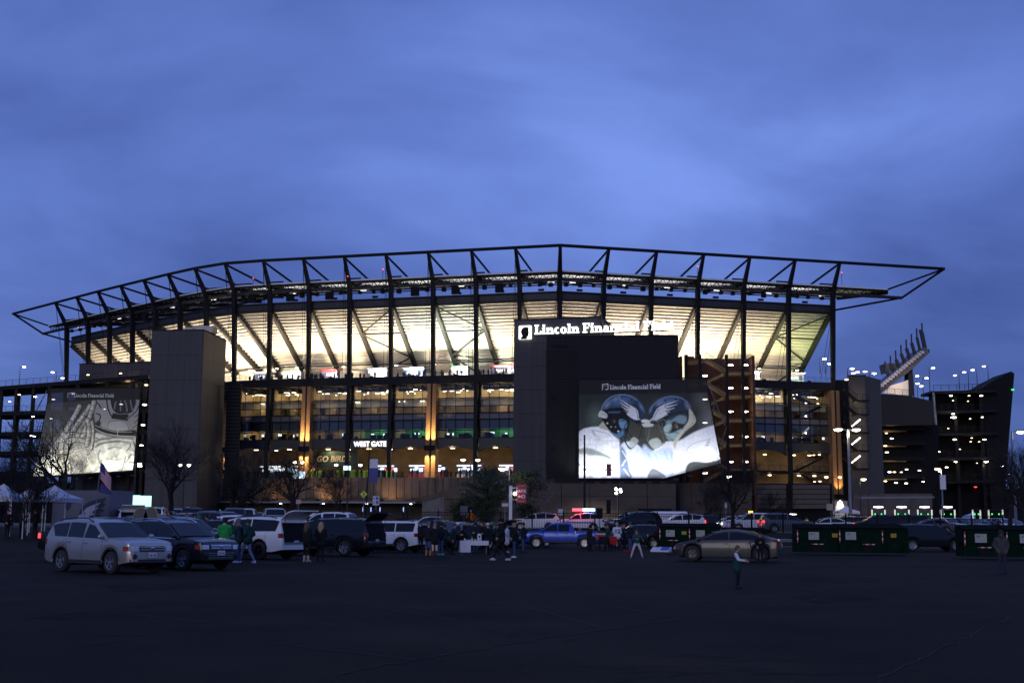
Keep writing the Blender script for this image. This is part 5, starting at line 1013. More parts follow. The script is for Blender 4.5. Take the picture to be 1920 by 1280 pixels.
# ------------------------------------------------------------------ vehicles
def interp(pts, x):
    xs = [p[0] for p in pts]; return float(np.interp(x, xs[::-1] if xs[0] > xs[-1] else xs, [p[1] for p in (pts[::-1] if xs[0] > xs[-1] else pts)]))
SPEC = {
 'suv': dict(L=4.7, W=1.86, top=[(2.35, .60), (2.33, .86), (2.22, .985), (1.9, 1.05), (1.12, 1.14), (.36, 1.62), (-.1, 1.705), (-.8, 1.73), (-1.7, 1.69), (-1.98, 1.62), (-2.28, 1.12), (-2.33, .95), (-2.35, .6)],
   belt=[(2.35, .98), (1.1, 1.06), (-2.35, 1.14)], wb=(1.42, -1.30), r=.36, glass=[(.98, .40, .02, -.08), (-.14, -.14, -1.0, -1.0), (-1.06, -1.06, -1.98, -1.72)], ws=(1.10, .40), rw=(-2.0, -2.26), sill=.30),
 'bigsuv': dict(L=5.5, W=2.04, top=[(2.75, .65), (2.73, 1.0), (2.64, 1.14), (2.2, 1.2), (1.45, 1.26), (.75, 1.78), (.3, 1.88), (-.8, 1.92), (-2.2, 1.88), (-2.52, 1.82), (-2.70, 1.2), (-2.74, .95), (-2.75, .6)],
   belt=[(2.75, 1.12), (1.4, 1.2), (-2.75, 1.24)], wb=(1.68, -1.42), r=.41, glass=[(1.3, .78, .3, .25), (.24, .19, -.8, -.8), (-.87, -.87, -2.5, -2.36)], ws=(1.42, .80), rw=(-2.54, -2.69), sill=.36),
 'boxy': dict(L=4.9, W=1.9, top=[(2.45, .62), (2.44, 1.02), (2.36, 1.12), (1.25, 1.18), (.62, 1.74), (.2, 1.80), (-2.2, 1.80), (-2.38, 1.76), (-2.44, 1.15), (-2.45, .6)],
   belt=[(2.45, 1.1), (1.25, 1.13), (-2.45, 1.17)], wb=(1.5, -1.42), r=.40, glass=[(1.12, .66, .1, .06), (.0, -.03, -.95, -.95), (-1.02, -1.02, -2.25, -2.18)], ws=(1.22, .66), rw=(-2.39, -2.435), sill=.38),
 'pickup': dict(L=5.5, W=1.95, top=[(2.75, .65), (2.73, 1.0), (2.64, 1.11), (2.2, 1.16), (1.45, 1.22), (.78, 1.72), (.4, 1.80), (-.5, 1.80), (-.72, 1.75), (-.92, 1.24), (-.93, 1.2), (-2.72, 1.2), (-2.75, .6)],
   belt=[(2.75, 1.1), (1.4, 1.17), (-2.75, 1.2)], wb=(1.72, -1.65), r=.42, glass=[(1.28, .82, .28, .24), (.2, .17, -.62, -.56)], ws=(1.42, .82), rw=(-.76, -.9), sill=.42, bed=(-1.0, -2.68)),
 'sedan': dict(L=5.0, W=1.9, top=[(2.5, .5), (2.47, .72), (2.36, .82), (1.9, .93), (1.45, 1.02), (.55, 1.40), (.0, 1.49), (-.5, 1.49), (-1.2, 1.38), (-1.9, 1.16), (-2.3, 1.06), (-2.44, .98), (-2.5, .6)],
   belt=[(2.5, .8), (1.45, .95), (-1.6, 1.0), (-2.5, 1.02)], wb=(1.6, -1.55), r=.375, glass=[(1.34, .72, -.05, -.1), (-.12, -.16, -1.85, -1.1)], ws=(1.4, .60), rw=(-1.0, -1.9), sill=.22),
 'car': dict(L=4.6, W=1.8, top=[(2.3, .5), (2.27, .72), (2.16, .8), (1.25, .95), (.45, 1.36), (.0, 1.44), (-.6, 1.44), (-1.0, 1.36), (-1.65, 1.04), (-2.2, 1.0), (-2.28, .9), (-2.3, .5)],
   belt=[(2.3, .8), (1.25, .9), (-2.3, .97)], wb=(1.4, -1.3), r=.33, glass=[(1.1, .52, -.02, -.06), (-.12, -.14, -1.45, -.98)], ws=(1.2, .48), rw=(-1.02, -1.6), sill=.24),
 'van': dict(L=5.6, W=1.98, top=[(2.8, .55), (2.78, .9), (2.66, 1.08), (2.2, 1.2), (1.95, 1.3), (1.35, 1.95), (1.0, 2.08), (-2.6, 2.1), (-2.76, 2.02), (-2.8, .6)],
   belt=[(2.8, 1.05), (1.95, 1.22), (-2.8, 1.22)], wb=(1.85, -1.6), r=.35, glass=[(1.85, 1.38, .75, .7)], ws=(1.92, 1.38), rw=(-2.77, -2.795), sill=.28),
}
class Body:
    def __init__(s, kind):
        s.k = kind; s.__dict__.update(SPEC[kind]); s.h = s.L / 2; s.tum = .27
        s.R = s.r + .07
    def plan(s, x):
        rf, rr_ = .42, .30
        if x > s.h - rf: return s.W / 2 * (1 - .20 * ((x - s.h + rf) / rf) ** 2.3)
        if x < -s.h + rr_: return s.W / 2 * (1 - .10 * ((-s.h + rr_ - x) / rr_) ** 2.2)
        return s.W / 2
    def zb(s, x):
        z = s.sill + (.10 * max(0, (abs(x) - s.h + .5) / .5))
        for xw in s.wb:
            if abs(x - xw) < s.R: z = max(z, s.r + math.sqrt(s.R ** 2 - (x - xw) ** 2))
        return z
    def sec(s, x):
        w = s.plan(x); zb = s.zb(x); zt = interp(s.top, x); zs = min(interp(s.belt, x), zt - .02); zb = min(zb, zs - .06)
        if hasattr(s, 'bed') and s.bed[1] < x < s.bed[0]:
            return [(w * .97, zb), (w, zb + (zs - zb) * .45), (w * .99, zb + (zs - zb) * .8), (w * .965, zt - .02), (w * .955, zt), (w * .90, zt), (w * .89, .72), (0, .72)]
        if zt - zs > .08: y4 = w * .955 - s.tum * (zt - zs - .06); z4 = zt - .06
        else: y4 = w * .93; z4 = zt - .012
        return [(w * .97, zb), (w, zb + (zs - zb) * .45), (w * .985, zb + (zs - zb) * .82), (w * .955, zs), (y4, z4), (y4 * .86, zt - .014), (y4 * .45, zt), (0, zt + .008)]
    def ys(s, x, z):
        P = s.sec(x)[:5]; return float(np.interp(z, [p[1] for p in P], [p[0] for p in P]))
    def xface(s, y, z, sgn):
        """outer x of the nose (sgn 1) or tail (sgn -1)"""
        W2 = s.W / 2; q, rr_ = (.20, .42) if sgn > 0 else (.10, .30); e = 2.3 if sgn > 0 else 2.2
        t_ = 1.0 if abs(y) <= W2 * (1 - q) else (max(0, (1 - abs(y) / W2)) / q) ** (1 / e); xa = s.h - rr_ + rr_ * t_
        n = [p for p in s.top if p[0] * sgn > 0]; n = n if sgn > 0 else n[::-1]; zs_ = []; xs_ = []
        for px_, pz in n:
            if not zs_ or pz > zs_[-1] + 1e-3: zs_.append(pz); xs_.append(abs(px_))
        return min(xa, float(np.interp(z, zs_, xs_))) * sgn
    def body_mb(s):
        mb = MB(); X = sorted(set(list(np.round(np.linspace(-s.h, s.h, 56), 3)) + [round(p[0], 3) for p in s.top] + [round(xw + a * s.R, 3) for xw in s.wb for a in (-1.001, -.98, -.92, -.75, -.4, 0, .4, .75, .92, .98, 1.001)] + ([s.bed[0], s.bed[0] + .01, s.bed[1], s.bed[1] - .01] if hasattr(s, 'bed') else [])))
        X = [x for x in X if -s.h <= x <= s.h]; S = [s.sec(x) for x in X]; n = 8
        for sg_ in (1, -1):
            b = len(mb.v)
            for x, P in zip(X, S): mb.v += [(x, sg_ * y, z) for y, z in P]
            for i in range(len(X) - 1):
                for k in range(n - 1):
                    f = (b + i * n + k, b + (i + 1) * n + k, b + (i + 1) * n + k + 1, b + i * n + k + 1); mb.f.append(f if sg_ > 0 else f[::-1]); mb.m.append(0)
        for e_ in (0, len(X) - 1):   # nose and tail caps
            P = S[e_]; L_ = [(X[e_], y, z) for y, z in P]; R_ = [(X[e_], -y, z) for y, z in P]; mb.add(L_ + R_, [(k, k + 1, n + k + 1, n + k) for k in range(n - 1)])
        bm = bmesh.new(); me = bpy.data.meshes.new('t'); me.from_pydata(mb.v, [], mb.f); bm.from_mesh(me); bmesh.ops.remove_doubles(bm, verts=bm.verts, dist=.002); bmesh.ops.recalc_face_normals(bm, faces=bm.faces); bm.to_mesh(me); bm.free()
        return me
    def side(s, mb, poly, off=.006, sides=(1, -1), mi=0):
        for sg_ in sides: mb.add([(x, sg_ * (s.ys(x, z) + off), z) for x, z in poly], [tuple(range(len(poly)))], mi)
    def glassgrid(s, xa, xb, off=.014, fy=.9, n=5):
        mb = MB(); rows = []
        for i in range(n + 1):
            x = xa + (xb - xa) * i / n; P = s.sec(x); y4 = P[4][0]; zt = interp(s.top, x); sgn = 1 if xa > xb and xa > 0 else -1
            rows.append([(x + off * .6 * sgn, y4 * f, zt + off + (.008 if abs(f) < .6 else -.012 * abs(f) * 1.2)) for f in (-fy, -.55, 0, .55, fy)])
        for r0, r1 in zip(rows, rows[1:]):
            for k in range(4): mb.quad(r0[k], r0[k + 1], r1[k + 1], r1[k])
        return mb
    def face(s, mb, ys, z0, z1, sgn, off=.012, mi=0, nz=2):
        zz_ = [z0 + (z1 - z0) * k / nz for k in range(nz + 1)]
        for y0, y1 in zip(ys, ys[1:]):
            for a, b in zip(zz_, zz_[1:]): mb.quad(*[(s.xface(y, z, sgn) + off * sgn, y * 1.004, z) for y, z in ((y0, a), (y1, a), (y1, b), (y0, b))], mi)
CACHE = {}
def cached(key, fn):
    if key not in CACHE: CACHE[key] = fn()
    return CACHE[key]
def smooth_me(me, ang=34):
    me.polygons.foreach_set('use_smooth', [True] * len(me.polygons)); me.set_sharp_from_angle(angle=R(ang)); return me
def paint(name, col, rough=.28, metal=.35): return pbr('car_paint_' + name, col, rough, metal, .03, 2, coat=.22, spec=.3)
def wheel_mesh(r, dark):
    mb = MB(); w_ = .115
    mb.lathe([(r * .60, -w_), (r * .80, -w_), (r * .96, -w_ * .8), (r, -w_ * .4), (r, w_ * .4), (r * .96, w_ * .8), (r * .80, w_), (r * .60, w_)], n=22, axis='Y'); tyre = smooth_me(mb.mesh('tyre', RUBBER))
    mb = MB(); mb.lathe([(r * .64, w_ * .9), (r * .62, w_ * 1.02), (r * .57, w_ * .95), (r * .55, w_ * .2), (.0, w_ * .2)], n=22, axis='Y')
    mb.lathe([(r * .17, w_ * .2), (r * .17, w_ * .95), (0, w_ * 1.0)], n=10, axis='Y')
    for k in range(5):
        a = R(90 + 72 * k)
        for da in (-.13, .13):
            d = Vector((math.cos(a + da), 0, math.sin(a + da))); d0 = Vector((math.cos(a), 0, math.sin(a))); mb.bar(d0 * r * .1 + Vector((0, w_ * .72, 0)), d * r * .6 + Vector((0, w_ * .84, 0)), r * .10, .05, (0, 1, 0))
    rim = mb.mesh('rim', RIM if not dark else pbr('dark_rim', (.04, .04, .045), .35, .7)); return tyre, rim
def vehicle(name, kind, label, paintmat, loc, heading, cat=None, group=None, detail=2, hatch=False, lit=None, dark_rim=False, rails=None, chrome=False, plate=None, style=''):
    B = Body(kind); e_ = empty(name, (loc[0], loc[1], loc[2] if len(loc) > 2 else terr(loc[0], loc[1]) + .006), R(heading), label, cat or ('pickup' if kind == 'pickup' else 'van' if kind == 'van' else 'car'), group)
    key = kind
    def bodyme(): return smooth_me(B.body_mb())
    me = cached((key, 'body'), bodyme); m2 = cached((key, 'body', paintmat.name), lambda: me.copy())
    if not m2.materials: m2.materials.append(paintmat)
    m2.name = 'body'; body = put('body', m2, (0, 0, 0), 0, e_)
    def under():
        mb = MB(); mb.box((0, 0, B.sill + .12), (B.L - .5, B.W - .5, .3)); 
        for xw in B.wb: mb.box((xw, 0, B.r + .1), (B.R * 2.2, B.W - .28, B.r * 1.3))
        return mb.mesh('underbody', BLACK)
    put('underbody', cached((key, 'under'), under), (0, 0, 0), 0, e_)
    if detail >= 2:
        def trim():
            mb = MB(); n = 14
            for xw in B.wb:
                for q_ in range(n):
                    a0, a1 = R(8 + 164 * q_ / n), R(8 + 164 * (q_ + 1) / n); pts_ = [(xw + (B.R - .005) * math.cos(a0), B.r + (B.R - .005) * math.sin(a0)), (xw + (B.R + .05) * math.cos(a0), B.r + (B.R + .05) * math.sin(a0)), (xw + (B.R + .05) * math.cos(a1), B.r + (B.R + .05) * math.sin(a1)), (xw + (B.R - .005) * math.cos(a1), B.r + (B.R - .005) * math.sin(a1))]
                    B.side(mb, pts_, .012)
            xs = [B.wb[1] + B.R + .02 + (B.wb[0] - B.wb[1] - 2 * B.R - .04) * q_ / 6 for q_ in range(7)]
            for a, b in zip(xs, xs[1:]): B.side(mb, [(a, B.sill), (b, B.sill), (b, B.sill + .12), (a, B.sill + .12)], .01)
            return mb.mesh('cladding', PLASTIC, fix=False)
        if style != 'plain': put('wheel_arch_trim', cached((key, 'trim'), trim), (0, 0, 0), 0, body)
    # glass
    for j, (b0, t0, t1, b1) in enumerate(B.glass):
      for sgw in (1, -1):
        def win(j=j, b0=b0, t0=t0, t1=t1, b1=b1, sgw=sgw):
            mb = MB(); zb0 = lambda x: interp(B.belt, x) + .035; zt_ = lambda x: interp(B.top, x) - .115
            n = 5; rows = []
            for i in range(n + 1):
                f = i / n; xb = b0 + (b1 - b0) * f; xt = t0 + (t1 - t0) * f; rows.append(((xb, zb0(xb)), (xt, max(zb0(xt) + .02, min(zt_(xt), zt_(xt))))))
            for (p, q), (p2, q2) in zip(rows, rows[1:]):
                for sg_ in (sgw,): mb.add([(x, sg_ * (B.ys(x, z) + .008), z) for x, z in (p, p2, q2, q)], [(0, 1, 2, 3)])
            return mb.mesh('window', CGLASS, fix=False)
        put('window', cached((key, 'win', j, sgw), win), (0, 0, 0), 0, body)
    put('windshield', cached((key, 'ws'), lambda: smooth_me(B.glassgrid(*B.ws).mesh('windshield', CGLASS, fix=False))), (0, 0, 0), 0, body)
    if kind != 'van' and not hatch: put('rear_window', cached((key, 'rw'), lambda: smooth_me(B.glassgrid(*B.rw, .014, .86).mesh('rear_window', CGLASS, fix=False))), (0, 0, 0), 0, body)
    # wheels
    ty, ri = cached((key, 'wheel', dark_rim), lambda: wheel_mesh(B.r, dark_rim))
    for xw in B.wb:
        for sg_ in (1, -1):
            o = put('wheel', ty, (xw, sg_ * (B.W / 2 - .125), B.r), 0 if sg_ > 0 else math.pi, e_); put('rim', ri, (0, 0, 0), 0, o)
    # lamps, grille, bumper
    zn = interp(B.top, B.h - .12); W2 = B.W / 2
    HL = pbr('headlamp_glass', (.55, .57, .6), .08, .4, .2, 20) if not (lit and 'head' in lit) else L_HEAD
    for sg_ in (1, -1):
        def hl(sg_=sg_):
            mb = MB(); B.face(mb, [sg_ * W2 * f for f in (.56, .66, .76, .86, .94, .985)], zn - .25, zn - .10, 1, .014); return mb.mesh('headlamp', HL, fix=False)
        put('headlamp', cached((key, 'hl', sg_, HL.name), hl), (0, 0, 0), 0, e_)
        if detail >= 2:
            def hs(sg_=sg_):
                mb = MB(); B.face(mb, [sg_ * W2 * f for f in (.90, .95, .985)], zn - .25, zn - .10, 1, .018); return mb.mesh('side_marker', pbr('marker_amber', (.30, .05, .02), .2), fix=False)
            put('side_marker', cached((key, 'sm', sg_), hs), (0, 0, 0), 0, e_)
            def fog(sg_=sg_):
                mb = MB(); x = B.xface(sg_ * W2 * .72, .5, 1); mb.lathe([(0, .02), (.07, .015), (.085, 0)], (x + .012, sg_ * W2 * .70, B.sill + .26), 12, 'X'); return mb.mesh('fog_lamp', PLASTIC)
            put('fog_lamp', cached((key, 'fog', sg_), fog), (0, 0, 0), 0, e_)
        zt_ = interp(B.belt, -B.h) - .02; TL = L_TAIL if lit and 'tail' in lit else pbr('tail_lens', (.22, .012, .012), .12, 0, .1, 9)
        def tl(sg_=sg_):
            mb = MB(); B.face(mb, [sg_ * W2 * f for f in (.66, .8, .9, .96, .99)], zt_ - .24, zt_ - .04, -1, .014)
            return mb.mesh('tail_lamp', TL, fix=False)
        if not (hatch and False): put('tail_lamp', cached((key, 'tl', sg_, TL.name), tl), (0, 0, 0), 0, e_)
    GR = CHROME if chrome else pbr('grille_dark', (.02, .02, .022), .4)
    def grille():
        mb = MB(); B.face(mb, [W2 * f for f in (-.50, -.25, 0, .25, .50)], zn - .27, zn - .09, 1, .010); mb2 = mb
        return mb.mesh('grille', pbr('grille_dark', (.02, .02, .022), .4), fix=False)
    put('grille', cached((key, 'grille'), grille), (0, 0, 0), 0, e_)
    if detail >= 2:
        for k in range(2 if not chrome else 3):
            z = zn - .23 + .055 * k if chrome else zn - .215 + .075 * k
            mb = MB(); B.face(mb, [W2 * f for f in (-.48, -.25, 0, .25, .48)], z, z + .028, 1, .03, nz=1); mb.build('grille_bar', CHROME if chrome else paintmat, e_)
        mb = MB(); x = B.xface(0, zn - .17, 1) + .035; mb.lathe([(.0, .012), (.05, .01), (.062, 0)], (x, 0, zn - .17), 14, 'X', 0, (1, 1.25, .85)); mb.build('emblem', CHROME, e_)
        def intake():
            mb = MB(); B.face(mb, [W2 * f for f in (-.86, -.5, -.25, 0, .25, .5, .86)], B.sill + .06, B.sill + .17, 1, .012); return mb.mesh('lower_intake', PLASTIC, fix=False)
        put('lower_intake', cached((key, 'intake'), intake), (0, 0, 0), 0, e_)
        if chrome:
            for k in range(3): mb = MB(); z = B.sill + .13 + .075 * k; B.face(mb, [W2 * f for f in (-.6, -.3, 0, .3, .6)], z, z + .022, 1, .022, nz=1); mb.build('lower_bar', CHROME, e_)
        # plate
        for sg_, zz_ in ((1, B.sill + .30), (-1, .78)):
            x = B.xface(0, zz_, sg_) + sg_ * .03; mb = MB(); mb.box((x, .0, zz_), (.02, .31, .155)); pl_ = mb.build('number_plate', pbr('plate_white', (.5, .5, .55), .5), e_)
            mb = MB(); 
            for q_ in (-.09, -.045, .045, .09): mb.box((x + sg_ * .012, q_, zz_ - .01), (.004, .03, .06))
            mb.build('plate_characters', pbr('plate_ink', (.10, .07, .16), .6), pl_)
        # seams and handles
        mb = MB(); xs_ = [B.glass[0][0] - .02] + [g_[3] - .03 for g_ in B.glass[:-1]] + [B.glass[-1][3] + .55 if len(B.glass) > 2 else B.glass[-1][3] + .1]
        for x in xs_:
            zs_ = [max(B.sill + .16, B.zb(x) + .02) + (interp(B.belt, x) - .02 - max(B.sill + .16, B.zb(x) + .02)) * q_ / 4 for q_ in range(5)]
            for a, b in zip(zs_, zs_[1:]): B.side(mb, [(x - .007, a), (x + .007, a), (x + .007, b), (x - .007, b)], .003)
        mb.build('door_seam', BLACK, body, fix=False)
        for x in [g_[3] + .12 for g_ in B.glass[:2]]:
            for sg_ in (1, -1): z = interp(B.belt, x) - .13; mb = MB(); mb.box((x, sg_ * (B.ys(x, z) + .02), z), (.19, .035, .035)); mb.build('door_handle', paintmat if not chrome else CHROME, body)
        if kind in ('suv', 'bigsuv') and chrome:
            mb = MB(); g0, g1 = B.glass[0][0], B.glass[-1][3]
            xs2 = [g0 + (g1 - g0) * q_ / 10 for q_ in range(11)]
            for a, b in zip(xs2, xs2[1:]): B.side(mb, [(a, interp(B.belt, a) + .005), (b, interp(B.belt, b) + .005), (b, interp(B.belt, b) + .03), (a, interp(B.belt, a) + .03)], .012)
            mb.build('window_trim', CHROME, body, fix=False)
    if detail >= 1:
        for sg_ in (1, -1):
            x, z = B.glass[0][0] - .02, interp(B.belt, B.glass[0][0]) + .10; mb = MB(); y = B.ys(x, z) + .10
            mb.ball((x, sg_ * y, z), (.09, .11, .085), 10, 6); mb.bar((x, sg_ * (y - .14), z - .05), (x, sg_ * y, z - .03), .05, .04); mb.build('mirror', paintmat if detail >= 2 and not chrome else PLASTIC, e_, True)
    if rails or (rails is None and kind in ('suv', 'bigsuv', 'boxy') and detail >= 1):
        x0, x1 = B.ws[1] - .25, B.rw[0] + .25
        for sg_ in (1, -1):
            P = []
            for q_ in range(7): x = x0 + (x1 - x0) * q_ / 6; s_ = B.sec(x); P.append((x, sg_ * (s_[4][0] - .05), s_[4][1] + (.035 if q_ in (0, 6) else .09)))
            mb = MB(); mb.tube(P, .02, 6); mb.build('roof_rail', PLASTIC if not chrome else CHROME, body, True)
        if rails == 'cross':
            for x in (x0 - .5, x1 + .5): s_ = B.sec(x); mb = MB(); mb.bar((x, -s_[4][0] + .05, s_[4][1] + .1), (x, s_[4][0] - .05, s_[4][1] + .1), .05, .025); mb.build('cross_bar', CHROME, body)
    if hasattr(B, 'bed') and detail >= 1:
        mb = MB(); x = (B.bed[0] + B.bed[1]) / 2; mb.box((x, 0, .75), (B.bed[0] - B.bed[1] - .1, B.W * .85, .06)); mb.build('bed_floor', BLACK, e_)
    if hatch:
        # open tailgate: black panel on the tail painting the shaded boot, gate swung up on its roof hinge, load inside
        zr = interp(B.top, B.rw[0]); mb = MB(); hw = B.W / 2 * .80; B.face(mb, [hw * f for f in (-1, -.5, 0, .5, 1)], .78, zr - .10, -1, .016, nz=6); mb.build('boot_shade', BLACK, e_)
        xh = B.rw[0] + .1; Lg = (zr - .75) * 1.0; ang = R(30); d = Vector((-math.cos(ang), 0, math.sin(ang))); nrm = Vector((math.sin(ang), 0, math.cos(ang))); p0 = Vector((xh, 0, zr - .02))
        g_ = empty('tailgate'); g_.parent = e_; mb = MB(); n = 6; pr_ = []
        for q_ in range(n + 1): t_ = q_ / n; pr_.append(p0 + d * Lg * t_ + nrm * (.10 * math.sin(math.pi * t_ * .9) - .16 * max(0, t_ - .55) ** 1.2))
        for a, b in zip(pr_, pr_[1:]):
            for y0, y1, dz in ((-hw, -hw * .8, 0), (-hw * .8, hw * .8, 0), (hw * .8, hw, 0)): mb.hexa([a + Vector((0, y0, -.05)), a + Vector((0, y1, -.05)), b + Vector((0, y1, -.05)), b + Vector((0, y0, -.05)), a + Vector((0, y0, 0)), a + Vector((0, y1, 0)), b + Vector((0, y1, 0)), b + Vector((0, y0, 0))])
        mb.build('panel', paintmat, g_)
        a, b = pr_[1], pr_[3]; mb = MB(); mb.hexa([a + Vector((0, -hw * .7, .005)), a + Vector((0, hw * .7, .005)), b + Vector((0, hw * .7, .005)), b + Vector((0, -hw * .7, .005)), a + Vector((0, -hw * .7, .03)), a + Vector((0, hw * .7, .03)), b + Vector((0, hw * .7, .03)), b + Vector((0, -hw * .7, .03))]); mb.build('gate_window', CGLASS, g_)
        for sg_ in (1, -1): mb = MB(); mb.tube([Vector((B.rw[1] + .1, sg_ * hw * .95, 1.25)), pr_[3] + Vector((0, sg_ * hw * .93, -.05))], .015, 5); mb.build('strut', BLACK, g_)
        mb = MB(); xb = -B.h - .02; mb.box((xb + .04, 0, .74), (.14, B.W * .8, .05)); mb.build('sill_plate', CHROME, e_)
    return e_
SILV = paint('silver', (.36, .345, .32), .30, .55); NAVYC = paint('black_blue', (.012, .014, .022), .18, .2); WHT = paint('white', (.70, .70, .71), .25, .0); BLK = paint('black', (.010, .010, .012), .2, .1)
BLU = paint('blue', (.006, .05, .36), .28, .15); GRYM = paint('satin_grey', (.040, .040, .043), .32, .3); DGR = paint('dark_green_grey', (.022, .026, .028), .25, .2); GRY = paint('grey', (.10, .11, .13), .3, .4); REDC = paint('red', (.35, .015, .02), .3, .2)
def wpos(px, py, off, heading):
    """centre of a vehicle whose near wheel touches the ground at a picture point; off = (x,y) of that wheel in the car"""
    g_ = gr(px, py); a = R(heading); return (g_.x - off[0] * math.cos(a) + off[1] * math.sin(a), g_.y - off[0] * math.sin(a) - off[1] * math.cos(a))
S_ = SPEC
vehicle('parked_suv', 'suv', 'silver station-wagon-like SUV with five-spoke wheels, nearest car at left', SILV, wpos(205, 1076, (1.42, -.9), -38), -38)
vehicle('parked_suv', 'suv', 'glossy black-blue SUV with chrome grille bars beside the silver SUV', NAVYC, wpos(341, 1069, (1.42, -.9), -37), -37, chrome=True, rails='cross')
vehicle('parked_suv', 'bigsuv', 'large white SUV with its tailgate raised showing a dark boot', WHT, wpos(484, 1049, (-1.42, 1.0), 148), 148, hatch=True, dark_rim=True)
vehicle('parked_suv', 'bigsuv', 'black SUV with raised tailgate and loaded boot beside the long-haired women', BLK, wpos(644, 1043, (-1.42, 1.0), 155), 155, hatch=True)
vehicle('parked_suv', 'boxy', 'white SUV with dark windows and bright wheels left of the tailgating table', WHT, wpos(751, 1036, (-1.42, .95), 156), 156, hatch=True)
vehicle('parked_suv', 'boxy', 'boxy pale off-roader with square red tail lamp behind the tailgating table', paint('pale_grey', (.55, .57, .60), .3, .1), wpos(836, 1024, (-1.42, .95), 150), 150, dark_rim=True)
vehicle('parked_pickup', 'pickup', 'dark pickup facing the camera between the table party and the blue pickup', BLK, wpos(940, 1026, (1.72, -.95), -30), -30)
vehicle('parked_car', 'car', 'dark low car behind the blue pickup bonnet', DGR, (gx(992, 98), 98), 178, detail=1)
vehicle('parked_pickup', 'pickup', 'bright blue pickup parked side-on in the lot', BLU, wpos(1096, 1029, (-1.65, .95), 176), 176)
vehicle('parked_suv', 'suv', 'black SUV facing left behind the folding chairs', BLK, wpos(1222, 1022, (-1.30, .9), 197), 197)
vehicle('parked_sedan', 'sedan', 'sleek satin grey sedan with arched roof parked side-on at right', GRYM, wpos(1426, 1054, (-1.55, .93), 165), 165, style='plain', dark_rim=True)
vehicle('parked_pickup', 'pickup', 'dark pickup with lit red tail lamp behind the silver SUV', BLK, (gx(205, 54), 54), -14, lit='tail')
vehicle('parked_suv', 'bigsuv', 'dark grey SUV behind the black-blue SUV roof rails', GRY, (gx(330, 56), 56), -24)
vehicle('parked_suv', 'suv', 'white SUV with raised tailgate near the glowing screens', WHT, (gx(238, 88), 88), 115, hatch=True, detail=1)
vehicle('parked_suv', 'suv', 'white SUV partly hidden behind the green hoodie group', WHT, (gx(425, 74), 74), 165, detail=1)
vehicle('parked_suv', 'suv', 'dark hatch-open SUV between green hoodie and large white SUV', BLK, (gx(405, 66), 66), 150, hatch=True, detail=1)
vehicle('parked_suv', 'bigsuv', 'black SUV parked beyond the guardrail between the dumpsters', BLK, (gx(1738, 92), 92), 2, detail=1)
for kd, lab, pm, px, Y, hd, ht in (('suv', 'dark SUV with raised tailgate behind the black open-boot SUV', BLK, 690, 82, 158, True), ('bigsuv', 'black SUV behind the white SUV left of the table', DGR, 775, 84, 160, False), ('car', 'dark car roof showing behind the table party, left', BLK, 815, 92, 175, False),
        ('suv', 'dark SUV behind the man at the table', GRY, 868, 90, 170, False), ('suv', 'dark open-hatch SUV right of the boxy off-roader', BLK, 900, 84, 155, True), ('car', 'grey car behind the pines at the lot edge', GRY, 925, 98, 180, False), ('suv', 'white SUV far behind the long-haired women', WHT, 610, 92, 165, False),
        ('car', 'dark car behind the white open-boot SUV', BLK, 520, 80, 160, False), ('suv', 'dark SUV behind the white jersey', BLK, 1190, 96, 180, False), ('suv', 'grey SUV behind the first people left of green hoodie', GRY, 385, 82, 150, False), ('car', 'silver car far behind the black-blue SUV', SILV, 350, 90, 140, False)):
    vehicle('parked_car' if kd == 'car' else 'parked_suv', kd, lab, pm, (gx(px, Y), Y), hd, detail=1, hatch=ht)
# street traffic behind the fence
ST = [('suv', 'white SUV with lit headlamps in the street right of the PARK sign', WHT, 1003, 124, 180, 'head'), ('suv', 'police SUV with red and blue roof lights in the street', WHT, 1086, 124, 180, ''),
      ('suv', 'dark SUV with red tail lamps behind the police car', BLK, 1172, 126, 180, 'tail'), ('van', 'white panel van in the street left of the dumpsters', WHT, 1240, 140, 180, ''),
      ('suv', 'white SUV with glowing brake lamps behind the first dumpsters', WHT, 1276, 124, 180, 'tail'), ('suv', 'pale SUV behind the bare street tree by the dumpsters', WHT, 1392, 126, 180, 'head'),
      ('boxy', 'white boxy SUV with amber roof light behind the grey sedan', WHT, 1412, 120, 178, ''), ('suv', 'grey SUV with red tail lamp facing right in the street', GRY, 1474, 114, 4, 'tail'),
      ('car', 'white sedan glowing pink in tail light left of the twin lamp post', WHT, 1552, 120, 180, 'tail'), ('suv', 'dark SUV waiting in the far lane above the white sedan', BLK, 1585, 138, 180, 'tail'),
      ('suv', 'dark SUV in the street behind the middle dumpsters', BLK, 1642, 122, 180, 'head'), ('suv', 'black SUV in the far lane beside the white van', BLK, 1310, 140, 180, ''),
      ('bigsuv', 'dark van-like SUV in far lane beneath the security gates', DGR, 1690, 138, 180, ''), ('car', 'dark car in the street beneath the right security gates', GRY, 1745, 128, 180, 'head'),
      ('boxy', 'red boxy SUV parked beside the pale canopy tent at right', REDC, 1606, 146, 180, ''), ('suv', 'pale SUV in the far lane by the orange barrel', WHT, 1368, 144, 180, '')]
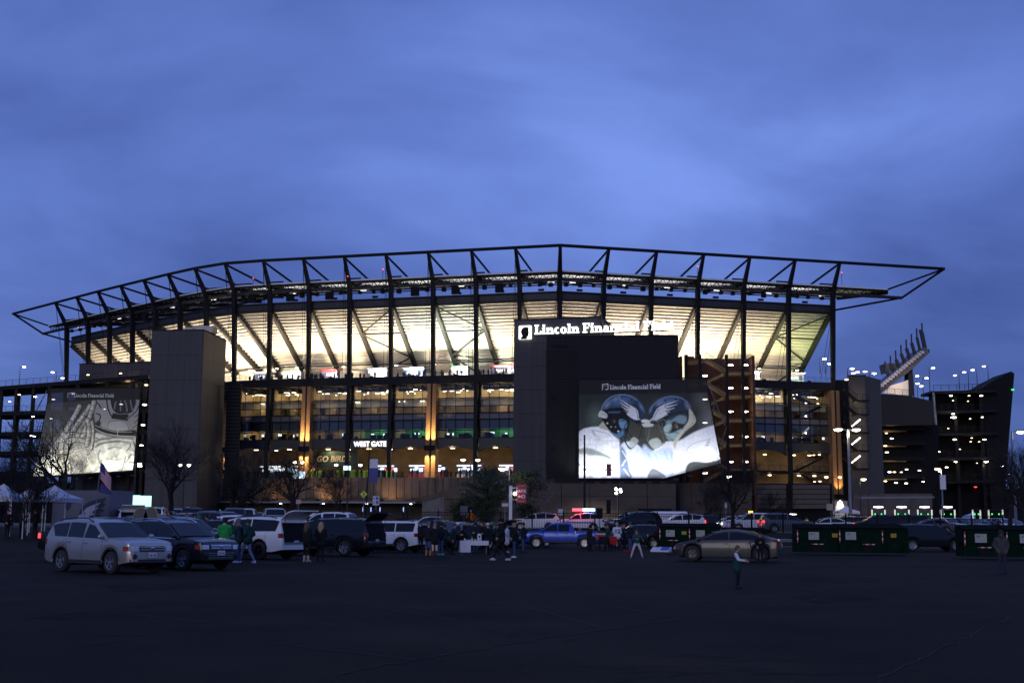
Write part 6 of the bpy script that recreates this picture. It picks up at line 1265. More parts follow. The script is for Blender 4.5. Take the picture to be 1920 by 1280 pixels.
for k, (kd, lab, pm, px, Y, hd, lt_) in enumerate(ST):
    v = vehicle('street_van' if kd == 'van' else 'street_car', kd, lab, pm, (gx(px, Y), Y), hd, detail=1, lit=lt_)
    if 'head' in lt_: lamp('headlight_beam', 'SPOT', (2.45, 0, .75), 60, (1, .94, .85), v, .15, target=(12, 0, .2), spot=70)
    if 'tail' in lt_: lamp('tail_glow', 'POINT', (-2.6, .5, .8), 3, (1, .05, .03), v, .1)
    if lab.startswith('police'):
        MB().box((-.4, 0, 1.84), (2.0, .5, .06)).build('light_bar', BLACK, v); MB().box((-.5, 0, 2.0), (.22, .6, .26)).build('white_flash', glow('police_white', (1, .85, .95), 14), v); MB().box((-1.05, 0, 2.0), (.85, .9, .26)).build('blue_lamp', glow('police_blue_flash', (.14, .30, 1), 14), v); MB().box((.15, 0, 2.0), (.95, .9, .26)).build('red_lamp', glow('police_red', (1, .03, .05), 9), v)
        MB().box((-2.1, 0, 1.75), (.2, .5, .14)).build('blue_lamp', L_BLUE, v)
        lamp('red_flash', 'POINT', (.2, .9, 2.4), 260, (1, .03, .04), v, .1); lamp('blue_flash', 'POINT', (.2, -.9, 2.4), 700, (.1, .2, 1), v, .1)
        MB().box((0, .935, .80), (2.6, .02, .12)).build('side_stripe', pbr('police_blue', (.03, .06, .35), .4), v)
    if 'amber' in lab: MB().box((.2, 0, 1.9), (.3, .6, .12)).build('amber_lamp', L_AMBER, v)
    if kd == 'van': MB().box((-.6, .992, 1.5), (2.2, .012, .4)).build('side_panel', pbr('van_panel', (.55, .55, .57), .5), v)
# packed rows of parked cars far right and behind the left trees
FARG = 'cars packed in the far right lot'
pool = [('suv', WHT), ('car', SILV), ('suv', BLK), ('car', GRY), ('suv', GRY), ('car', BLK), ('suv', SILV)]
for rw_ in range(4):
    for c in range(9):
        Y = 150 + rw_ * 12; kd, pm = pool[(rw_ * 3 + c * 2) % 7]; vehicle('far_parked_car', kd, 'one of the small cars packed in the far right lot', pm, (gx(1776 + c * 15 + rw_ * 3, Y), Y + rnd.uniform(-.5, .5)), -68 + rnd.uniform(-4, 4), group=FARG, detail=0, lit='head' if (rw_ + c) % 4 == 0 else None, rails=False)
FARL = 'cars parked far behind the bare trees'
for c, px in enumerate((292, 312, 335, 358, 380, 402, 440, 462, 488, 512)):
    kd, pm = pool[(c * 3) % 7]; vehicle('far_parked_car', kd, 'one of the small cars parked far behind the bare trees', pm, (gx(px, 104 + (c % 3) * 5), 104 + (c % 3) * 5), 100 + rnd.uniform(-8, 8), group=FARL, detail=0, rails=False)
# ------------------------------------------------------------------ people
def capsule(mb, a, b, ra, rb, n=10):
    a, b = Vector(a), Vector(b); d = (b - a); L = d.length or 1e-4; d = d / L if d.length > 1e-6 else Vector((0, 0, 1)); P = []; Rr = []
    for k in range(4): t_ = math.pi / 2 * (1 - k / 3); P.append(a - d * ra * math.sin(t_) * .999); Rr.append(max(.003, ra * math.cos(t_)))
    for k in range(4): t_ = math.pi / 2 * k / 3; P.append(b + d * rb * math.sin(t_) * .999); Rr.append(max(.003, rb * math.cos(t_)))
    mb.tube(P, Rr, n)
ARMS = {'down': ((-.03, .25, 1.13), (.04, .25, .88)), 'pocket': ((-.09, .28, 1.16), (.10, .19, .97)), 'front': ((.03, .25, 1.14), (.27, .07, 1.17)), 'face': ((.13, .23, 1.20), (.19, .07, 1.47)),
        'out': ((.10, .33, 1.22), (.32, .36, 1.12)), 'hip': ((-.05, .36, 1.18), (.05, .22, 1.02)), 'fwd': ((.12, .23, 1.18), (.36, .20, 1.14)), 'high': ((.14, .28, 1.36), (.22, .26, 1.58)), 'swing': ((-.14, .25, 1.16), (-.16, .24, .94))}
CLOTH = {}
def cloth(col):
    k = 'cloth_%d_%d_%d' % tuple(int(c * 255) for c in col)
    return pbr(k, col, .85, 0, .18, 9, .3, 40, spec=.2)
SKIN = pbr('skin', (.42, .24, .16), .55, 0, .06, 8); SKIND = pbr('skin_brown', (.16, .085, .05), .55, 0, .06, 8); EYEM = pbr('eye_dark', (.015, .012, .01), .2); LIP = pbr('lip', (.28, .10, .08), .5)
def person(label, px, py, h, heading, jacket, trousers, shoes=(.02, .02, .02), hair=('short', (.03, .02, .015)), arms=('down', 'down'), legs='stand', coat=.82, skin=SKIN, sleeves=None, turn=0.0, lean=0.0, bulk=1.0, group=None, loc=None, boots=None):
    k = h / 1.75; g_ = loc if loc is not None else gr(px, py); e_ = empty('person', (g_[0], g_[1], terr(g_[0], g_[1]) + .006), R(heading), label, 'person', group)
    S = []   # a, b, ra, rb, material slot
    J, T_, SH, SK, SL, BT = 0, 1, 2, 3, 4, 5
    lx = lean
    def c(p): return Vector((p[0] + lx * max(0, p[2] - .9), p[1], p[2]))
    B_ = bulk
    S.append((c((0, 0, .98)), c((.0, 0, 1.12)), .155 * B_, .15 * B_, J))
    for s in (1, -1): S.append((c((0, s * .055, 1.0)), c((.015, s * .085, 1.34)), .125 * B_, .125 * B_, J))
    S.append((c((0, -.12, 1.40)), c((0, .12, 1.40)), .095, .095, J)); S.append((c((0, 0, 1.44)), c((.02, 0, 1.56)), .062, .055, SK))
    if coat < .98:
        for s in (1, -1): S.append((c((0, s * .05, 1.0)), (0, s * .065, coat + .1), .13 * B_, .145 * B_, J))
    S.append((c((0, 0, .94)), c((0, 0, .90)), .14, .14, T_))
    for s in (1, -1):
        if legs == 'stand': kn, an = (.02, s * .10, .50), (-.01, s * .105, .085)
        elif legs == 'stride': kn, an = ((.20 if s > 0 else -.04), s * .09, .50), ((.30 if s > 0 else -.32), s * .09, .095)
        elif legs == 'wide': kn, an = (.03, s * .24, .50), (0, s * .36, .085)
        else: kn, an = (.03, s * .11, .50), (.0, s * .15, .085)
        S.append(((0, s * .09, .90), kn, .098, .068, T_)); S.append((kn, an, .066, .048, T_ if not boots else T_))
        if boots: S.append(((kn[0] * .5 + an[0] * .5, (kn[1] + an[1]) / 2, .28), an, .062, .055, BT))
        S.append((an, (an[0] + .15, an[1] + s * .02, .045), .05, .042, SH)); S.append(((an[0] - .04, an[1], .05), (an[0] + .05, an[1], .045), .044, .044, SH))
    hands = []
    for s, nm in ((1, arms[0]), (-1, arms[1])):
        el, wr = ARMS[nm]; sh = c((0, s * .185, 1.40)); el = c((el[0], s * el[1], el[2])); wr = c((wr[0], s * wr[1], wr[2]))
        S.append((sh, el, .072 * B_, .056 * B_, SL if sleeves else J)); S.append((el, wr, .055 * B_, .042, SL if sleeves else J)); d = (wr - el).normalized(); hands.append((wr, d, s)); S.append((wr, wr + d * .06, .034, .036, SK))
    hc = c((.035, 0, 1.645)); hq = Matrix.Rotation(R(turn), 3, 'Z')
    S.append((hc + Vector((-.01, 0, .03)), hc + Vector((0, 0, -.01)), .094, .088, SK)); S.append((hc + hq @ Vector((.035, 0, -.05)), hc + hq @ Vector((.05, 0, -.075)), .055, .042, SK))
    mb = MB()
    for a, b, ra, rb, m_ in S: capsule(mb, a, b, ra, rb)
    me = bpy.data.meshes.new('t'); me.from_pydata(mb.v, [], mb.f); to = bpy.data.objects.new('t', me)
    md = to.modifiers.new('r', 'REMESH'); md.mode = 'VOXEL'; md.voxel_size = .021; ms = to.modifiers.new('s', 'SMOOTH'); ms.iterations = 2; ms.factor = .5
    m2 = evaluated_mesh(to)
    nv, nf = len(m2.vertices), len(m2.polygons); co = np.empty(nv * 3); m2.vertices.foreach_get('co', co); co = co.reshape(-1, 3); ctr = np.empty(nf * 3); m2.polygons.foreach_get('center', ctr); ctr = ctr.reshape(-1, 3)
    best = np.full(nf, 1e9); lab = np.zeros(nf, int)
    for a, b, ra, rb, m_ in S:
        a, b = np.array(a), np.array(b); d = b - a; t_ = np.clip((ctr - a) @ d / (d @ d + 1e-9), 0, 1); q = np.linalg.norm(ctr - a - t_[:, None] * d, axis=1) - (ra + (rb - ra) * t_)
        w_ = q < best; best[w_] = q[w_]; lab[w_] = m_
    if boots: pass
    fs = [tuple(p.vertices) for p in m2.polygons]
    ex = MB()
    for wr, d, s in hands:   # palm, four fingers curled a little, thumb from the side of the palm
        ax = Vector((0, 0, 1)) if abs(d.z) < .8 else Vector((1, 0, 0)); pn = d.cross(ax).normalized(); ax = pn.cross(d).normalized(); base = wr + d * .05
        ex.bar(base, base + d * .085, .03, .08, ax, SK)
        for q, fl in zip((-.03, -.01, .01, .03), (.055, .07, .075, .065)):
            p0 = base + d * .08 + ax * q; p1 = p0 + d * fl * .55 + pn * .006 * s; p2 = p1 + d * fl * .4 + pn * .025 * s; ex.tube([p0, p1, p2], [.0095, .009, .007], 5, SK)
        p0 = base + d * .02 + ax * .04; ex.tube([p0, p0 + ax * .025 + d * .03, p0 + ax * .03 + d * .06 + pn * .01], [.012, .011, .008], 5, SK)
    for s in (1, -1):
        ex.ball(hc + hq @ Vector((.083, s * .034, .012)), .012, 6, 4, 6); ex.ball(hc + hq @ Vector((-.01, s * .09, -.005)), (.022, .012, .03), 6, 4, SK)
    ex.tube([hc + hq @ Vector((.085, 0, .02)), hc + hq @ Vector((.112, 0, -.02)), hc + hq @ Vector((.09, 0, -.028))], [.008, .016, .012], 6, SK); M_ = Matrix(hq); ex.box(hc + hq @ Vector((.088, 0, -.062)), (.014, .045, .010), 0, 7, M_)
    off = nv; allv = [tuple(v) for v in co] + ex.v; allf = fs + [tuple(i + off for i in f) for f in ex.f]; mats = list(lab) + ex.m
    mm = bpy.data.meshes.new('body'); mm.from_pydata([tuple(x * k for x in v) for v in allv], [], allf)
    for col_ in (cloth(jacket), cloth(trousers), cloth(shoes), skin, cloth(sleeves or jacket), cloth(boots or shoes), EYEM, LIP): mm.materials.append(col_ if not isinstance(col_, tuple) else cloth(col_))
    mm.polygons.foreach_set('material_index', [int(x) for x in mats]); mm.polygons.foreach_set('use_smooth', [True] * len(mm.polygons)); put('body', mm, (0, 0, 0), 0, e_); bpy.data.meshes.remove(m2)
    # hair or headgear
    typ, hcol = hair; mb = MB(); H0 = hc
    def cap_(rx, ry, rz_, lo, cz_=0.0, n=12):
        pr = [(math.sin(t_), math.cos(t_)) for t_ in np.linspace(.05, lo, 7)]; mb.lathe(pr, H0 + Vector((-.008, 0, .015 + cz_)), n, 'Z', 0, (rx, ry, rz_))
    if typ in ('short', 'long'):
        cap_(.108, .102, .118, 1.62); mb.lathe([(math.sin(t_), math.cos(t_)) for t_ in np.linspace(.05, 2.3, 7)], H0 + hq @ Vector((-.03, 0, .005)), 12, 'Z', 0, (.092, .098, .105))
        if typ == 'long':
            for q in range(9): a_ = R(110 + 140 * q / 8); x, y = math.cos(a_) * .1, math.sin(a_) * .105; mb.tube([H0 + hq @ Vector((x * .8 - .01, y * .8, .06)), H0 + hq @ Vector((x - .02, y, -.08)), H0 + hq @ Vector((x * 1.15 - .03, y * 1.1, -.24)), H0 + hq @ Vector((x * .9 - .03, y * .9, -.36 - .03 * (q % 3)))], [.035, .042, .036, .012], 6)
        nm = 'hair'
    elif typ == 'beanie': cap_(.112, .107, .135, 1.75, .008); mb.ball(H0 + Vector((0, 0, .16)), .03, 8, 5); nm = 'beanie'
    elif typ == 'cap': cap_(.11, .105, .11, 1.5, .02); mb.hexa([H0 + hq @ Vector(p) for p in ((.08, -.07, .03), (.19, -.05, .02), (.19, .05, .02), (.08, .07, .03), (.08, -.07, .045), (.19, -.05, .032), (.19, .05, .032), (.08, .07, .045))]); nm = 'cap'
    else:
        cap_(.125, .118, .135, 1.9, .0); mb.lathe([(.10, -.09), (.12, -.13), (.15, -.2)], H0 + Vector((-.02, 0, 0)), 12); nm = 'hood'
    mb.v = [tuple(x * k for x in v) for v in mb.v]; mb.build(nm, cloth(hcol), e_, True)
    return e_
NVY, BLKC, EGR, JEAN, KH, GRYC = (.012, .014, .022), (.010, .010, .012), (.012, .045, .038), (.05, .075, .15), (.30, .24, .17), (.10, .10, .11)
person('person in a bright green hoodie seen from behind', 419, 1056, 1.82, 95, (.02, .28, .06), (.03, .03, .04), hair=('short', (.02, .015, .012)), arms=('front', 'front'), coat=.88, bulk=1.25)
person('person in dark green jacket and jeans with grey hood beside green hoodie', 446, 1056, 1.78, 170, EGR, JEAN, (.55, .55, .55), ('hood', (.10, .10, .11)), ('face', 'pocket'), bulk=1.15)
person('person in dark jacket, pale jeans and white sneakers next to the white SUV', 463, 1056, 1.76, 150, EGR, (.14, .17, .25), (.6, .6, .6), ('hood', EGR), ('pocket', 'pocket'), 'stride', bulk=1.15)
person('person in black with beige boots at the open white SUV boot', 574, 1054, 1.70, 60, BLKC, BLKC, (.45, .32, .22), ('long', (.10, .07, .045)), ('fwd', 'front'), boots=(.45, .32, .22))
person('person with long blonde hair and black coat seen from behind', 600, 1053, 1.68, 80, BLKC, BLKC, (.02, .02, .02), ('long', (.34, .24, .13)), ('front', 'front'), coat=.68, bulk=1.1)
person('person in dark jacket with tan boots at the open white boot', 803, 1042, 1.72, 80, NVY, JEAN, (.42, .20, .07), ('beanie', (.12, .11, .10)), ('front', 'pocket'), boots=(.42, .20, .07), bulk=1.15)
person('person with pale trousers, brown boots and knitted hat by white boot', 815, 1043, 1.68, 110, BLKC, (.55, .42, .38), (.10, .05, .03), ('beanie', (.16, .15, .15)), ('face', 'front'), boots=(.10, .05, .03), coat=.66, bulk=1.1)
person('person in dark clothes with mint green shoes by the white boot', 826, 1041, 1.70, 60, NVY, JEAN, (.10, .55, .38), ('hood', NVY), ('front', 'front'))
person('person in dark green coat bending left of the white-clothed table', 848, 1040, 1.68, -10, (.012, .035, .032), BLKC, hair=('short', (.05, .035, .02)), arms=('fwd', 'down'), coat=.62, lean=.12, bulk=1.15)
person('person in black standing behind the white-clothed table', 876, 1030, 1.86, -95, BLKC, BLKC, hair=('short', (.04, .025, .015)), arms=('front', 'front'), bulk=1.2)
person('person with white cap and emblem jacket right of the table', 915, 1040, 1.70, 160, BLKC, BLKC, hair=('cap', (.5, .5, .5)), arms=('front', 'pocket'), coat=.62, bulk=1.15)
person('tall person in black with white shoe soles walking past the table', 940, 1051, 1.92, 170, BLKC, BLKC, (.45, .45, .5), ('hood', BLKC), ('pocket', 'down'), 'stride', coat=.75, bulk=1.1)
person('person in long pale grey puffer coat beside the table party', 950, 1036, 1.66, 10, (.42, .43, .48), BLKC, (.4, .4, .4), ('short', (.02, .02, .02)), ('pocket', 'pocket'), coat=.52, bulk=1.2)
person('person in black jacket, blue jeans and white sneakers left of blue pickup', 965, 1046, 1.80, 175, BLKC, (.04, .07, .14), (.6, .6, .62), ('cap', BLKC), ('pocket', 'pocket'), bulk=1.1)
p12 = person('person wearing a white jersey numbered 12 seen from behind', 1157, 1032, 1.80, 92, (.62, .63, .68), NVY, hair=('beanie', (.22, .25, .3)), arms=('front', 'front'), coat=.80, bulk=1.3)
text('12', .36, (-.205, 0, 1.26), -math.pi / 2, cloth((.02, .025, .04)), p12, 'jersey_number', .004, .012)
person('person in dark jacket beside the white jersey', 1171, 1031, 1.74, 190, NVY, BLKC, hair=('cap', (.2, .02, .02)), arms=('face', 'down'))
person('person in a green cap sitting height behind the red cooler', 1124, 1030, 1.55, 180, (.02, .06, .05), BLKC, hair=('beanie', (.02, .22, .08)), arms=('front', 'front'))
person('child in teal top and white trousers standing with legs apart', 1194, 1046, 1.42, -90, (.015, .07, .075), (.50, .48, .50), (.30, .20, .12), ('long', (.12, .07, .04)), ('out', 'front'), 'wide', coat=.95)
person('small child in green and white jersey standing alone on the asphalt', 1383, 1103, 1.13, -25, (.012, .055, .05), (.012, .014, .02), (.02, .02, .02), ('short', (.14, .075, .03)), ('front', 'fwd'), coat=.70, sleeves=(.55, .56, .6), turn=20, bulk=1.1)
person('child in black leaning by the rear wheel of the grey sedan', 1426, 1056, 1.38, -100, BLKC, BLKC, hair=('cap', (.01, .01, .012)), arms=('front', 'pocket'), skin=SKIN)
person('person in grey hooded jacket and jeans standing at the far right edge', 1880, 1076, 1.56, -100, (.06, .058, .06), (.025, .032, .06), (.03, .03, .03), ('hood', (.03, .03, .032)), ('pocket', 'pocket'), bulk=1.25, skin=SKIND)
person('person in olive jacket near the standing boards', 236, 1018, 1.70, 30, (.10, .11, .05), BLKC, hair=('short', (.03, .02, .02)), arms=('front', 'front'))
person('person with a green cap facing the olive jacket', 246, 1014, 1.80, 200, (.02, .02, .02), BLKC, hair=('cap', (.02, .2, .09)), arms=('front', 'face'))
person('person with a pale knitted hat beside the dark pickup', 79, 1004, 1.90, -60, (.03, .03, .035), BLKC, hair=('beanie', (.45, .43, .43)), arms=('down', 'down'))
person('person in orange safety vest in the street left of the PARK sign', 883, 1001, 1.8, -90, (.75, .16, .02), NVY, hair=('cap', (.3, .3, .5)), arms=('hip', 'out'), loc=(gx(883, 116), 116))
person('person in neon yellow jacket at the right entry booths', 1512, 990, 1.8, -90, (.42, .65, .03), NVY, hair=('cap', (.02, .02, .02)), arms=('down', 'hip'), loc=(gx(1513, 170), 170))
for k, (px, Y, hd, jc, lab) in enumerate(((300, 62, 80, NVY, 'dark figure behind the dark grey SUV roof, beside the boards'), (362, 72, 20, EGR, 'dark green figure among the parked cars left of green hoodie'), (376, 73, 200, (.02, .06, .05), 'teal-jacketed figure talking among cars left of green hoodie'), (388, 71, 160, BLKC, 'black-jacketed figure nearest the green hoodie person'), (348, 74, -30, (.2, .06, .02), 'rust-hatted figure among cars behind the black-blue SUV'),
        (14, 80, -40, BLKC, 'dark figure under the leftmost tent edge'), (40, 82, 60, NVY, 'dark figure under the middle white tent'), (66, 81, 150, BLKC, 'dark figure under the right end of the white tents'))):
    person(lab, px, 0, 1.75, hd, jc, BLKC, hair=(('beanie', (.30, .10, .02)) if 'rust' in lab else ('short', (.02, .015, .01)) if k % 2 else ('hood', jc)), arms=('front', 'pocket'), loc=(gx(px, Y), Y))

for k, (px, Y, hd, jc, lab) in enumerate(((505, 70, 40, EGR, 'dark green figure between the large white SUV and the car behind'), (622, 74, 200, BLKC, 'black figure just right of the blonde hair'), (690, 70, 90, NVY, 'dark figure leaning into the black SUV boot'), (700, 71, 120, (.06, .06, .065), 'grey hooded figure by the black SUV boot'),
        (788, 74, 60, BLKC, 'black figure left of the tan boots'), (834, 73, 150, (.012, .03, .03), 'dark figure between the mint shoes and green coat'), (892, 74, 250, NVY, 'dark figure behind the drink dispenser'), (905, 76, 190, BLKC, 'black figure left of the white cap'), (926, 72, 10, (.02, .02, .025), 'dark figure between white cap and tall walker'), (982, 78, 160, NVY, 'dark figure at the nose of the blue pickup'),
        (1106, 82, 20, BLKC, 'seated-height dark figure left of the red cooler'), (1140, 84, 200, EGR, 'green jacketed figure behind the red cooler'), (1182, 84, 150, NVY, 'dark figure right of the white jersey'), (332, 68, 100, EGR, 'green jacketed figure behind the black-blue SUV roof'), (402, 68, 60, NVY, 'dark figure left of the green hoodie'))):
    person(lab, px, 0, 1.62 + .05 * (k * 7 % 5), hd, jc, BLKC if k % 3 else JEAN, hair=(('beanie', (.02, .10, .07)) if k % 4 == 0 else ('short', (.03, .02, .012)) if k % 2 else ('hood', jc)), arms=(('front', 'pocket'), ('pocket', 'down'), ('face', 'hip'))[k % 3], legs=('stand', 'apart', 'stride')[k % 3], loc=(gx(px, Y), Y), bulk=1.15)
# ------------------------------------------------------------------ trees
BARK = pbr('bark', (.012, .0095, .008), .95, 0, .3, 4, .6, 18)
def bare_tree(label, px, Y, h, spread, seed, trunk=.24, fork=.25, lean=0.0, mat=None):
    r_ = random.Random(seed); h -= terr(gx(px, Y), Y); e_ = empty('bare_tree', (gx(px, Y), Y, terr(gx(px, Y), Y)), r_.uniform(0, 6), label, 'tree', 'bare winter trees'); tr = MB(); br = MB(); tw = MB()
    def grow(p, d, L, rad, lv):
        n = 4 if lv < 3 else 3; pts = [p]; rs = [rad]; q = p.copy(); dd = d.copy()
        for i in range(n):
            dd = (dd + Vector((r_.uniform(-1, 1), r_.uniform(-1, 1), r_.uniform(-.45, .75))) * (.16 if lv else .06)).normalized(); q = q + dd * L / n; pts.append(q.copy()); rs.append(rad * (1 - .42 * (i + 1) / n))
        (tr if lv == 0 else br if lv < 4 else tw).tube(pts, rs, 8 if lv == 0 else 5 if lv < 3 else 3, cap=False)
        if lv >= 6 or L < .16: return
        kids = (5, 4, 4, 3, 3, 3)[lv]
        for c in range(kids):
            t_ = 1.0 if c == 0 else r_.uniform(.35 if lv else .72, .98); j = min(n, max(1, int(round(t_ * n)))); base = pts[j]; az = r_.uniform(0, 2 * math.pi); tilt = R(r_.uniform(24, 58) * spread) if c else R(r_.uniform(4, 22))
            u = dd.orthogonal().normalized(); v = dd.cross(u); nd = (dd * math.cos(tilt) + (u * math.cos(az) + v * math.sin(az)) * math.sin(tilt)); nd.z += .10; nd.normalize()
            grow(base, nd, L * r_.uniform(.58, .84) * (1.0 if lv else 1.1), max(.009, rs[j] * (.66 if c else .85)), lv + 1)
    grow(Vector((0, 0, 0)), Vector((lean, 0, 1)).normalized(), h * fork, trunk, 0)
    zmax = max(v[2] for v in br.v + tw.v); f = h / zmax
    for m_ in (tr, br, tw): m_.v = [(x * f, y * f, z * f) for x, y, z in m_.v]
    M_ = mat or BARK; tr.build('trunk', M_, e_, True, fix=False); br.build('branches', M_, e_, True, fix=False); tag(tw.build('twigs', M_, e_, fix=False), kind='stuff'); return e_
bare_tree('large bare tree in front of the hands banner, left', 107, 92, 10.4, 1.05, 3, .26, .27)
bare_tree('bare tree in front of the grey left tower', 320, 112, 11.0, 1.0, 5, .27, .26)
bare_tree('bare tree with low fork in front of the left orange pier', 432, 113, 9.2, 1.15, 8, .30, .2)
bare_tree('bare tree left of the GO BIRDS mural', 548, 114, 8.8, 1.0, 11, .26, .26)
bare_tree('bare street tree at the right edge of the players banner', 1374, 112, 8.6, 1.1, 14, .24, .3)
bare_tree('small bare tree against the masonry wall under the banner', 1322, 150, 7.6, 1.1, 17, .16, .25)
bare_tree('thin young bare tree beside the white tents', 46, 76, 4.6, .9, 21, .07, .3)
bare_tree('thin bare tree in front of the podium left of the yellow sign', 640, 150, 8.6, 1.0, 24, .15, .25)
bare_tree('bare tree against the sky at the far right edge', 1893, 140, 11.5, 1.1, 27, .26, .25)
bare_tree('second bare tree cropped by the right edge', 1925, 120, 10.5, 1.1, 31, .26, .25)
bare_tree('bare tree by the left ramp building', 20, 130, 9.0, 1.05, 35, .2, .25)
bare_tree('slim bare tree right of the red brick stair', 1440, 170, 6.5, 1.0, 38, .12, .25)
NEED = pbr('pine_needles', (.030, .046, .014), .8, 0, .4, 1.2)
def pine(label, px, Y, h, wd, seed):
    r_ = random.Random(seed); h -= .9; e_ = empty('pine_tree', (gx(px, Y), Y, terr(gx(px, Y), Y)), 0, label, 'tree', 'pines by the sign block'); MB().tube([(0, 0, 0), (.1, 0, h * .5), (0, 0, h * .93)], [.2, .13, .03], 8).build('trunk', BARK, e_); lf = MB(); lb_ = MB()
    for k in range(150):
        z = h * (.12 + .86 * r_.random()); f = max(.10, math.sin(math.pi * min(1, (1.06 - z / h)) ** .8)) ; az = r_.uniform(0, 2 * math.pi); rr_ = wd / 2 * f * r_.uniform(.55, 1.08); d = Vector((math.cos(az), math.sin(az), r_.uniform(-.05, .4))); tip = Vector((0, 0, z)) + d * rr_
        if k % 3 == 0: lb_.tube([(0, 0, z - .1), tip], [.03, .01], 3, cap=False)
        for j in range(60):
            c_ = Vector((0, 0, z)) + d * rr_ * r_.uniform(.35, 1.05) + Vector((r_.gauss(0, .16), r_.gauss(0, .16), r_.gauss(0, .12))); a = Vector((r_.uniform(-1, 1), r_.uniform(-1, 1), r_.uniform(-.3, 1))).normalized() * r_.uniform(.10, .24); b = a.orthogonal().normalized() * .055; lf.add([c_ - b, c_ + b, c_ + a], [(0, 1, 2)])
    lb_.build('branches', BARK, e_, fix=False); tag(lf.build('crown', NEED, e_, fix=False), kind='stuff')
pine('full round pine left of the PARK sign, lit by street lamp', 912, 116, 6.4, 4.8, 2); pine('darker pine between the PARK sign and sign block', 992, 124, 6.6, 4.6, 4)
pine('small pine in front of the sign block base', 872, 118, 3.6, 3.0, 6)
# ------------------------------------------------------------------ lamps
def street_lamp(label, px, py, Y, zb=0.0, arms=((1, 1.2),), head=.34, pw=0, col=L_WHITE, r=.09, base_px=None, name='street_lamp', group='lamp posts'):
    t_ = at(px, py, Y); zb = zb or terr(t_.x, Y); e_ = empty(name, (t_.x, Y, zb), 0, label, 'lamp post', group); h = t_.z - zb; bx = (gx(base_px, Y) - t_.x) if base_px else 0
    MB().tube([(bx, 0, 0), (bx * .5, 0, h * .5), (0, 0, h)], [r * 1.3, r, r * .7], 7).build('pole', GALV if r > .1 else STEEL2, e_)
    for s, L_ in arms:
        mb = MB(); mb.tube([(0, 0, h - .1), (s * L_, 0, h + .02)], r * .5, 5); mb.box((s * L_, 0, h + .06), (head * 1.8, head * .9, .14)); mb.build('arm', STEEL2, e_)
        mb = MB(); mb.lathe([(0, .02), (head * .9, 0), (head * .8, -.14), (head * .3, -.24), (0, -.25)], (s * L_, 0, h - .02), 9); mb.build('lamp_head', col, e_)
        if pw: lamp('street_light', 'POINT', (s * L_, -.1, h - .5), pw, (1, .9, .76), e_, .15)
    return e_
street_lamp('tall twin-headed lamp post in front of the outside stair', 1590, 804, 150, 0, ((-1, 1.15), (1, .95)), .55, 420, L_WHITE, .17)
street_lamp('lamp post with arm lighting the pine beside the PARK sign', 956, 877, 122, 0, ((-1, .75),), .4, 260, L_WARM, .10)
street_lamp('twin lamp post at the gate, right of the orange pier', 882, 861, 190, 0, ((-1, 1.1), (1, 1.1)), .36, 60)
street_lamp('lamp post with banner near the end ramp building', 1765, 878, 200, 0, ((-1, .6),), .5, 160, L_WARM, .12)
street_lamp('lamp post with arm right of the lit pier plinth', 1612, 897, 170, 0, ((1, .5),), .4, 90, L_WARM)
street_lamp('slim lamp post before the lit orange end pier', 1562, 893, 190, 0, ((-1, 1.0), (1, 1.0)), .3, 0, L_WARM)
street_lamp('leaning lamp pole at the far right against the sky', 1897, 808, 130, 0, ((1, .9),), .45, 90, L_WHITE, .12)
street_lamp('lamp post in front of the players banner base, right side', 1365, 892, 180, 0, ((1, .1),), .45, 70)
street_lamp('V-headed lamp post in front of the hands banner', 254, 868, 150, 0, ((-1, .5), (1, .5)), .25, 0)
street_lamp('V-headed lamp post in front of the left tower', 346, 870, 150, 0, ((-1, .5), (1, .5)), .25, 0)
street_lamp('V-headed lamp post under the GO BIRDS mural', 653, 870, 170, 0, ((-1, 1.6), (1, 1.6)), .25, 0)
street_lamp('V-headed lamp post left of the brick pier by the gate', 560, 865, 170, 0, ((-1, .5), (1, .5)), .25, 0)
zr = 33.5
for k, (px, py, s, lab) in enumerate(((38, 687, 1, 'tall lamp at the far left end of the ramp roof'), (106, 697, -1, 'lamp on the ramp roof left of the end column'), (110, 708, 1, 'low lamp on the ramp roof beside the end column'))):
    Y = RD(px) + 3; street_lamp(lab, px, py, Y, rpt(px, 722).z, ((s, .9),), .42, 0, L_WHITE, .07, name='roof_lamp', group='lamps on the ramp roof')
for k, (px, py, pb, Y, s, lab) in enumerate(((1537, 672, 700, 275, 1, 'twin lamp beyond the open end of the upper concourse'), (1547, 681, 700, 276, 1, 'lower lamp beyond the open end of the upper concourse'), (1589, 690, 708, 270, 1, 'lamp on the end tower roof, left'), (1630, 699, 712, 268, 1, 'lamp on the end tower roof, right'),
        (1742, 689, 735, 322, 1, 'tall lamp left of the ship-shaped ramp building'), (1730, 708, 760, 320, 1, 'lamp pole beside the raking end stand, upper'), (1720, 723, 790, 320, 1, 'lamp pole beside the raking end stand, lower'), (1798, 703, 730, 332, -1, 'first of four roof lamps on the ship-shaped building'), (1815, 697, 730, 332, -1, 'second of four roof lamps on the ship-shaped building'), (1831, 693, 730, 332, -1, 'third of four roof lamps on the ship-shaped building'), (1852, 686, 728, 332, -1, 'last of four roof lamps on the ship-shaped building'), (1712, 704, 742, 318, 1, 'small lamp at the end stand terrace, upper'), (1713, 718, 745, 318, 1, 'small lamp at the end stand terrace, lower'))):
    street_lamp(lab, px, py, Y, at(px, pb, Y).z, ((s, 1.0),), .5, 0, L_WHITE, .09, name='roof_lamp', group='lamps on the right end roofs')
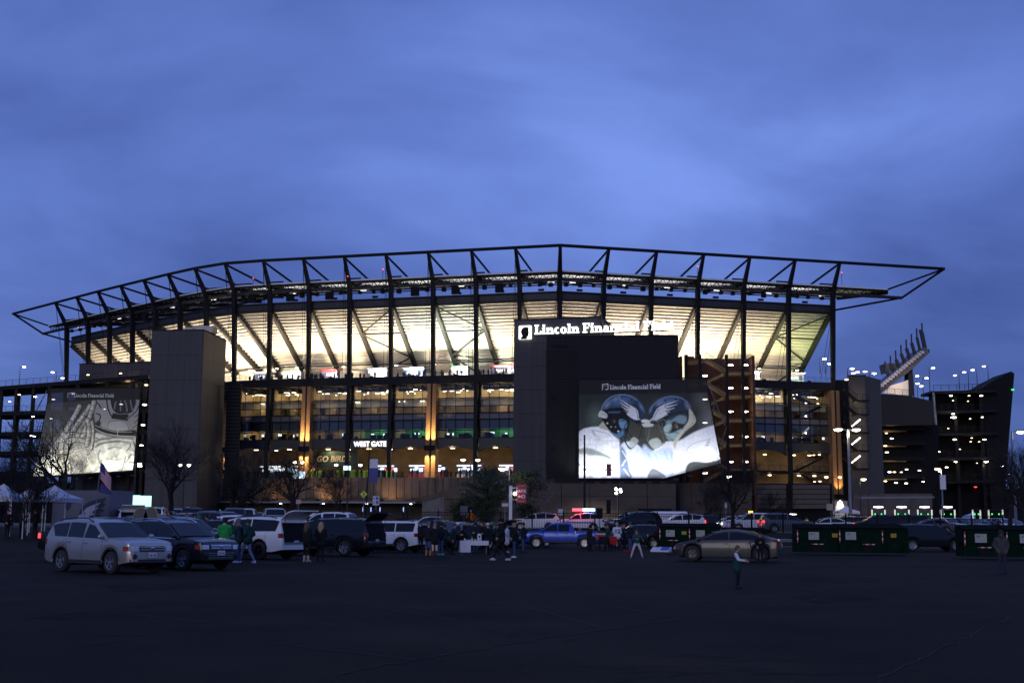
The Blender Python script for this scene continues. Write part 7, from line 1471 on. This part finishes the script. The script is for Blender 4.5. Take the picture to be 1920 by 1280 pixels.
# portable light tower
p = gr(1158, 1000); Y = 204; t_ = at(1158, 918, Y); t_.z -= 1.2; lt_ = empty('light_tower', (gx(1158, Y), Y, 1.2), 0, 'portable light tower with bright lamps below the players banner', 'light tower')
MB().tube([(0, 0, 0), (0, 0, t_.z)], .08, 6).build('mast', GALV, lt_); MB().box((0, 0, .7), (2.2, 1.2, 1.1)).build('generator', pbr('generator_yellow', (.4, .3, .05), .6), lt_)
for x_, z_ in ((-.25, .15), (.45, .05), (-.2, -.5), (.5, -.25)): MB().ball((x_, -.1, t_.z + z_), (.22, .15, .2), 9, 6).build('lamp_head', glow('flood_head', (1, .95, .85), 20), lt_)
lamp('tower_flood', 'SPOT', (0, .1, t_.z), 9000, (1, .86, .62), lt_, .2, target=(-3.5, 12, -3.5), spot=70, blend=.7)
# dark mast with arm and hanging panel in front of the banner
Y = 140; t_ = at(1096, 815, Y); ms_ = empty('signal_mast', (gx(1096, Y), Y, 0), 0, 'dark mast with side arm and hanging red panel before the banner', 'mast'); MB().tube([(0, 0, 0), (0, 0, t_.z)], [.14, .09], 8).build('pole', STEEL, ms_); za = at(1096, 880, Y).z
MB().tube([(0, 0, za), (3.1, 0, za)], .06, 6).build('arm', STEEL, ms_); MB().box((2.65, -.05, za), (.5, .08, 1.3)).build('panel', pbr('maroon_panel', (.14, .02, .035), .6), ms_); MB().ball((0, 0, za), .16, 8, 5).build('collar', STEEL, ms_)
# ------------------------------------------------------------------ PARK sign
Y = 104; b_ = empty('park_sign', (gx(957, Y), Y, 0), 0, 'red PARK arrow D banner on a white post', 'sign'); zt = at(957, 910, Y).z
MB().box((0, 0, zt / 2), (.26, .2, zt)).build('post', WHITEP, b_)
for y_ in (914, 936): z = at(957, y_, Y).z; MB().box((.34, 0, z), (.5, .06, .06)).build('bracket', WHITEP, b_)
z0, z1 = at(957, 942.5, Y).z, at(957, 906.5, Y).z; MB().box((.86, 0, (z0 + z1) / 2), (.80, .05, z1 - z0)).build('banner', pbr('sign_red', (.36, .012, .03), .5), b_)
SW = pbr('sign_lettering_white', (.75, .72, .74), .5)
text('PARK', .34, (.86, -.03, z1 - .58), 0, SW, b_, extr=.004, bold=.006); text('D', .40, (1.02, -.03, z0 + .52), 0, SW, b_, extr=.004, bold=.006)
mb = MB(); za = z0 + .52; mb.prism([(.58, za), (.72, za + .12), (.72, za + .04), (.90, za + .04), (.90, za - .04), (.72, za - .04), (.72, za - .12)], -.034, -.028, lambda u, v, w_: (u, w_, v)); mb.build('arrow', SW, b_)
text('AUTO', .13, (.86, -.03, z1 - .17), 0, SW, b_, extr=.003) if False else MB().box((.86, -.03, z1 - .17), (.5, .006, .06)).build('small_line', pbr('sign_pink', (.5, .12, .14), .5), b_); MB().box((.86, -.03, z0 + .14), (.5, .006, .09)).build('small_line', pbr('sign_pink', (.5, .12, .14), .5), b_)
MB().ball((.34, -.1, at(960, 925, Y).z), .14, 10, 6).build('globe_lamp', L_WHITE, b_)
# small street signs
def panel_sign(name, label, px, py, wpx, hpx, Y, mat, deco=None, rot=0):
    p = at(px, py, Y); e_ = empty(name, (p.x, Y, 0), 0, label, 'sign'); w_, h_ = wpx / F * Y, hpx / F * Y; MB().tube([(0, .06, 0), (0, .06, p.z + h_ / 2)], .04, 6).build('post', GALV, e_); o = MB().box((0, 0, 0), (w_, .03, h_)).build('panel', mat, e_); o.location = (0, 0, p.z); o.rotation_euler = (0, R(rot), 0); return e_, p.z, w_, h_
e_, z, w_, h_ = panel_sign('crossing_sign', 'yellow-green diamond pedestrian crossing sign', 682, 926, 9.5, 9.5, 112, pbr('sign_yellow_green', (.45, .62, .02), .5), rot=45)
mb = MB(); mb.ball((0, -.03, z + .13), (.04, .01, .04), 8, 5); mb.bar((0, -.03, z + .09), (.0, -.03, z - .03), .06, .02, (0, 1, 0)); mb.bar((0, -.03, z - .03), (.06, -.03, z - .18), .03, .02, (0, 1, 0)); mb.bar((0, -.03, z - .03), (-.06, -.03, z - .18), .03, .02, (0, 1, 0)); mb.bar((0, -.03, z + .07), (.1, -.03, z), .025, .02, (0, 1, 0)); mb.build('walker_symbol', BLACK, e_)
e_, z, w_, h_ = panel_sign('route_sign', 'pale route marker sign with two blue shields', 705, 938, 12, 17, 112, pbr('sign_pale', (.45, .45, .52), .5)); SB = pbr('shield_blue', (.03, .05, .22), .5)
for s in (1, -1):
    mb = MB(); cz_ = z + s * h_ * .22; mb.prism([(.0, cz_ + .15), (.2, cz_ + .15), (.22, cz_), (.1, cz_ - .16), (-.02, cz_)], -.024, -.018, lambda u, v, w__: (u, w__, v)); mb.build('shield', SB, e_); MB().box((-.16, -.022, cz_), (.08, .006, .14)).build('direction_mark', SB, e_)
panel_sign('small_sign', 'small pale sign low before the dark street wall', 560, 940, 9, 8, 112, pbr('sign_tan', (.35, .24, .2), .5))
panel_sign('no_turn_sign', 'small white sign on a thin post right of the banner', 1361, 947, 4, 9, 118, WHITEP)
panel_sign('blue_lot_sign', 'dark blue lot sign left of the pines', 870, 957, 14, 18, 112, pbr('sign_navy', (.02, .03, .07), .5)); panel_sign('blue_lot_sign', 'dark blue panel sign behind the white street SUV', 1002, 955, 18, 14, 128, pbr('sign_navy', (.02, .03, .07), .5))
panel_sign('info_sign', 'dark information board left of the dark SUV in the street', 1124, 962, 12, 20, 118, BLACK); panel_sign('info_sign', 'tall dark information board with pale strip by the light tower', 1141, 950, 8, 26, 118, BLACK)
panel_sign('arrow_sign', 'white arrow panel left of the white PARK post', 947, 946, 12, 6, 106, pbr('sign_pale', (.45, .45, .52), .5))
panel_sign('stripe_sign', 'small striped white panel between PARK sign and police car', 1051, 960, 9, 12, 120, pbr('sign_pale', (.45, .45, .52), .5))
panel_sign('gate_notice', 'square pale notice board below the lit pier plinth', 1558, 950, 16, 12, 200, pbr('sign_tan', (.35, .24, .2), .5))
# pole banner white over blue
Y = 150; t_ = at(694, 862, Y); e_ = empty('pole_banner', (gx(684, Y), Y, .12), 0, 'white and blue pole banner in front of WEST GATE', 'banner'); MB().tube([(0, 0, 0), (.35, 0, t_.z + 1.2)], [.1, .06], 7).build('pole', STEEL, e_)
mb = MB(); zt, zb = t_.z, at(694, 907, Y).z
for k in range(8):
    a, b = zt + (zb - zt) * k / 8, zt + (zb - zt) * (k + 1) / 8; mb.quad((.42, .03 * math.sin(k), a), (1.35, -.05, a), (1.4, -.05, b), (.40, .03 * math.sin(k + 1), b), 0 if k < 3 else 1)
mb.build('cloth', [pbr('banner_white', (.6, .6, .62), .8), pbr('banner_blue', (.06, .08, .22), .8)], e_); MB().tube([(.3, 0, zt + .05), (1.4, -.04, zt + .05)], .03, 5).build('arm', STEEL, e_)
Y = 198; t_ = at(1768, 905, Y); e_ = empty('pole_banner', (t_.x, Y, .12), 0, 'pale pole banner below the lamp at the end ramp building', 'banner'); MB().box((0, 0, t_.z), (.9, .04, 2.2)).build('cloth', pbr('banner_white', (.6, .6, .62), .8), e_); MB().tube([(-.5, .1, 0), (-.5, .1, t_.z + 1.2)], .06, 6).build('pole', STEEL, e_)
# bollards with blue-white light strips
for k, px in enumerate((680, 695, 712, 756)):
    Y = 118; e_ = empty('light_bollard', (gx(px, Y), Y, 1.1), 0, ['first blue-lit bollard below the crossing sign', 'second blue-lit bollard right of the crossing sign', 'third blue-lit bollard under the route sign', 'blue-lit bollard apart from the others at right'][k], 'bollard', 'blue lit bollards'); z0, z1 = at(px, 960, Y).z - 1.1, at(px, 950, Y).z - 1.1
    MB().tube([(0, 0, 0), (0, 0, z1 + .1)], .09, 7).build('post', STEEL, e_); MB().box((0, -.08, (z0 + z1) / 2), (.08, .06, (z1 - z0) * .9)).build('light_strip', glow('bollard_glow', (.35, .5, 1), 1.6), e_)
# ------------------------------------------------------------------ fence and guardrail
def fence(label, x0, x1, Y0, Y1, h=1.65):
    e_ = empty('picket_fence', (x0, Y0, 1.08), math.atan2(Y1 - Y0, x1 - x0), label, 'fence'); L_ = math.hypot(x1 - x0, Y1 - Y0); n = max(1, round(L_ / 2.6)); pl = L_ / n
    def pan():
        mb = MB(); k = int(pl / .14)
        for q in range(k): mb.bar(((q + .5) * pl / k, 0, .12), ((q + .5) * pl / k, 0, h), .028, .028, (0, 1, 0))
        for z in (.25, h - .3, h - .1): mb.bar((0, 0, z), (pl, 0, z), .035, .05)
        return mb.mesh('fence_panel', BLACK, fix=False)
    me = pan(); po = MB().box((0, 0, h / 2 + .05), (.09, .09, h + .1)).mesh('post', BLACK)
    for k in range(n): tag(put('picket_panel', me, (k * pl, 0, 0), 0, e_), kind='stuff')
    for k in range(n + 1): put('post', po, (k * pl, 0, 0), 0, e_)
fence('black picket fence running along the street behind the lot', gx(640, 108), gx(1930, 104), 110, 109.5)
fence('black picket fence at left behind the bare trees', gx(285, 117), gx(630, 117), 117, 117, 1.5)
gl = empty('guardrail', (gx(1130, 99), 99, 0), math.atan2(-4, 30), 'galvanised steel guardrail between the dumpsters', 'guardrail'); mb = MB(); Lg = 31.5
pf = [(.0, .48), (-.05, .54), (.0, .60), (-.05, .66), (.0, .74)]
for (y0, z0), (y1, z1) in zip(pf, pf[1:]): mb.hexa([(0, y0, z0), (Lg, y0, z0), (Lg, y0 + .01, z0), (0, y0 + .01, z0), (0, y1, z1), (Lg, y1, z1), (Lg, y1 + .01, z1), (0, y1 + .01, z1)])
mb.build('rail', GALV, gl)
for k in range(14): MB().box((1 + k * 2.3, .1, .38), (.12, .14, .76)).build('post', GALV, gl)
o = MB().box((gx(1600, 101), 101.5, .07), (70, .3, .14)).build('street_kerb', KERBM); tag(o, kind='structure')
# ------------------------------------------------------------------ dumpsters
DGRN = pbr('dumpster_green', (.004, .016, .010), .92, .0, .35, 2, .3, 6, spec=.05); LIDM = pbr('dumpster_lid', (.006, .008, .007), .95, 0, .2, 4, spec=.02)
def dumpster(label, px0, px1, py_b, hd, h=1.75, dp=1.6, sign=.35, stripes=(0.02, .95), flip=False):
    g0, g1 = gr(px0, py_b), gr(px1, py_b); L_ = (g1 - g0).length; e_ = empty('dumpster', (g0.x, g0.y, .006), R(hd), label, 'dumpster', 'green dumpsters')
    mb = MB(); mb.hexa([(.0, .0, .14), (L_, .0, .14), (L_, dp, .14), (0, dp, .14), (0, 0, h * .86), (L_, 0, h * .86), (L_, dp, h), (0, dp, h)]); mb.build('bin', DGRN, e_)
    for k in range(5): mb = MB(); mb.box((L_ * (k + .5) / 5, -.035, h * .47), (.07, .06, h * .62)); mb.build('rib', DGRN, e_)
    for z in (.18, h * .83): MB().box((L_ / 2, -.045, z), (L_ + .06, .09, .08)).build('rim', DGRN, e_)
    for s in (.25, .75): mb = MB(); mb.hexa([(L_ * (s - .245), -.05, h * .88), (L_ * (s + .245), -.05, h * .88), (L_ * (s + .245), dp, h * 1.02), (L_ * (s - .245), dp, h * 1.02), (L_ * (s - .245), -.05, h * .91), (L_ * (s + .245), -.05, h * .91), (L_ * (s + .245), dp, h * 1.05), (L_ * (s - .245), dp, h * 1.05)]); mb.build('lid', LIDM, e_)
    for s in (-.06, L_ + .06): MB().box((s, dp * .45, h * .55), (.1, .9, .16)).build('fork_pocket', DGRN, e_)
    MB().box((L_ * .42, -.055, .42), (.55, .03, .42)).build('drain_patch', BLACK, e_)
    sgx = L_ * sign; pl_ = MB().box((sgx, -.082, h * .64), (.62, .02, .46)).build('sign_plate', pbr('bin_sign_white', (.33, .34, .34), .5), e_)
    text('W', .18, (sgx - .13, -.096, h * .69), 0, pbr('bin_green', (.02, .22, .08), .5), pl_, 'emblem', .003, .008, 0, 1.2); text('M', .18, (sgx + .10, -.096, h * .69), 0, pbr('bin_gold', (.55, .35, .02), .5), pl_, 'emblem', .003, .008, 0, 1.2); MB().box((sgx, -.094, h * .57), (.42, .004, .03)).build('small_print', pbr('bin_print', (.2, .2, .22), .5), pl_)
    MB().box((L_ * .78, -.08, h * .66), (.34, .02, .24)).build('notice', pbr('bin_notice_gold', (.38, .22, .02), .6), e_)
    for s in stripes:
        mb = MB()
        for k in range(5): mb.box((L_ * s, -.085, h * .45 + k * .15), (.06, .02, .15), 0, k % 2)
        mb.build('reflective_strip', [pbr('reflex_red', (.45, .02, .02), .4), pbr('reflex_white', (.6, .6, .6), .4)], e_)
    mb = MB()
    for k in range(4): mb.box((L_ * .42 - .28 + k * .18, -.082, h * .36), (.18, .02, .045), 0, k % 2)
    mb.build('reflective_strip', [pbr('reflex_red', (.45, .02, .02), .4), pbr('reflex_white', (.6, .6, .6), .4)], e_)
dumpster('green dumpster left of the pair behind the grey sedan', 1236, 1288, 1029, -2); dumpster('green dumpster directly behind the grey sedan bonnet', 1291, 1346, 1029, -2)
dumpster('low dark dumpster behind the grey sedan roof', 1351, 1425, 1026, -2, 1.5, stripes=())
dumpster('green dumpster left of the pair right of the grey sedan', 1494, 1573, 1039, -3); dumpster('wide green dumpster beside the guardrail, right of its pair', 1575, 1684, 1040, -3, 1.78, 2.2, .16, (.0, .62))
dumpster('green dumpster at the right edge behind the hooded man', 1808, 1884, 1048, -4); dumpster('green dumpster cropped by the right edge', 1887, 1975, 1049, -4, stripes=(.02,))
dumpster('long green open-top dumpster behind the blue pickup', 1098, 1232, 1016, 1, 1.9, 2.3, .9, ())
dumpster('dark dumpster behind the blue pickup cab', 1018, 1092, 1015, 1, 1.95, 2.2, .2, ())
# ------------------------------------------------------------------ tailgate party things
g_ = gr(862, 1040); tb_ = empty('folding_table', (g_.x, g_.y + .35, .006), R(4), 'folding table under a white cloth at the tailgate party', 'table'); Lx = 1.55
MB().box((Lx / 2, 0, .735), (Lx, .75, .04)).build('tabletop', WHITEP, tb_)
for x_ in (.12, Lx - .12):
    for y_ in (-.3, .3): MB().tube([(x_, y_, 0), (x_, y_, .72)], .018, 6).build('leg', GALV, tb_)
mb = MB(); n = 24
def cl(x, y):
    drop = .62 if x < .55 else .24; return drop
for i in range(n):
    x0, x1 = Lx * i / n - .02, Lx * (i + 1) / n - .02 + .001; d0 = cl(x0, 0); w0, w1 = .02 * math.sin(i * 1.7), .02 * math.sin((i + 1) * 1.7)
    mb.quad((x0, -.39, .762), (x1, -.39, .762), (x1, .39, .762), (x0, .39, .762)); mb.quad((x0, -.395 + w0, .762 - d0), (x1, -.395 + w1, .762 - d0), (x1, -.39, .762), (x0, -.39, .762))
for i in range(8): y0, y1 = -.39 + .78 * i / 8, -.39 + .78 * (i + 1) / 8; mb.quad((-.02, y0, .762), (-.02, y1, .762), (-.05 + .02 * math.sin(i), y1, .16), (-.05, y0, .16)); mb.quad((Lx, y0, .762), (Lx, y1, .762), (Lx + .04, y1, .42), (Lx + .05, y0, .42))
tc_ = mb.build('tablecloth', pbr('white_cloth', (.62, .60, .66), .9, 0, .05, 4), fix=False); tc_.location = tb_.location + Vector((0, 0, 0)); tc_.rotation_euler = tb_.rotation_euler; tag(tc_, 'white tablecloth hanging low on one side of the party table', 'tablecloth')
for k, (x_, kd, lab) in enumerate(((.25, 'cup', 'pale cup at the left end of the party table'), (.5, 'tray', 'pale green tray in the middle of the party table'), (.82, 'bowl', 'small bowl of snacks on the party table'), (1.05, 'jug', 'tall white drink dispenser on the party table'), (.65, 'cup', 'small cup beside the green tray on the party table'))):
    e_ = empty(kd if kd != 'jug' else 'drink_dispenser', tb_.location + Vector((x_, 0, .765)), 0, lab, kd if kd != 'jug' else 'dispenser'); mb = MB()
    if kd == 'cup': mb.lathe([(0, 0), (.035, 0), (.045, .12), (.04, .12), (.032, .01)], n=10); mb.build('cup_wall', WHITEP, e_)
    elif kd == 'tray': mb.lathe([(0, 0), (.18, 0), (.22, .05), (.21, .05), (.17, .01), (0, .01)], n=14); mb.build('dish', pbr('mint', (.35, .6, .5), .5), e_)
    elif kd == 'bowl': mb.lathe([(0, 0), (.06, 0), (.11, .08), (.10, .08), (.05, .015)], n=12); mb.build('dish', pbr('bowl_gold', (.5, .4, .15), .5), e_); MB().ball((0, 0, .06), (.08, .08, .04), 8, 5).build('snacks', pbr('snack', (.4, .25, .08), .8), e_)
    else: mb.lathe([(0, 0), (.11, 0), (.12, .05), (.12, .34), (.08, .38), (0, .38)], n=14); mb.build('tank', WHITEP, e_); MB().box((0, -.14, .07), (.04, .08, .04)).build('tap', BLACK, e_); MB().box((0, -.123, .22), (.08, .005, .12)).build('label_patch', NAVYC, e_)
def folding_chair(label, px, py, hd, col):
    g_ = gr(px, py); e_ = empty('folding_chair', (g_.x, g_.y, .006), R(hd), label, 'chair', 'camp chairs by the blue pickup'); cm = cloth(col); MB().box((0, 0, .43), (.46, .46, .025)).build('seat', cm, e_); M_ = Matrix.Rotation(R(-14), 3, 'Y'); mb = MB(); mb.box((-.27, 0, .70), (.025, .5, .5), 0, 0, M_); mb.build('backrest', cm, e_)
    for sx_ in (-1, 1):
        for sy_ in (-1, 1): MB().tube([(sx_ * .24, sy_ * .26, 0), (-sx_ * .2, sy_ * .26, .44)], .013, 5).build('leg', STEEL, e_)
    for sy_ in (-1, 1): MB().tube([(-.24, sy_ * .26, .42), (-.34, sy_ * .26, .95)], .013, 5).build('back_post', STEEL, e_); MB().box((0, sy_ * .27, .62), (.42, .05, .02)).build('armrest', cm, e_)
folding_chair('red camp chair in front of the black SUV', 1153, 1033, -70, (.35, .02, .015)); folding_chair('dark camp chair right of the blue pickup wheel', 1108, 1034, -95, BLKC); folding_chair('dark camp chair under the red cooler', 1133, 1033, -80, BLKC)
g_ = gr(1128, 1031); st_ = empty('cooler_stand', (g_.x, g_.y + .5, .006), 0, 'small folding stand carrying the red cooler', 'stand')
for sx_ in (-1, 1):
    for sy_ in (-1, 1): MB().tube([(sx_ * .33, sy_ * .2, 0), (sx_ * .33, sy_ * .2, .66)], .015, 5).build('leg', STEEL, st_)
MB().box((0, 0, .675), (.76, .46, .03)).build('shelf', STEEL, st_)
ck = empty('cooler', st_.location + Vector((0, 0, .695)), 0, 'red cooler box with white lid on a stand', 'cooler'); MB().hexa([(-.30, -.18, 0), (.30, -.18, 0), (.30, .18, 0), (-.30, .18, 0), (-.33, -.2, .34), (.33, -.2, .34), (.33, .2, .34), (-.33, .2, .34)]).build('box', pbr('cooler_red', (.42, .02, .02), .45), ck); MB().box((0, 0, .375), (.68, .42, .07)).build('lid', WHITEP, ck); MB().tube([(-.35, 0, .2), (-.38, -.15, .1), (-.35, -.16, .25)], .012, 5).build('handle', WHITEP, ck)
g_ = gr(1240, 1034); cb = empty('cornhole_board', (g_.x, g_.y, .006), R(-20), 'white and blue beanbag game board lying on the asphalt', 'game board'); mb = MB(); mb.hexa([(-.6, -.5, 0), (.6, -.5, 0), (.6, .3, .0), (-.6, .3, .0), (-.6, -.5, .09), (.6, -.5, .09), (.6, .3, .3), (-.6, .3, .3)]); mb.build('board', WHITEP, cb); mb = MB(); mb.hexa([(0, -.45, .102), (.55, -.45, .102), (.55, .25, .292), (0, .25, .292), (0, -.45, .106), (.55, -.45, .106), (.55, .25, .296), (0, .25, .296)]); mb.build('blue_half', pbr('board_blue', (.04, .06, .3), .6), cb); MB().lathe([(0, .006), (.09, .006), (.09, 0)], (-.25, .12, .265), 12).build('hole', BLACK, cb)
for k, (px, py, lab) in enumerate(((1257, 1040, 'flat black mat on the asphalt before the beanbag board'), (1178, 1037, 'dark red bag lying on the asphalt near the white jersey'))):
    g_ = gr(px, py); o = MB().hexa([(-.35, -.3, 0), (.35, -.3, 0), (.3, .3, 0), (-.3, .3, 0), (-.3, -.22, .07 + .1 * k), (.28, -.22, .06 + .1 * k), (.24, .22, .08 + .1 * k), (-.24, .22, .08 + .1 * k)]).build('ground_mat' if k == 0 else 'kit_bag', [BLACK, cloth((.12, .01, .015))][k]); o.location = (g_.x, g_.y, .006); tag(o, lab, 'mat' if k == 0 else 'bag')
for k, (px, wd) in enumerate(((263, .62), (282, .62))):
    Y = 50; zt = at(px, 950, Y).z; o = empty('standing_board', (gx(px, Y), Y, .006), 0, ['grey round-topped board with yellow rim, left of the two', 'grey round-topped board with yellow rim, right of the two'][k], 'board', 'standing boards'); pol = [(-wd / 2, 0), (wd / 2, 0)] + [(wd / 2 * math.cos(R(a)) ** .8 if math.cos(R(a)) > 0 else -wd / 2 * abs(math.cos(R(a))) ** .8, zt - .55 + .55 * math.sin(R(a))) for a in range(0, 181, 15)]
    MB().prism(pol, -.02, .02, lambda u, v, w_: (u, w_, v)).build('rim', pbr('board_yellow', (.30, .24, .05), .6), o); MB().prism([(u * .92, v * .985) for u, v in pol], -.026, -.022, lambda u, v, w_: (u, w_, v)).build('face', pbr('board_grey', (.07, .07, .075), .6), o)
# traffic barrel
g_ = (gx(1370, 134), 134); e_ = empty('traffic_barrel', (*g_, .01), 0, 'orange and white traffic barrel beside the bare street tree', 'barrel'); OR = pbr('barrel_orange', (.7, .14, .02), .5)
MB().lathe([(.34, 0), (.3, .1), (.28, 1.05), (.2, 1.1), (0, 1.1)], n=14).build('drum', OR, e_)
for z in (.45, .75): MB().lathe([(.305, z), (.30, z + .14)], n=14).build('white_band', WHITEP, e_)
# ------------------------------------------------------------------ tents, trailer, screens, flag at left
TENTM = pbr('tent_canvas', (.50, .48, .50), .8, 0, .05, 1)
def tent(label, px0, px1, py_top, py_eave, Y, dp=3.0):
    a, b = at(px0, py_eave, Y), at(px1, py_eave, Y); L_ = b.x - a.x; ze = a.z; zt = at((px0 + px1) / 2, py_top, Y + dp / 2).z; e_ = empty('canopy_tent', (a.x, Y, 0), 0, label, 'tent', 'white canopy tents'); mb = MB(); tp = (L_ / 2, dp / 2, zt); c = [(0, 0, ze), (L_, 0, ze), (L_, dp, ze), (0, dp, ze)]
    for i in range(4):
        p, q = Vector(c[i]), Vector(c[(i + 1) % 4]); m1, m2 = p.lerp(Vector(tp), .5) - Vector((0, 0, .12)), q.lerp(Vector(tp), .5) - Vector((0, 0, .12)); mb.quad(p, q, m2, m1); mb.add([m1, m2, tp], [(0, 1, 2)])
    mb.build('roof', TENTM, e_, True, fix=False); mb = MB()
    for i in range(4): p, q = Vector(c[i]), Vector(c[(i + 1) % 4]); d = Vector((0, 0, -.28)); mb.quad(p, q, q + d, p + d)
    mb.build('valance', TENTM, e_, fix=False)
    for p in c: MB().tube([(p[0], p[1], 0), p], .03, 6).build('leg', WHITEP, e_)
tent('white peaked canopy tent cropped by the left edge', -45, 22, 906, 931, 82); tent('white canopy tent with low peak, middle of the left tents', 20, 58, 914, 932, 90); tent('white peaked canopy tent beside the dull trailer', 46, 123, 909, 932, 79, 3.2); tent('pale canopy tent at the foot of the twin lamp post', 1574, 1612, 948, 958, 160)
TRM = pbr('trailer_grey', (.12, .115, .13), .5, .1, .08, 1)
a, b = at(100, 919, 88), at(215, 919, 86); Lq = b.x - a.x; zt = a.z; tr_ = empty('event_trailer', (a.x, 88, 0), math.atan2(-2, Lq), 'grey event trailer printed with a dark eagle head emblem', 'trailer')
MB().box((Lq / 2, 1.2, (zt + .6) / 2), (Lq, 2.4, zt - .6)).build('box', TRM, tr_)
for x_ in (.8, Lq - .8): MB().lathe([(.2, -.1), (.38, -.1), (.4, 0), (.38, .1), (.2, .1)], (x_, .1, .4), 14, 'Y').build('wheel', RUBBER, tr_)
EM = pbr('emblem_dark', (.03, .03, .045), .5); EMW = pbr('emblem_light', (.36, .36, .42), .5); ex0 = Lq * .46; ew = Lq * .50
def em(pts, mt, d, nm): mb = MB(); mb.prism([(ex0 + x * ew, .75 + y * (zt - 1.0)) for x, y in pts], -d, -d + .006, lambda u, v, w_: (u, w_, v)); mb.build(nm, mt, tr_)
em(EAG, EM, .012, 'emblem'); em([(.12, .5), (.3, .66), (.55, .74), (.8, .8), (.62, .68), (.72, .66), (.5, .56), (.62, .5), (.40, .46), (.5, .36), (.28, .42)], EMW, .022, 'emblem_feathers'); em([(.0, .42), (.08, .5), (.2, .46), (.24, .36), (.1, .32), (.02, .28)], EMW, .024, 'emblem_beak'); em([(.2, .52), (.28, .56), (.27, .50)], EM, .032, 'emblem_eye')
mb = MB(); mb.prism([(Lq * .28 + u, zt - .9 + v) for u, v in ((-.28, .42), (.28, .42), (.28, -.15), (0, -.5), (-.28, -.15))], -.012, -.006, lambda u, v, w_: (u, w_, v)); mb.build('shield', EM, tr_)
sb = empty('screen_wall', (gx(216, 100), 100, 0), 0, 'row of glowing teal-white screens with a red panel', 'screen'); W1 = lambda px: gx(px, 100) - gx(216, 100)
for px0, px1, y0, y1, mt, nm in ((216, 220, 930, 944, L_TEAL, 'screen'), (221, 232, 925, 940, pbr('red_panel', (.25, .01, .02), .5), 'red_panel'), (233, 259.5, 928, 947, L_TEAL, 'screen'), (261, 280.5, 929, 949, L_TEAL, 'screen')):
    z0, z1 = at(px0, y1, 100).z, at(px0, y0, 100).z; MB().box(((W1(px0) + W1(px1)) / 2, 0, (z0 + z1) / 2), (W1(px1) - W1(px0), .3, z1 - z0)).build(nm, mt, sb)
for px in (217, 233, 260, 280): MB().box((W1(px), .2, 1.2), (.1, .1, 2.4)).build('leg', STEEL, sb)
lamp('screen_light', 'AREA', (W1(248), -.4, 2.9), 60, (.5, 1, .95), sb, 2.0, target=(W1(248), -6, 1.5))
# flag on a leaning pole
Y = 70; fb = gr(172, 1006); t_ = at(190, 862, Y); fl = empty('flag_pole', (gx(172, Y), Y, .006), 0, 'striped American flag on a leaning pole above the trailer', 'flag'); tx, tz = t_.x - gx(172, Y), t_.z; MB().tube([(0, 0, 0), (tx, 0, tz)], [.03, .02], 6).build('pole', GALV, fl)
STR = [pbr('flag_red', (.35, .03, .05), .8), pbr('flag_white', (.5, .48, .52), .8), pbr('flag_blue', (.03, .04, .16), .8)]; mb = MB(); nx, nr = 12, 13
def fpt(u, v): return Vector((tx - .03 * v * 1.0 - .02 + u * .62 + v * .02, .08 * math.sin(u * 6 + v), tz - .1 - .95 * v * (1 - .15 * u) - u * .72 - u * u * .1))
for j in range(nr):
    for i in range(nx): mb.quad(fpt(i / nx, j / nr), fpt((i + 1) / nx, j / nr), fpt((i + 1) / nx, (j + 1) / nr), fpt(i / nx, (j + 1) / nr), 2 if (i < 5 and j < 7) else (j % 2))
mb.build('cloth', STR, fl, fix=False); mb = MB(); mb.quad((tx + .05, .05, tz - 1.25), (tx + .5, 0, tz - 1.55), (tx + .75, .03, tz - 1.95), (tx - .05, .05, tz - 1.75)); mb.build('second_flag', STR[2], fl)
# small white-roofed booth behind the white SUV
e_ = empty('shuttle_roof', (gx(568, 100), 100, 0), 0, 'white-roofed shuttle cart behind the large white SUV', 'cart'); MB().hexa([(-1.2, -.7, 2.15), (1.2, -.7, 2.15), (1.2, .7, 2.15), (-1.2, .7, 2.15), (-1.05, -.6, 2.4), (1.05, -.6, 2.4), (1.05, .6, 2.4), (-1.05, .6, 2.4)]).build('roof', WHITEP, e_)
for sx_ in (-1, 1):
    for sy_ in (-1, 1): MB().tube([(sx_ * 1.0, sy_ * .6, .8), (sx_ * 1.0, sy_ * .6, 2.16)], .03, 5).build('post', STEEL, e_); MB().lathe([(.1, -.08), (.25, -.08), (.27, 0), (.25, .08), (.1, .08)], (sx_ * .9, sy_ * .65, .27), 12, 'Y').build('wheel', RUBBER, e_)
MB().box((0, 0, .6), (2.3, 1.2, .5)).build('body', KI[1], e_); MB().box((0, .1, 1.0), (1.2, 1.1, .35)).build('seat', BLACK, e_)

bpy.data.scenes.remove(TMP)
